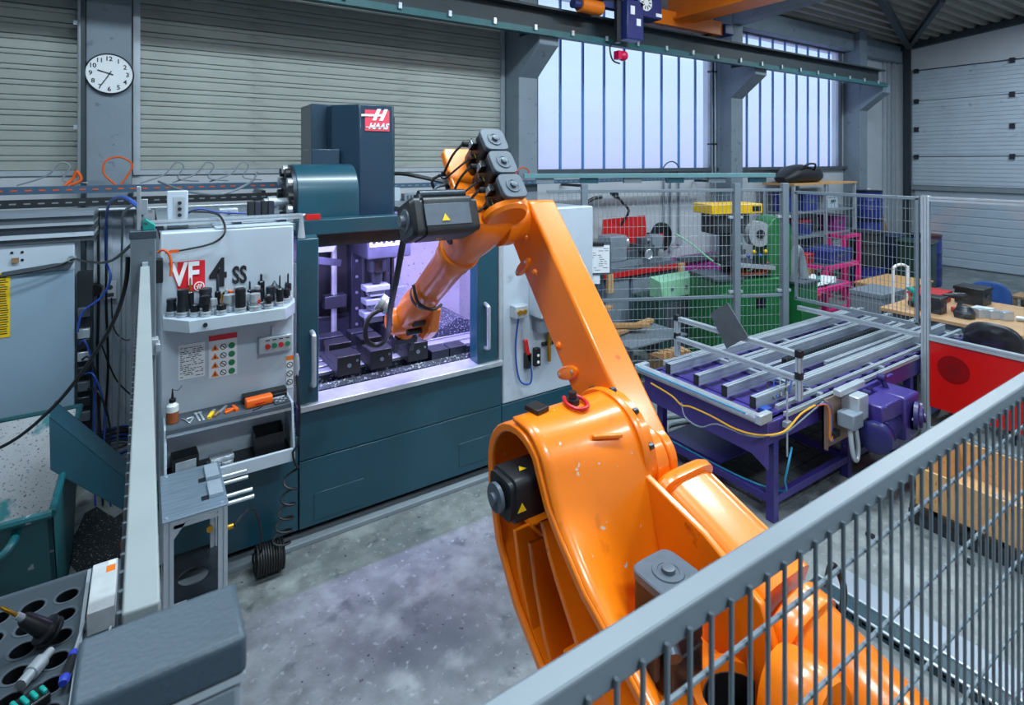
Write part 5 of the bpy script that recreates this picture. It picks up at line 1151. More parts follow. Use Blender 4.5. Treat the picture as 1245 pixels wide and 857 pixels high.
t = thing('wall_panel', 'tall white ribbed metal panel in front of the clock pillar base', 'panel', (-.26, 6.7, 0))
MB().bx(-.42, -.02, 6.70, 6.74, .02, 2.22).build('sheet', M_white, t)
for x in (-.40, -.31, -.2, -.1): MB().bx(x, x + .035, 6.675, 6.70, .02, 2.22).build('rib', M_white, t, bevel=.006)
t = thing('wall_socket', 'white wall socket with black plug on the ribbed panel', 'socket', (-.30, 6.68, 1.4))
MB().bx(-.34, -.24, 6.64, 6.675, 1.36, 1.53).build('socket_plate', M_paper, t, bevel=.005)
MB().cyl((-.29, 6.64, 1.475), (-.29, 6.635, 1.475), .023, n=14).bx(-.32, -.26, 6.636, 6.64, 1.385, 1.42).build('socket_insert', M_greydk, t)
MB().cyl((-.40, 6.64, 1.48), (-.40, 6.53, 1.48), .055, n=16).build('plug', M_blackplastic, t)
# ================================================================== CABLE TRAYS AND PIPES ALONG THE BACK
M_tray = mat('blue_steel_tray', '#47607a', .45, metal=.3, var=.1)
def perf_beam(label, x0, x1, y, z0, z1, m_, slot, nm='cable_tray'):
    t = thing(nm, label, 'cable tray', ((x0 + x1) / 2, y, z0))
    MB().bx(x0, x1, y - .006, y, z0, z1).bx(x0, x1, y, y + .15, z0, z0 + .006).build('side', m_, t)
    src = None; x = x0 + .05
    while x < x1 - .05:
        if src is None: src = o = MB().bx(0, .045, -.003, 0, 0, .012).build('slot', slot, t, world=False)
        else: o = inst(src, t)
        o.location = (x - (x0 + x1) / 2, -.006, (z1 - z0) / 2 - .006); x += .095
    for x in (x0 + .3, (x0 + x1) / 2, x1 - .3): MB().bx(x - .02, x + .02, y + .02, 6.97 if y > 6 else y + .13, z0 - .06, z0 - .02).build('wall_bracket', M_darksteel, t)
    return t
perf_beam('blue steel cable tray with orange slots along the back wall', -1.6, 1.35, 6.42, 2.40, 2.47, M_tray, M_orangecable)
perf_beam('dark perforated cable tray below the blue one', -1.6, 1.35, 6.36, 2.285, 2.36, M_dark, M_greycable)
solo(MB().cyl((-1.6, 6.25, 2.255), (1.3, 6.25, 2.255), .016, n=10), 'air_pipe', M_steel, 'long silver air pipe below the perforated cable tray', 'pipe', (-.1, 6.2, 2.24))
perf_beam('perforated steel beam behind the robot motors above the fence', 2.0, 9.0, 6.5, 2.36, 2.42, M_tray, M_greycable)
# rail kit lying over the white panel
t = thing('linear_rail', 'silver linear rail lying along the top of the white panel', 'rail', (.5, 4.28, 2.25))
profile((.02, 4.25, 2.297), (.95, 4.25, 2.297), .05, .035).build('rail_bar', M_alu, t)
MB().cyl((.0, 4.36, 2.2915), (1.0, 4.36, 2.2915), .012, n=10).build('rail_bar', M_steel, t)
for x, z in ((.045, 2.2505), (.5, 2.2622), (.79, 2.2622)): MB().bx(x, x + .05, 4.23, 4.38, z, 2.28).build('foot', M_darksteel, t)
MB().lathe((.92, 4.128, 2.152), (0, 0, 1), [(0, .028), (.05, .022), (.15, .012), (.16, .014)], 12).build('bracket_cone', M_alu, t)
MB().bx(.96, 1.06, 4.16, 4.2, 2.272, 2.31).build('red_stop', M_redpaint, t)
t = thing('switch_box', 'upright light grey switch box with two toggles above the white panel', 'switch', (.18, 4.33, 2.25))
MB().bx(.115, .235, 4.285, 4.34, 2.2515, 2.50).build('box_body', M_white, t, bevel=.006)
MB().bx(.15, .215, 4.281, 4.285, 2.29, 2.46).build('switch_plate', M_alu, t)
for z in (2.34, 2.38, 2.42): MB().cyl((.185, 4.281, z), (.185, 4.266, z), .012, n=10).build('toggle', M_darksteel, t)
t = thing('control_block', 'small pale terminal block beside the switch box on the rail', 'terminal block', (.5, 4.44, 2.25))
MB().bx(.43, .55, 4.41, 4.51, 2.2505, 2.36).build('block_body', M_alu, t, bevel=.006)
MB().cyl((.49, 4.41, 2.33), (.49, 4.40, 2.33), .015, n=10).build('knob', M_grey, t)
t = thing('valve_bank', 'dark violet valve bank standing before the changer drum', 'valve', (.72, 4.52, 2.25))
for k in range(4): MB().bx(.62 + k * .045, .66 + k * .045, 4.43, 4.51, 2.263, 2.40).build('valve_body', M_violetsteel if k % 2 else M_dark, t, bevel=.003)
MB().bx(.6, .84, 4.41, 4.53, 2.2505, 2.263).build('valve_base', M_darksteel, t)
t = thing('post_clamp', 'turquoise clamp block fixed on top of the fence post', 'clamp', (-.0, 2.6, 2.43))
MB().prism([(-.012, 2.43), (.03, 2.43), (.03, 2.45), (.0, 2.475), (-.012, 2.465)], 'y', 2.57, 2.62).build('clamp_body', M_turq, t, bevel=.003)
MB().bx(-.03, -.016, 2.575, 2.60, 2.43, 2.60).bx(-.016, .006, 2.58, 2.60, 2.49, 2.55).build('upright', M_alu, t, bevel=.002)
# small holster on the post: black block with orange tape
t = thing('lock_block', 'black lock block tied with orange tape on the panel edge', 'lock', (.06, 4.04, 1.95))
MB().bx(.046, .088, 4.03, 4.095, 1.95, 2.10).build('lock_body', M_blackplastic, t, bevel=.008)
MB().tube([(.06, 4.03, 2.14), (.09, 4.01, 2.155), (.12, 4.01, 2.12), (.13, 4.01, 2.05), (.125, 4.01, 1.99)], .008, 6).build('tape', M_orangecable, t)
MB().bx(.12, .17, 4.02, 4.03, 2.13, 2.15).build('tape_tail', M_orangecable, t)
# ================================================================== LOOSE CABLES (left)
def cable(label, pts, r, m_, cat='cable', nm='cable', n=7):
    p = Vector(pts[len(pts) // 2]); return solo(MB().tube(pts, r, n, 5), nm, m_, label, cat, tuple(p))
cable('black cable sagging from fence post to the cabinet eye bolt', [(.0, 2.57, 2.46), (-.06, 3.2, 2.30), (-.2, 4.2, 2.08), (-.40, 5.2, 1.96), (-.475, 5.535, 1.927), (-.58, 5.53, 1.885), (-.75, 5.50, 1.862), (-1.0, 5.48, 1.84), (-1.4, 5.48, 1.85)], .008, M_rubber)
cable('thick black cable running steeply down across the skip', [(-.058, 2.60, 2.33), (-.066, 2.62, 2.22), (-.11, 2.76, 2.05), (-.22, 3.05, 1.80), (-.36, 3.32, 1.56), (-.55, 3.58, 1.34), (-.75, 3.72, 1.25), (-1.1, 3.8, 1.2)], .008, M_rubber)
cable('blue cable arching over the panel and down to the rack', [(-.01, 2.6, 2.50), (-.08, 3.1, 2.53), (-.18, 4.2, 2.45), (-.24, 5.0, 2.28), (-.27, 5.55, 1.9), (-.24, 5.58, 1.75), (-.3, 5.58, 1.6), (-.42, 5.56, 1.5), (-.45, 5.55, 1.35)], .009, M_bluecable)
cable('grey cable beside the blue arch above the panel', [(.014, 2.62, 2.50), (-.045, 3.2, 2.49), (-.12, 4.3, 2.36), (-.15, 5.2, 2.16), (-.17, 5.62, 1.8), (-.18, 5.7, 1.2), (-.2, 5.9, .5), (-.22, 6.1, .03)], .008, M_greycable)
cable('black cable hanging straight down the ribbed panel near the rack', [(-0.383, 6.612, 2.236), (-0.377, 6.589, 1.424), (-0.383, 6.566, 0.728), (-0.348, 6.438, 0.032), (-0.290, 6.264, 0.020)], .012, M_rubber)
cable('black cable hanging down the middle of the ribbed panel', [(-0.313, 6.612, 2.236), (-0.319, 6.589, 1.424), (-0.302, 6.566, 0.728), (-0.325, 6.496, 0.148), (-0.232, 6.148, 0.020)], .010, M_rubber)
cable('thin black cable looping from socket to the panel edge', [(-0.278, 6.612, 1.378), (-0.255, 6.589, 1.076), (-0.139, 6.566, 0.960), (-0.058, 6.589, 1.134), (-0.046, 6.612, 1.424)], .006, M_rubber)
cable('slack dark cable crossing low over the ribbed panel', [(-0.348, 6.515, 0.960), (-0.232, 6.492, 0.612), (-0.058, 6.48, 0.380), (0.023, 6.50, 0.264)], .007, M_rubber)
for k in range(4):
    pts = [(-.445 + .02 * k, 5.585, 1.24 - .12 * k), (-.40 + .03 * k, 5.53 - .03 * k, 1.27 - .13 * k), (-.345 + .035 * k, 5.53 - .03 * k, 1.0 - .13 * k), (-.345 + .035 * k, 5.50 - .03 * k, .5 - .06 * k), (-.33 + .05 * k, 5.42 - .03 * k, .012)]
    cable(('dark blue cable dropping from the upper rack connector', 'black cable dropping from the rack middle', 'blue cable bowing out of the lower rack', 'thin black cable leaving the rack bottom')[k], pts, .007, (M_bluecable, M_rubber, M_bluecable, M_rubber)[k])
t = thing('cable_coil', 'pile of coiled grey and blue cables on floor behind the skip', 'cable coil', (-0.174, 6.032, 0.020))
for k in range(9):
    rr = .16 + .02 * (k % 4); pts = [(-.26 + .015 * (k % 3) + rr * 1.0 * math.cos(a), 6.30 + .01 * k + rr * 1.4 * math.sin(a), .015 + .012 * k) for a in [2 * PI * i / 16 + k for i in range(17)]]
    MB().tube(pts, .009, 6, 2).build('loop', (M_greycable, M_bluecable, M_rubber)[k % 3], t)
cable('orange cable loop standing up on the cable tray before the pillar', [(-.24, 6.46, 2.47), (-.33, 6.46, 2.58), (-.31, 6.46, 2.70), (-.2, 6.46, 2.73), (-.11, 6.46, 2.66), (-.15, 6.46, 2.55), (-.2, 6.46, 2.47)], .009, M_orangecable)
cable('crumpled orange cable end at the foot of the conduit', [(-.62, 6.46, 2.47), (-.56, 6.47, 2.53), (-.53, 6.46, 2.60), (-.50, 6.46, 2.52), (-.58, 6.45, 2.475)], .014, M_orangecable)
for k, (x0, lb) in enumerate(((-.75, 'grey cable bundle rising beside the conduit'), (.15, 'grey cable loop standing on the tray next to the clock pillar'), (.42, 'second grey cable loop further along the tray'), (.75, 'twisted grey cable loop close to the changer drum'))):
    cable(lb, [(x0 + dx_, 6.49 + .024 * k, z_) for dx_, z_ in ((-.2, 2.48), (0, 2.56), (.1, 2.68), (.17, 2.64), (.12, 2.52), (.3, 2.49))], .008, M_greycable)
cable('long pale cable drooping from the tray over the switch box', [(.1, 6.3, 2.5), (.3, 5.6, 2.43), (.55, 5.3, 2.42), (.8, 5.6, 2.50), (.95, 6.2, 2.58)], .010, M_greycable)
cable('black cable curling over the white panel top', [(.25, 4.28, 2.36), (.4, 4.2, 2.34), (.43, 4.06, 2.24), (.36, 4.06, 2.17), (.2, 4.06, 2.14), (.1, 4.07, 2.13)], .007, M_rubber)
cable('blue cable lying over the linear rail', [(.2, 4.4, 2.32), (.3, 4.35, 2.37), (.42, 4.38, 2.34), (.6, 4.4, 2.32)], .007, M_bluecable)
cable('black hose running from the column cover toward the robot elbow', [(1.93, 5.3, 2.55), (2.1, 5.2, 2.57), (2.4, 5.0, 2.50), (2.7, 4.9, 2.42)], .02, M_rubber, 'hose', 'hose')
# boxes at the rear edge of the machine
for x0, x1, z1, lb in ((1.98, 2.35, 2.40, 'white equipment box behind the column cover'), (2.4, 2.7, 2.33, 'low grey equipment box at the rear of the roof'), (2.12, 2.32, 2.56, 'tall slotted grey box behind the equipment boxes')):
    t = thing('equipment_box', lb, 'box', ((x0 + x1) / 2, 5.95 if z1 < 2.5 else 6.1, 2.2505)); y0 = 5.85 if z1 < 2.5 else 6.08
    MB().bx(x0, x1, y0, y0 + .1, 2.2505, z1).build('box_body', M_white if z1 > 2.35 else M_grey, t, bevel=.006)
    for k in range(4): MB().bx(x0 + .03 + k * .04, x0 + .05 + k * .04, y0 - .004, y0, z1 - .065, z1 - .02).build('vent_slot', M_greydk, t)
# ================================================================== TOOL CART (lower left)
t = thing('tool_cart', 'dark tool cart with rows of round tool pockets behind the edge-on fence', 'cart', (-.45, 2.5, 0)); cart = t
KZ = .95
m = MB().bx(-.78, -.7375, 1.95, 2.98, KZ - .03, KZ).bx(-.2125, -.10, 1.95, 2.98, KZ - .03, KZ).bx(-.7375, -.2125, 1.95, 1.9975, KZ - .03, KZ).bx(-.7375, -.2125, 2.9175, 2.98, KZ - .03, KZ)
for i in range(5):
    for j in range(8): m.holed(-.3175 - .105 * i, -.2125 - .105 * i, 2.8025 - .115 * j, 2.9175 - .115 * j, KZ - .03, KZ, .036)
m.build('top_plate', mat('cart_plate', '#39434b', .5, var=.1), t)
MB().bx(-.80, -.78, 1.93, 3.0, KZ - .14, KZ).bx(-.10, -.08, 1.93, 3.0, KZ - .14, KZ).bx(-.78, -.10, 1.93, 1.95, KZ - .14, KZ).bx(-.78, -.10, 2.98, 3.0, KZ - .14, KZ).build('frame', M_greydk, t)
for x in (-.76, -.12):
    for y in (1.97, 2.96): MB().bx(x - .02, x + .02, y - .02, y + .02, .08, KZ - .1).build('leg', M_greydk, t); MB().cyl((x - .015, y, .04), (x + .015, y, .04), .04, n=14).build('castor', M_blackplastic, t)
MB().bx(-.78, -.10, 1.95, 2.98, .3, .32).build('lower_shelf', M_greydk, t)
src = None
for i in range(6):
    for j in range(8):
        x = -.265 - .105 * i; y = 2.86 - .115 * j
        if x < -.74: continue
        if src is None:
            src = o = MB().hoop((0, 0, 0), (0, 0, 1), [(0, .046), (.002, .0455), (.002, .037), (.0, .036)], 24).build('pocket_ring', M_greydk, t, world=False)
            hole = h_ = MB().cup((0, 0, 0), .0345, .11, .0012).build('pocket_cup', M_blackplastic, t, world=False)
        else: o = inst(src, t); h_ = inst(hole, t)
        o.location = (x + .45, y - 2.5, KZ); h_.location = (x + .45, y - 2.5, KZ)
MB().bar((-.20, 1.97, KZ + .01), (-.20, 2.96, KZ + .01), .012, .02).build('edge_strip', M_alu, t)
t = thing('parts_carton', 'white carton with a small red label lying on the tool cart', 'box', (-.135, 2.71, KZ))
MB().bx(-.182, -.098, 2.57, 2.87, KZ + .001, KZ + .085).build('carton', mat('dirty_white_card', '#b9bdc0', .65, var=.12, scale=12), t, bevel=.003)
MB().bx(-.135, -.105, 2.79, 2.83, KZ + .085, KZ + .0855).build('red_label', M_labelor, t); MB().bx(-.13, -.105, 2.835, 2.865, KZ + .085, KZ + .0855).build('white_label', M_paper, t)
def lay_screwdriver(label, a, b, mh, cap_):
    a = Vector(a); b = Vector(b); d = (b - a).normalized(); t = thing('screwdriver', label, 'screwdriver', tuple(a))
    MB().lathe(a, d, [(0, .012), (.012, .016), (.025, .016)], 12).build('handle_end', cap_, t)
    MB().lathe(a + d * .025, d, [(0, .015), (.03, .018), (.07, .014), (.085, .014)], 12).build('grip', mh, t)
    MB().lathe(a + d * .11, d, [(0, .014), (.015, .015), (.03, .009)], 12).build('collar', cap_, t)
    MB().cyl(a + d * .14, b, .0045, n=8).build('shaft', M_steel, t)
lay_screwdriver('screwdriver with black and blue handle lying on the tool cart', (-.228, 2.34, KZ + .035), (-.192, 2.62, KZ + .03), M_blackplastic, M_skinwood)
lay_screwdriver('thin screwdriver with blue handle beside the white carton', (-.135, 2.36, KZ + .022), (-.11, 2.56, KZ + .015), M_skinwood, M_skinwood)
t = thing('tool_holder', 'black tapered tool holder with gold drill leaning in the cart', 'tool holder', (-.265, 2.63, KZ)); t.rotation_euler = (math.radians(8), math.radians(-38), 0)
MB().lathe((0, 0, .03), (0, 0, 1), [(0, .03), (.008, .047), (.016, .047), (.02, .038), (.026, .038), (.03, .047), (.038, .047), (.042, .03), (.12, .024), (.135, .018)], 22).build('body', M_blackplastic, t, world=False)
MB().lathe((0, 0, .165), (0, 0, 1), [(0, .012), (.025, .011), (.026, .007)], 12).build('collet', M_steel, t, world=False)
MB().lathe((0, 0, .19), (0, 0, 1), [(0, .006), (.06, .006), (.07, .001)], 10).build('drill', M_brass, t, world=False)
t = thing('tool_holder', 'bright steel cylindrical tool holder lying in the cart', 'tool holder', (-.345, 2.42, KZ + .027)); t.rotation_euler = (0, math.radians(90), math.radians(60))
MB().lathe((0, 0, 0), (0, 0, 1), [(0, .018), (.04, .018), (.041, .024), (.09, .024), (.092, .016), (.13, .014)], 18).build('body', M_steel, t, world=False)
t = thing('hex_key_set', 'turquoise and black folding hex key set on the cart', 'hex key set', (-.315, 2.33, KZ + .0022)); t.rotation_euler = (0, 0, .5)
MB().bx(-.05, .05, -.035, .035, 0, .035).build('holder', M_blackplastic, t, world=False, bevel=.006)
for k in range(4): MB().bx(-.04 + k * .023, -.027 + k * .023, -.03, .02 - .006 * k, .035, .05).build('clip', M_turq, t, world=False, bevel=.004)
t = thing('steel_ring', 'bright steel clamping ring lying on the dark cart', 'ring', (-.42, 2.27, KZ + .0022))
MB().lathe((0, 0, 0), (0, 0, 1), [(0, .035), (.012, .035), (.012, .026), (.0, .026)], 22).build('ring_body', M_steel, t, world=False)
MB().bx(.03, .05, -.008, .008, 0, .012).build('clamp_lug', M_steel, t, world=False)
# ================================================================== ON THE RIGHT MACHINE PANEL
t = thing('air_gun', 'red handled air blow gun hung on the white panel by blue hose', 'air gun', (2.84, 4.07, 1.0))
MB().bar((2.84, 4.065, .92), (2.80, 4.065, 1.12), .035, .03).build('grip', M_redpaint, t, bevel=.006)
MB().cyl((2.80, 4.065, 1.12), (2.765, 4.065, 1.20), .006, n=8).build('nozzle', M_steel, t)
MB().tube([(2.845, 4.06, .92), (2.86, 4.05, .80), (2.84, 4.06, .72), (2.74, 4.07, .78), (2.70, 4.07, 1.05), (2.71, 4.04, 1.33)], .008, 6).build('air_line', M_bluecable, t)
t = thing('wall_holster', 'small black holster with white dial on the white panel', 'holster', (2.93, 4.08, .9))
MB().bx(2.80, 2.86, 4.05, 4.096, .86, .99).build('pocket', M_blackplastic, t, bevel=.005); MB().bx(2.90, 2.96, 4.05, 4.096, .86, 1.02).build('pocket', M_blackplastic, t, bevel=.005)
for z in (.9, .96): MB().cyl((2.93, 4.05, z), (2.93, 4.045, z), .013, n=12).build('dial', M_logowhite, t)
t = thing('hand_tool', 'brass headed tool with brown handle in a wall clip', 'hand tool', (3.06, 4.07, .88))
MB().lathe((3.06, 4.06, .88), (0, 0, 1), [(0, .016), (.12, .018), (.13, .012), (.15, .024), (.2, .024), (.27, .012), (.28, .012)], 14).build('tool_body', M_brass, t)
MB().bx(3.0, 3.12, 4.07, 4.096, 1.02, 1.05).build('clip', M_darksteel, t)
# ================================================================== WORKSHOP BEHIND THE DIAGONAL FENCE
t = thing('control_cabinet', 'white control cabinet with black cables behind the robot arm', 'cabinet', (3.92, 5.4, 0))
MB().bx(3.66, 3.94, 5.12, 5.7, .06, 2.14).build('body', M_white, t, bevel=.01); MB().bx(3.68, 3.92, 5.105, 5.12, .1, 2.1).build('door', M_white, t, bevel=.006); MB().bx(3.68, 3.92, 5.14, 5.68, 0, .06).build('plinth', M_dark, t)
for k in range(3): MB().tube([(3.68 + .03 * k, 5.08, 2.16), (3.74 + .04 * k, 5.06, 2.12), (3.82 + .03 * k, 5.06, 1.95), (3.84 + .03 * k, 5.07, 1.7)], .012, 6).build('cable', M_rubber, t)
for k, (x, lb) in enumerate(((7.85, 'slim grey conduit on the back wall above the magenta cabinet'), (8.02, 'middle grey conduit of three on the back wall'), (8.25, 'grey conduit ending in a small socket box'))):
    t = thing('wall_conduit', lb, 'conduit', (x, 6.97, 1.0)); MB().cyl((x, 6.97, 1.0 + .1 * k), (x, 6.97, 2.48), .018, n=8).build('pipe', M_grey, t); MB().bx(x - .05, x + .05, 6.93, 6.99, .95 + .1 * k, 1.08 + .1 * k).build('junction_box', M_alu, t)
# bench lathe with red splash guard
t = thing('bench_lathe', 'grey bench lathe with red splash guard on red edged bench', 'lathe', (6.5, 6.45, 1.06)); BL = 1.0605
MB().bx(5.85, 7.2, 6.25, 6.6, BL, BL + .08).build('chip_tray', M_grey, t)
MB().bx(6.1, 7.15, 6.35, 6.5, BL + .08, BL + .22).build('bed', M_greydk, t, bevel=.01)
MB().bx(5.9, 6.25, 6.28, 6.58, BL + .08, BL + .48).build('headstock', M_grey, t, bevel=.02)
MB().cyl((6.25, 6.42, BL + .34), (6.34, 6.42, BL + .34), .1, n=20).build('chuck', M_steel, t)
MB().bx(6.55, 6.78, 6.2, 6.56, BL + .2, BL + .3).bx(6.6, 6.72, 6.3, 6.45, BL + .3, BL + .4).build('carriage', M_greydk, t, bevel=.008)
MB().lathe((6.62, 6.2, BL + .16), (0, -1, 0), [(0, .08), (.02, .085), (.03, .07), (.02, .06)], 20).build('hand_wheel', M_steel, t)
MB().lathe((6.9, 6.2, BL + .16), (0, -1, 0), [(0, .06), (.02, .065), (.03, .03)], 20).build('hand_wheel', M_steel, t)
MB().bx(6.88, 7.12, 6.34, 6.52, BL + .2, BL + .42).build('tailstock', M_grey, t, bevel=.015); MB().cyl((6.8, 6.42, BL + .34), (6.9, 6.42, BL + .34), .03, n=12).build('quill', M_steel, t)
MB().prism([(6.02, BL + .16), (7.05, BL + .2), (7.0, BL + .72), (6.06, BL + .70)], 'y', 6.62, 6.64).build('splash_guard', M_redpaint, t)
MB().tube([(6.42, 6.6, BL + .6), (6.5, 6.5, BL + .82), (6.3, 6.45, BL + .98), (6.2, 6.45, BL + 1.08)], .02, 8).build('lamp_arm', M_blackplastic, t); MB().lathe((6.2, 6.45, BL + 1.05), (-.5, 0, .6), [(0, .03), (.05, .05), (.12, .07)], 14).build('lamp_head', M_blackplastic, t)
MB().bx(5.80, 5.9, 6.3, 6.5, BL + .1, BL + .3).build('switch_panel', M_alu, t)
t = thing('work_bench', 'steel bench with red front edge carrying the lathe', 'bench', (6.3, 6.4, 0))
MB().bx(5.5, 7.25, 6.0, 6.9, 1.0, 1.06).build('top', M_greydk, t); MB().bx(5.5, 7.25, 5.98, 6.0, .99, 1.065).build('red_edge', M_redpaint, t)
for x in (5.55, 6.1, 6.65): MB().bx(x, x + .5, 6.05, 6.85, .1, .98).build('cabinet_base', mat('blue_grey_cabinet', '#5d7186', .5, var=.08), t, bevel=.008); MB().bx(x + .02, x + .48, 6.035, 6.05, .3, .95).build('cabinet_door', M_grey, t)
for x, y, lb in ((5.52, 5.98, 'wooden block strapped at the near corner of lathe bench'), (7.05, 5.98, 'wooden block at the far end of the red bench edge')):
    t = thing('wood_block', lb, 'wood block', (x, y, .8)); MB().bx(x, x + .1, y - .06, y - .005, .8, 1.07).build('block', M_wood, t, bevel=.004); MB().bx(x + .04, x + .06, y - .065, y - .06, .8, 1.07).build('strap', M_alu, t)
t = thing('pillar_drill', 'grey pillar drill with lever near the diagonal fence post', 'drill', (4.75, 5.75, 0))
MB().cyl((4.75, 5.75, 0), (4.75, 5.75, 1.9), .04, n=14).build('column', M_steel, t); MB().bx(4.6, 4.95, 5.6, 5.9, 1.55, 1.95).build('head', M_grey, t, bevel=.02); MB().cyl((4.7, 5.6, 1.75), (4.7, 5.57, 1.75), .09, n=18).build('dial', M_alu, t)
MB().tube([(4.75, 5.58, 1.95), (4.72, 5.55, 2.1), (4.85, 5.5, 2.2), (5.0, 5.5, 2.22)], .025, 8).build('lever', M_blackplastic, t); MB().bx(4.5, 5.0, 5.5, 6.0, 0, .06).build('foot', M_darksteel, t); MB().bx(4.55, 4.95, 5.55, 5.9, .95, 1.0).build('table', M_darksteel, t)
t = thing('wall_fan', 'round black wall fan with red centre beside the conduits', 'fan', (7.45, 6.7, 1.35))
MB().lathe((7.45, 6.75, 1.38), (0, -1, 0), [(0, .2), (.05, .25), (.1, .25), (.11, .22), (.06, .2)], 28).build('ring', M_blackplastic, t); MB().lathe((7.45, 6.7, 1.38), (0, -1, 0), [(0, .07), (.04, .06)], 16).build('motor', M_redpaint, t)
for k in range(5):
    a = 2 * PI * k / 5; MB().bar((7.45 + .06 * math.cos(a), 6.69, 1.38 + .06 * math.sin(a)), (7.45 + .2 * math.cos(a), 6.69, 1.38 + .2 * math.sin(a)), .1, .012, up=(0, 1, 0)).build('blade', M_blackplastic, t)
MB().bx(7.42, 7.48, 6.74, 6.99, 1.34, 1.42).build('wall_arm', M_darksteel, t)
cable('black and green cable drooping from fan toward the green saw', [(7.72, 6.6, 1.42), (7.82, 6.4, 1.3), (7.9, 5.9, 1.0), (7.7, 5.4, 1.05), (7.2, 4.95, 1.5)], .016, M_greenlt)
t = thing('steel_cabinet', 'long magenta steel cabinet with dark top beam at the back wall', 'cabinet', (8.4, 6.6, 0))
MB().bx(7.6, 9.2, 6.35, 6.9, .1, .95).build('body', M_magenta, t, bevel=.01); MB().bx(7.5, 9.3, 6.3, 6.42, .97, 1.05).build('top_beam', M_greydk, t)
for x in (7.62, 8.16, 8.7): MB().bx(x, x + .48, 6.335, 6.35, .15, .9).build('door', M_magenta, t, bevel=.006)
t = thing('sheet_bender', 'low steel machine with pale green sloping cover', 'machine', (6.45, 5.4, 0))
MB().prism([(5.30, .78), (5.34, 1.02), (5.55, 1.06), (5.55, .78)], 'x', 5.95, 6.95).build('cover', M_greenlt, t, bevel=.01); MB().bx(5.9, 7.0, 5.32, 5.85, 0, .77).build('body', mat('dark_green_cabinet', '#2e4a48', .5, var=.1), t, bevel=.01)
for x in (6.15, 6.45, 6.75): MB().cyl((x, 5.32, .9), (x, 5.30, .9), .02, n=10).build('knob', M_greydk, t)
MB().bx(6.0, 6.4, 5.31, 5.32, .2, .7).build('door', M_greydk, t); MB().bx(6.5, 6.9, 5.31, 5.32, .2, .7).build('door', M_greydk, t)
# low table with planks
t = thing('steel_table', 'low steel sheet table with loose timber near the diagonal fence', 'table', (5.3, 5.0, 0))
MB().bx(4.75, 5.75, 4.72, 5.3, .48, .50).build('top', M_grey, t)
for x in (4.8, 5.7):
    for y in (4.77, 5.25): MB().bx(x - .025, x + .025, y - .025, y + .025, 0, .48).build('leg', M_greydk, t)
for k, (a, b, z, lb) in enumerate((((4.8, 5.1), (5.7, 5.28), .55, 'long orange timber plank across the low steel table'), ((4.9, 5.25), (5.35, 5.0), .61, 'short timber plank laid crosswise over the long one'), ((4.75, 5.35), (5.2, 5.55), .74, 'raised timber offcut above the steel table'))):
    t = solo(MB().bar((a[0], a[1], z), (b[0], b[1], z), .09, .045), 'timber_plank', M_wood, lb, 'plank', ((a[0] + b[0]) / 2, (a[1] + b[1]) / 2, z), bevel=.003)
t = thing('timber_box', 'wooden box of offcuts under the low steel table edge', 'box', (5.2, 4.58, 0))
MB().bx(5.0, 5.5, 4.42, 4.44, .05, .4).bx(5.0, 5.5, 4.66, 4.68, .05, .4).bx(5.0, 5.02, 4.44, 4.66, .05, .4).bx(5.48, 5.5, 4.44, 4.66, .05, .4).build('side', M_wooddk, t); MB().bx(5.0, 5.5, 4.42, 4.68, 0, .05).build('bottom', M_wooddk, t)
for k in range(5): MB().box((5.07 + .09 * k, 4.55, .28), (.06, .16, .3), (.1 * k - .2, .05, .2)).build('offcut', M_wood, t)
# green band saw group (rotated)
t = thing('bandsaw', 'green band saw cabinet with domed wheel housing and yellow head', 'band saw', (6.70, 4.65, 0), rz=-.31)
L_ = lambda nm, mb, m_, **k: mb.build(nm, m_, t, world=False, **k)
L_('cabinet', MB().bx(-.56, .5, -.3, .3, 0, 1.15), M_green, bevel=.015); L_('cabinet_door', MB().bx(-.5, -.1, -.312, -.3, .15, 1.0), M_green, bevel=.006); L_('cabinet_door', MB().bx(-.02, .45, -.312, -.3, .15, 1.0), M_green, bevel=.006)
L_('warning_plate', MB().bx(.03, .17, -.32, -.312, .78, .9), M_blackplastic); L_('orange_plate', MB().bx(.03, .17, -.322, -.312, .92, .96), M_orangeplastic)
L_('top_plate', MB().bx(-.58, -.15, -.32, .3, 1.15, 1.19), M_greydk, bevel=.005)
L_('wheel_housing', MB().prism([(.32, 1.15)] + [(.5 + .18 * math.cos(a), 1.75 + .2 * math.sin(a)) for a in [PI - PI * k / 12 for k in range(13)]] + [(.68, 1.15)], 'y', -.2, .12), M_green, bevel=.01)
L_('saw_wheel', MB().cyl((.2, -.18, 1.72), (.2, -.05, 1.72), .17, n=24), M_steel); L_('wheel_hub', MB().cyl((.2, -.2, 1.72), (.2, -.18, 1.72), .06, n=16), M_darksteel)
L_('saw_table', MB().bx(-.25, .3, -.25, .2, 1.3, 1.34), M_darksteel, bevel=.005); L_('guide_rail', MB().bar((-.3, -.3, 1.36), (.35, -.26, 1.28), .06, .05), M_alu)
L_('column', MB().cyl((-.12, .1, 1.15), (-.12, .1, 2.0), .07, n=16), M_darksteel); L_('drive_head', MB().bx(-.42, .12, -.08, .25, 1.72, 1.99), M_dark, bevel=.02); L_('head_cover', MB().bx(-.5, .28, -.13, .3, 1.99, 2.12), M_yellow, bevel=.01)
L_('cover_label', MB().bx(.12, .25, -.134, -.13, 2.02, 2.09), M_blackplastic); L_('spindle', MB().cyl((-.2, .05, 1.35), (-.2, .05, 1.72), .05, n=14), M_darksteel)
for k in range(4): L_('knob', MB().ball((.0 + .09 * k, -.2, 1.44 + .05 * (k % 2)), .028, 10, 6), M_yellow if k % 2 else M_bluecable)
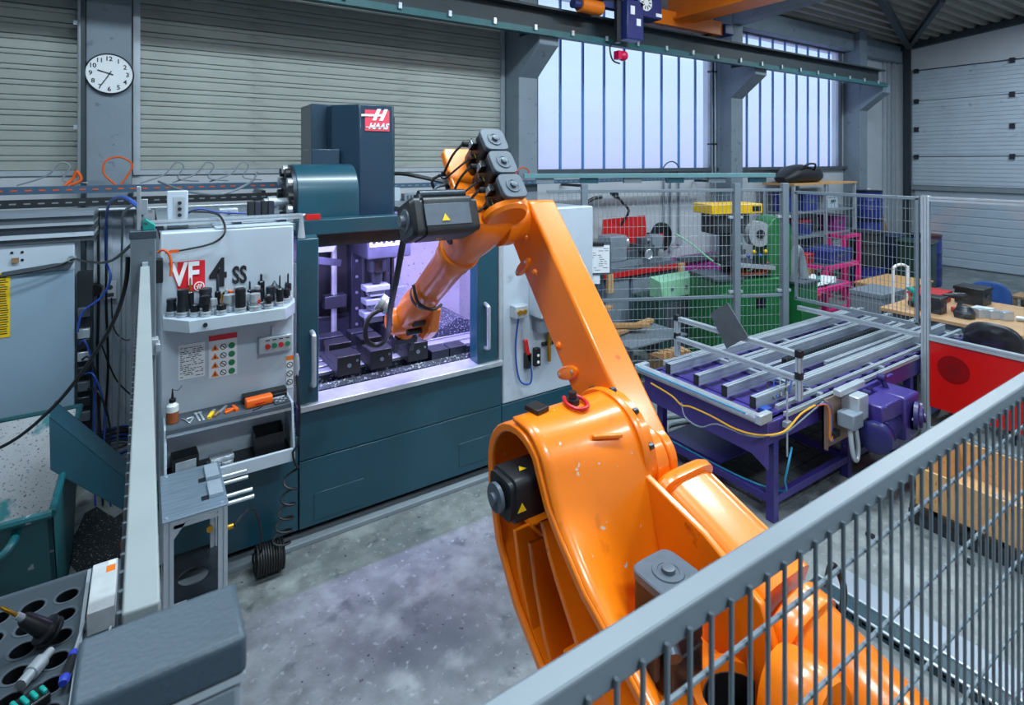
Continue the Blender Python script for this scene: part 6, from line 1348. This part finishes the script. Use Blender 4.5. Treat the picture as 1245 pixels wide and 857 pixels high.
for k in range(3): L_('strap', MB().tube([(-.2 + .05 * k, -.1, 1.20 + .02 * k), (.1, -.24 + .05 * k, 1.21), (.3, -.2, 1.23 + .05 * k), (.38, -.05, 1.36 - .03 * k), (.2, .05, 1.22), (-.05, .0, 1.21)], .018, 6), M_orangecable)
t = thing('extraction_cabinet', 'green cabinet with flexible grey hose behind the corner post', 'cabinet', (7.66, 4.4, 0))
MB().bx(7.46, 7.86, 4.2, 4.6, 0, 1.0).build('body', M_green, t, bevel=.01); MB().bx(7.44, 7.88, 4.18, 4.62, 1.0, 1.03).build('lid', M_greydk, t)
MB().tube([(7.55, 4.4, 1.03), (7.56, 4.4, 1.2), (7.68, 4.4, 1.45), (7.78, 4.4, 1.3), (7.78, 4.35, 1.03)], .06, 12, 6).build('hose', M_greycable, t)
# ================================================================== CORNER RACK, BARRELS
t = thing('storage_rack', 'grey steel storage rack with wooden top in the far corner', 'rack', (11.9, 6.5, 0))
for x in (10.7, 11.9, 13.1):
    for y in (6.2, 6.8): MB().bx(x - .025, x + .025, y - .025, y + .025, 0, 2.2).build('upright', M_alu, t)
for z in (.4, 1.16, 1.66): MB().bx(10.68, 13.12, 6.18, 6.82, z - .03, z).build('shelf', M_grey, t)
MB().bx(10.66, 13.14, 6.16, 6.84, 2.2, 2.24).build('top_board', M_wood, t)
def crate(label, x, y, z, w_, d_, h_, m_, cat='crate', nm='crate', rz=0, hollow=False, band=None):
    t = thing(nm, label, cat, (x, y, z), rz)
    MB().bx(-w_ / 2, w_ / 2, -d_ / 2, d_ / 2, 0, h_ * .8).build('body', m_, t, world=False, bevel=.01)
    MB().bx(-w_ / 2 - .012, w_ / 2 + .012, -d_ / 2 - .012, d_ / 2 + .012, h_ * .8, h_).build('rim', band or m_, t, world=False, bevel=.008)
    MB().bx(-w_ * .18, w_ * .18, -d_ / 2 - .014, -d_ / 2, h_ * .45, h_ * .62).build('grip', M_greydk, t, world=False)
    return t
crate('blue lidded box on the upper rack shelf', 10.92, 6.5, 1.661, .3, .35, .38, M_blue)
crate('dark blue box at the middle of the upper rack shelf', 11.55, 6.5, 1.661, .5, .4, .36, M_blue)
crate('red and blue box on the middle rack shelf', 11.4, 6.5, 1.161, .38, .35, .32, M_blue, band=M_redpaint)
crate('magenta box at the end of the middle rack shelf', 12.75, 6.5, 1.161, .5, .35, .34, M_magenta)
crate('pale grey box standing on the upper shelf end', 12.5, 6.5, 1.661, .45, .3, .3, M_white)
crate('white appliance box on the lowest rack shelf', 12.55, 6.5, .401, .6, .4, .62, M_white, 'box', 'appliance_box')
crate('grey box on the lowest rack shelf', 11.3, 6.5, .401, .6, .4, .45, M_greydk)
t = thing('duffel_bag', 'black duffel bag slumped on top of the rack', 'bag', (11.4, 6.5, 2.24))
MB().loft([ring((x, 6.5, 2.24 + h), (0, 1, 0), (0, 0, 1), a, h, 2.6, 18) for x, a, h in ((10.75, .1, .06), (10.85, .2, .10), (11.1, .25, .17), (11.4, .25, .19), (11.7, .24, .16), (11.95, .2, .15), (12.1, .1, .09))]).build('bag_body', mat('black_nylon', '#12151c', .55, var=.2, scale=8, bump=.5, bscale=12), t)
MB().tube([(11.1, 6.28, 2.5), (11.2, 6.2, 2.62), (11.5, 6.2, 2.62), (11.6, 6.28, 2.5)], .02, 8).build('strap', M_rubber, t)
MB().ball((11.95, 6.45, 2.38), .16, 12, 8, (1.1, 1, .85)).build('side_pocket', mat('blue_black_nylon', '#1c2440', .5, var=.2), t)
def barrel(label, x, y, z, r, h, m_, lid=None):
    t = thing('barrel', label, 'barrel', (x, y, z))
    MB().lathe((0, 0, 0), (0, 0, 1), [(0, r * .92), (.03, r), (h * .33, r * 1.0), (h * .35, r * 1.04), (h * .38, r), (h * .64, r), (h * .66, r * 1.04), (h * .69, r), (h * .93, r), (h * .97, r * .88), (h * .975, r * .85)], 24).build('drum', m_, t, world=False)
    MB().lathe((0, 0, h * .955), (0, 0, 1), [(0, r * 1.02), (h * .04, r * 1.02), (h * .045, r * .9)], 24).build('lid', lid or m_, t, world=False)
    return t
barrel('blue plastic barrel stacked on top beside the rack', 14.1, 6.35, 1.33, .27, .68, M_blue, M_blackplastic)
barrel('blue plastic barrel under the stacked one', 14.1, 6.35, .65, .27, .68, M_blue, M_blackplastic)
crate('wooden crate carrying the two stacked blue barrels', 14.1, 6.35, 0, .7, .7, .65, M_wooddk)
barrel('black open steel barrel in front of the leaning boards', 12.38, 5.6, .551, .3, .7, M_dark)
barrel('dark blue barrel below the black one', 12.38, 5.6, 0, .31, .55, M_blue)
barrel('blue barrel standing near the slatted door', 14.2, 5.25, 0, .28, 1.1, M_blue, M_blackplastic)
def bin_(label, x, y, m_):
    t = thing('wheelie_bin', label, 'bin', (x, y, 0), rz=.2)
    MB().prism([(-.22, .1), (.22, .1), (.28, 1.05), (-.28, 1.05)], 'y', -.28, .28).build('tub', m_, t, world=False, bevel=.02); MB().bx(-.31, .31, -.32, .33, 1.05, 1.10).build('lid', m_, t, world=False, bevel=.02)
    for s in (-.22, .22): MB().cyl((s - .03, .28, .1), (s + .03, .28, .1), .1, n=16).build('wheel', M_blackplastic, t, world=False)
    MB().cyl((-.2, .36, 1.0), (.2, .36, 1.0), .015, n=8).build('handle', M_blackplastic, t, world=False)
bin_('dark blue wheelie bin beside the black barrel', 13.5, 5.75, mat('navy_plastic', '#1b2748', .45, var=.05)); bin_('dark green wheelie bin beside the blue barrel', 12.98, 4.95, mat('bottle_green_plastic', '#16352f', .45, var=.05))
for k, (x, lb) in enumerate(((15.0, 'tall pale board leaning in the corner'), (15.5, 'narrow brown board leaning by the door jamb'))):
    solo(MB().bar((x, 6.4, .02), (x + .25, 6.92, 2.0 - .2 * k), .3 - .14 * k, .03, up=(0, -1, .3)), 'leaning_board', M_paper if k == 0 else M_wooddk, lb, 'board', (x, 6.4, 0))
# ================================================================== PINK FRAMES, CRATES
def pink_table(label, x0, x1, y0, y1, h):
    t = thing('tube_frame_table', label, 'frame', ((x0 + x1) / 2, (y0 + y1) / 2, 0)); s = .035
    for x in (x0, x1):
        for y in (y0, y1): MB().bx(x - s, x + s, y - s, y + s, 0, h).build('leg', M_pink, t, bevel=.004)
    for y in (y0, y1): MB().bx(x0, x1, y - s, y + s, h - .06, h).build('rail', M_pink, t); MB().bx(x0, x1, y - s, y + s, .1, .16).build('rail', M_pink, t)
    for x in (x0, x1): MB().bx(x - s, x + s, y0, y1, h - .06, h).build('rail', M_pink, t)
    MB().bx(x0 + .03, x1 - .03, y0 + .03, y1 - .03, h - .02, h + .004).build('top', M_greydk, t)
    return t
pink_table('pink square tube frame table carrying the blue crate', 9.6, 10.7, 5.0, 5.6, .9); pink_table('lower pink tube frame table with white sheets on top', 8.4, 9.48, 4.55, 4.95, .75)
pink_table('tall narrow pink frame behind the blue crate', 11.3, 11.9, 5.55, 5.8, 1.25)
crate('blue crate with lid on the pink frame table', 10.25, 5.3, .9055, .75, .45, .22, M_blue); crate('red parts box on the pink frame table', 9.70, 5.45, .9055, .25, .25, .16, M_redpaint)
t = thing('sheet_stack', 'stack of white sheet offcuts on the lower pink table', 'sheets', (8.9, 4.8, .755))
for k in range(4): MB().box((8.85 + .06 * k, 4.8, .765 + .012 * k), (.7, .35, .01), (0, 0, .1 * k)).build('sheet', M_paper, t)
t = thing('cordless_drill', 'black and turquoise cordless drill on the lower pink table', 'drill', (8.75, 4.7, .815)); MB().bar((8.7, 4.65, .95), (8.95, 4.75, .95), .08, .08).build('motor_housing', M_blackplastic, t, bevel=.02); MB().bar((8.74, 4.67, .92), (8.7, 4.65, .82), .05, .05).build('grip', M_turq, t, bevel=.01); MB().cyl((8.95, 4.75, .95), (9.05, 4.79, .95), .025, n=12).build('chuck', M_steel, t)
t = thing('plywood_sheet', 'plywood panel leaning behind the pink frames', 'panel', (10.6, 5.75, 0)); MB().bar((10.0, 5.94, .3), (11.2, 5.94, .3), .02, .6, up=(0, .1, 1)).build('panel_board', M_wood, t); MB().bx(10.9, 10.95, 5.87, 5.92, 0, .7).build('batten', M_wooddk, t)
t = thing('plywood_box', 'pale plywood box behind the grey crate', 'box', (10.9, 4.5, 0)); MB().bx(10.4, 11.6, 4.2, 4.9, 0, .55).build('box_body', M_wood, t); MB().bx(10.38, 11.62, 4.18, 4.92, .55, .58).build('box_lid', M_wood, t)
crate('grey plastic crate with round badge beside the pink frames', 9.35, 4.1, .375, .7, .45, .36, mat('light_grey_plastic', '#77808c', .5, var=.05)); crate('grey plastic crate lowest of the two by the pink frames', 9.35, 4.1, 0, .7, .45, .37, mat('light_grey_plastic', '#77808c', .5))
t = thing('parts_basket', 'tangle of grey metal parts on the floor beside the grey crates', 'basket', (8.6, 3.85, 0)); MB().bx(8.3, 8.9, 3.82, 4.12, 0, .3).build('basket_body', M_darksteel, t)
for k in range(8): MB().tube([(8.35 + .06 * k, 3.87, .3), (8.4 + .06 * k, 3.97, .42 + .02 * (k % 3)), (8.36 + .07 * k, 4.07, .31)], .012, 6).build('bent_rod', M_steel, t)
t = thing('hand_truck', 'white tubular hand truck handle standing by the red crate', 'hand truck', (8.75, 3.55, 0)); MB().tube([(8.68, 3.6, .06), (8.68, 3.6, 1.1), (8.70, 3.59, 1.22), (8.78, 3.55, 1.25), (8.86, 3.51, 1.22), (8.88, 3.5, 1.1), (8.88, 3.5, .06)], .02, 10).build('handle_tube', M_logowhite, t)
for z in (.3, .6): MB().bar((8.68, 3.6, z), (8.88, 3.5, z), .02, .02).build('crossbar', M_logowhite, t)
MB().bx(8.66, 8.9, 3.35, 3.55, .0, .02).build('toe_plate', M_logowhite, t)
for p in ((8.66, 3.64), (8.92, 3.5)): MB().cyl((p[0] - .02, p[1], .09), (p[0] + .02, p[1] - .01, .09), .09, n=16).build('wheel', M_blackplastic, t)
# ================================================================== WORK TABLE BEHIND THE GUARD
t = thing('work_table', 'long wooden work table covered with tools behind the guard frame', 'table', (8.2, 2.2, 0)); WZ = .86
for k in range(4): MB().bx(7.70 + .38 * k, 8.075 + .38 * k, .3, 3.35, WZ - .04, WZ).build('board', M_woodbench, t, bevel=.002)
for x in (7.78, 9.12):
    for y in (.4, 2.0, 3.25): MB().bx(x - .035, x + .035, y - .035, y + .035, 0, WZ - .04).build('leg', M_greydk, t)
MB().bx(7.72, 7.76, .32, 3.33, WZ - .11, WZ - .04).bx(9.14, 9.18, .32, 3.33, WZ - .11, WZ - .04).build('apron', M_greydk, t)
MB().bx(7.8, 9.1, .5, 3.3, .3, .33).build('lower_shelf', M_wooddk, t)
crate('red plastic crate on the end of the work table', 8.55, 3.12, WZ, .5, .3, .14, M_redpaint)
WZ += .0005
def big_drill(label, x, y, rz, mb_, mg, mbat):
    t = thing('cordless_drill', label, 'drill', (x, y, WZ), rz)
    MB().lathe((-.1, 0, .2), (1, 0, 0), [(0, .03), (.02, .038), (.14, .036), (.16, .028), (.2, .022), (.24, .014)], 14).build('motor_housing', mb_, t, world=False)
    MB().bar((-.05, 0, .17), (-.02, 0, .06), .035, .045).build('grip', mg, t, world=False, bevel=.008); MB().bx(-.07, .05, -.035, .035, 0, .06).build('battery', mbat, t, world=False, bevel=.01)
big_drill('cordless drill with red battery standing on the work table', 8.22, 2.72, 2.3, M_blackplastic, M_blackplastic, M_redpaint); big_drill('turquoise cordless drill beside the black tool bag', 8.1, 3.14, .8, M_turq, M_turq, M_blackplastic)
crate('black tool bag on the work table behind the guard post', 7.99, 2.88, WZ, .18, .22, .2, M_blackplastic, 'bag', 'tool_bag'); crate('black open tool case at the table back', 8.92, 2.78, WZ, .3, .3, .22, M_blackplastic, 'case', 'tool_case')
t = thing('tool_pouch', 'small black pouch beside the red battery drill', 'pouch', (8.02, 2.58, WZ)); MB().loft([ring((8.02, 2.58, WZ + h), (1, 0, 0), (0, 1, 0), a, b, 3, 16) for h, a, b in ((0, .09, .09), (.06, .1, .1), (.12, .06, .07), (.14, .03, .04))]).build('pouch_body', M_blackplastic, t); MB().bx(7.93, 7.94, 2.52, 2.64, WZ + .03, WZ + .08).build('flap', M_greydk, t)
t = thing('clamp_fixture', 'shiny steel clamp fixture lying on the work table', 'fixture', (8.22, 2.4, WZ))
for k in range(3): MB().box((8.20 + .05 * k, 2.48 - .1 * k, WZ + .05), (.12, .09, .1), (.0, 0, -.6)).build('segment', M_steel, t, bevel=.006)
MB().cyl((8.35, 2.2, WZ + .03), (8.37, 2.12, WZ + .03), .03, n=12).build('screw', M_steel, t)
t = thing('metal_tin', 'flat metal tin near the table edge', 'tin', (8.02, 1.9, WZ)); MB().bx(7.93, 8.11, 1.83, 1.99, WZ, WZ + .05).build('tin_body', M_steel, t, bevel=.01); MB().bx(7.95, 8.09, 1.85, 1.97, WZ + .05, WZ + .056).build('tin_lid', M_darksteel, t)
for k, (y, c, lb) in enumerate(((1.72, M_labelyel, 'yellow pencil on the work table'), (1.68, M_labelgrn, 'green pencil beside the yellow one'), (2.33, M_labelyel, 'yellow marker lying before the steel fixture'))):
    t = thing('pencil', lb, 'pencil', (7.89, y, WZ), rz=1.2 + .2 * k); MB().cyl((-.08, 0, .008), (.06, 0, .008), .008, n=6).build('barrel', c, t, world=False); MB().cyl((.06, 0, .008), (.09, 0, .008), .008, .001, n=6).build('tip', M_wood, t, world=False)
t = thing('booklet', 'red and white booklet lying behind the drills', 'booklet', (8.62, 2.58, WZ)); MB().bx(8.52, 8.72, 2.5, 2.68, WZ, WZ + .02).build('cover', M_redpaint, t); MB().bx(8.52, 8.72, 2.5, 2.68, WZ + .02, WZ + .026).build('page', M_paper, t)
# chairs
def office_chair(label, x, y, rz, m_, h):
    t = thing('office_chair', label, 'chair', (x, y, 0), rz)
    MB().loft([ring((dx, 0, h - .27 + 0 * dx), (0, 1, 0), (0, 0, 1), a, b, 2.8, 24) for dx, a, b in ((-.035, .2, .2), (-.03, .235, .235), (.0, .25, .25), (.025, .24, .24), (.03, .22, .22))]).build('backrest', m_, t, world=False, sub=1)
    MB().loft([ring((.26, 0, z), (1, 0, 0), (0, 1, 0), a, a, 3, 24) for z, a in ((.44, .21), (.45, .235), (.5, .24), (.52, .2))]).build('seat', m_, t, world=False)
    MB().tube([(.04, 0, h - .25), (.07, 0, .55), (.1, 0, .43), (.25, 0, .42)], .02, 8).build('back_support', M_blackplastic, t, world=False); MB().cyl((.26, 0, .1), (.26, 0, .44), .03, n=12).build('gas_spring', M_darksteel, t, world=False)
    for k in range(5):
        a = 2 * PI * k / 5; e = (.26 + .28 * math.cos(a), .28 * math.sin(a)); MB().bar((.26, 0, .11), (e[0], e[1], .075), .04, .03).build('foot', M_blackplastic, t, world=False); MB().cyl((e[0] - .015, e[1], .03), (e[0] + .015, e[1], .03), .03, n=12).build('castor', M_blackplastic, t, world=False)
office_chair('blue upholstered office chair behind the wooden work table', 9.75, 2.85, PI, M_chairblue, 1.05); office_chair('black office chair between guard frame and work table', 6.86, 1.98, 0, M_blackplastic, 1.15)
t = thing('wood_stool', 'brown wooden stool beyond the work table', 'stool', (10.4, 2.6, 0)); MB().bx(10.2, 10.6, 2.35, 2.75, .76, .8).build('seat', M_wooddk, t, bevel=.006)
for x in (10.24, 10.56):
    for y in (2.39, 2.71): MB().bx(x - .02, x + .02, y - .02, y + .02, 0, .76).build('leg', M_wooddk, t)
MB().bx(10.24, 10.56, 2.38, 2.4, .3, .34).build('stretcher', M_wooddk, t)
t = thing('cardboard_carton', 'open cardboard carton on the shelf below the work table', 'carton', (7.9, 2.9, .3305)); MB().bx(7.65, 8.1, 2.7, 3.2, .3305, .6).build('carton_body', M_wood, t); MB().box((7.62, 2.95, .63), (.02, .45, .12), (0, .5, 0)).build('flap', M_wood, t)
t = thing('black_bench', 'black padded bench seat behind the guard frame', 'bench', (6.95, 2.95, 0)); MB().bx(6.6, 7.25, 2.5, 3.3, .55, .68).build('pad', M_blackplastic, t, bevel=.03)
for x in (6.65, 7.2):
    for y in (2.55, 3.25): MB().bx(x - .02, x + .02, y - .02, y + .02, 0, .55).build('leg', M_greydk, t)
# ================================================================== FLOOR ITEMS IN FRONT
t = thing('pallet_box', 'open plywood box of steel parts on a dark pallet', 'box', (5.2, 1.1, 0)); bx0, bx1, by0, by1 = 4.8, 5.56, .45, 1.84
for x0, x1, y0, y1 in ((bx0, bx1, by1 - .02, by1), (bx0, bx1, by0, by0 + .02), (bx0, bx0 + .02, by0 + .02, by1 - .02), (bx1 - .02, bx1, by0 + .02, by1 - .02)): MB().bx(x0, x1, y0, y1, .16, .42).build('side', M_wood, t, bevel=.002)
MB().bx(bx0, bx1, by0, by1, .145, .16).build('bottom', M_wood, t)
for x in (4.78, 5.12, 5.47): MB().bx(x, x + .1, .4, 1.88, .0, .10).build('runner', M_dark, t)
for k in range(8): MB().bx(4.77, 5.6, .4 + k * .19, .54 + k * .19, .10, .145).build('deck_plank', mat('dark_oiled_timber', '#2c261f', .7, var=.3, scale=8), t)
for k in range(9): MB().bar((4.98 + .04 * (k % 3), .75 + .1 * k, .18 + .015 * (k % 2)), (5.35, .7 + .1 * k, .18), .05, .03).build('steel_part', M_steel if k % 3 else M_white, t, bevel=.003)
t = thing('floor_duct', 'dark slotted cable duct fixed along the concrete floor', 'cable duct', (3.52, 1.0, 0)); MB().bx(3.462, 3.58, -.4, 1.92, 0, .004).bx(3.576, 3.58, -.4, 1.92, .004, .055).bx(3.46, 3.58, -.4, 1.92, .051, .055).build('duct_body', M_tealdark, t)
m = MB().bx(3.46, 3.463, -.4, 1.92, 0, .018).bx(3.46, 3.463, -.4, 1.92, .034, .051)
for k in range(43): m.bx(3.46, 3.463, -.4 + k * .054, -.376 + k * .054, .018, .034)
m.build('slotted_side', M_tealdark, t)
MB().bx(3.45, 3.465, -.4, 1.92, .055, .062).bx(3.575, 3.59, -.4, 1.92, .055, .062).build('edge', M_alu, t)
solo(MB().bx(3.62, 3.86, -.4, 1.92, .0, .006), 'floor_plate', mat('worn_floor_plate', '#8f98a4', .45, metal=.2, var=.12, scale=3), 'smooth metal cover plate on floor beside the cable duct', 'plate', (4.0, .7, 0))
for k, (x, y) in enumerate(((4.62, 1.45), (4.35, 1.95))): solo(MB().box((x, y, .012), (.05, .03, .02), (0, 0, .5 + k)).cyl((x, y + .02, .0), (x, y + .02, .016), .014, n=8), 'metal_scrap', M_darksteel, ('small dark metal scrap on floor before the pallet box', 'small dark metal scrap on floor below the gear motor')[k], 'scrap', (x, y, 0))

# ================================================================== UNDER AND BEHIND THE CONVEYOR
t = thing('duckboard', 'dark weathered floor boards lying under the purple conveyor', 'floor boards', (5.1, 3.0, 0))
M_duck = mat('grey_weathered_board', '#565a5a', .8, var=.35, scale=5, stretch=(7, 1, 1), bump=.4, bscale=30, spots=[('#2c2f30', .42, 3., .1)])
for k in range(8): MB().bx(4.05, 6.15, 2.49 + k * .122, 2.602 + k * .122, .0, .022).build('plank', M_duck, t, bevel=.003)
for k, (a, b, lb) in enumerate(((3.45, 3.75, 'grey flexible hose lying on floor beyond the conveyor end'), (3.3, 3.95, 'pale hose curled on floor next to the diagonal fence'), (3.72, 4.42, 'dark grey hose crossing the floor behind the conveyor'))):
    cable(lb, [(a, b - .25, .03), (a + .3, b + .05, .03), (a + .75, b - .02, .03 + .05 * (k == 1)), (a + 1.0, b + (.12 if k < 2 else .0), .03), (a + (1.5 if k < 2 else 1.2), b - (.05 if k < 2 else .3), .03)], .028, M_greycable if k < 2 else M_greydk, 'hose', 'hose', 10)
cable('thin dark cable loop rising above the fence duct at the wall', [(7.7, 6.95, 2.4), (7.85, 6.94, 2.62), (8.05, 6.94, 2.68), (8.2, 6.94, 2.58), (8.15, 6.95, 2.4)], .012, M_greydk)
cable('orange cable loop on the perforated beam behind the robot motors', [(4.35, 6.48, 2.43), (4.3, 6.47, 2.52), (4.4, 6.47, 2.6), (4.52, 6.47, 2.55), (4.48, 6.48, 2.43)], .010, M_orangecable)
for x, lb in ((9.22, 'thin white pipe beside the window next to the column'), (9.12, 'thin grey pipe running down the window edge')):
    t = thing('wall_pipe', lb, 'pipe', (x, 6.9, 0)); MB().cyl((x, 6.9, .0), (x, 6.9, 5.3), .016, n=8).build('pipe', M_alu if x > 9.2 else M_grey, t)
    for z in (1.5, 3.0, 4.4): MB().bx(x - .03, x + .03, 6.88, 6.99, z, z + .03).build('clip', M_darksteel, t)
for o in bpy.data.objects: 
    if o.type == 'MESH': o.data.update()
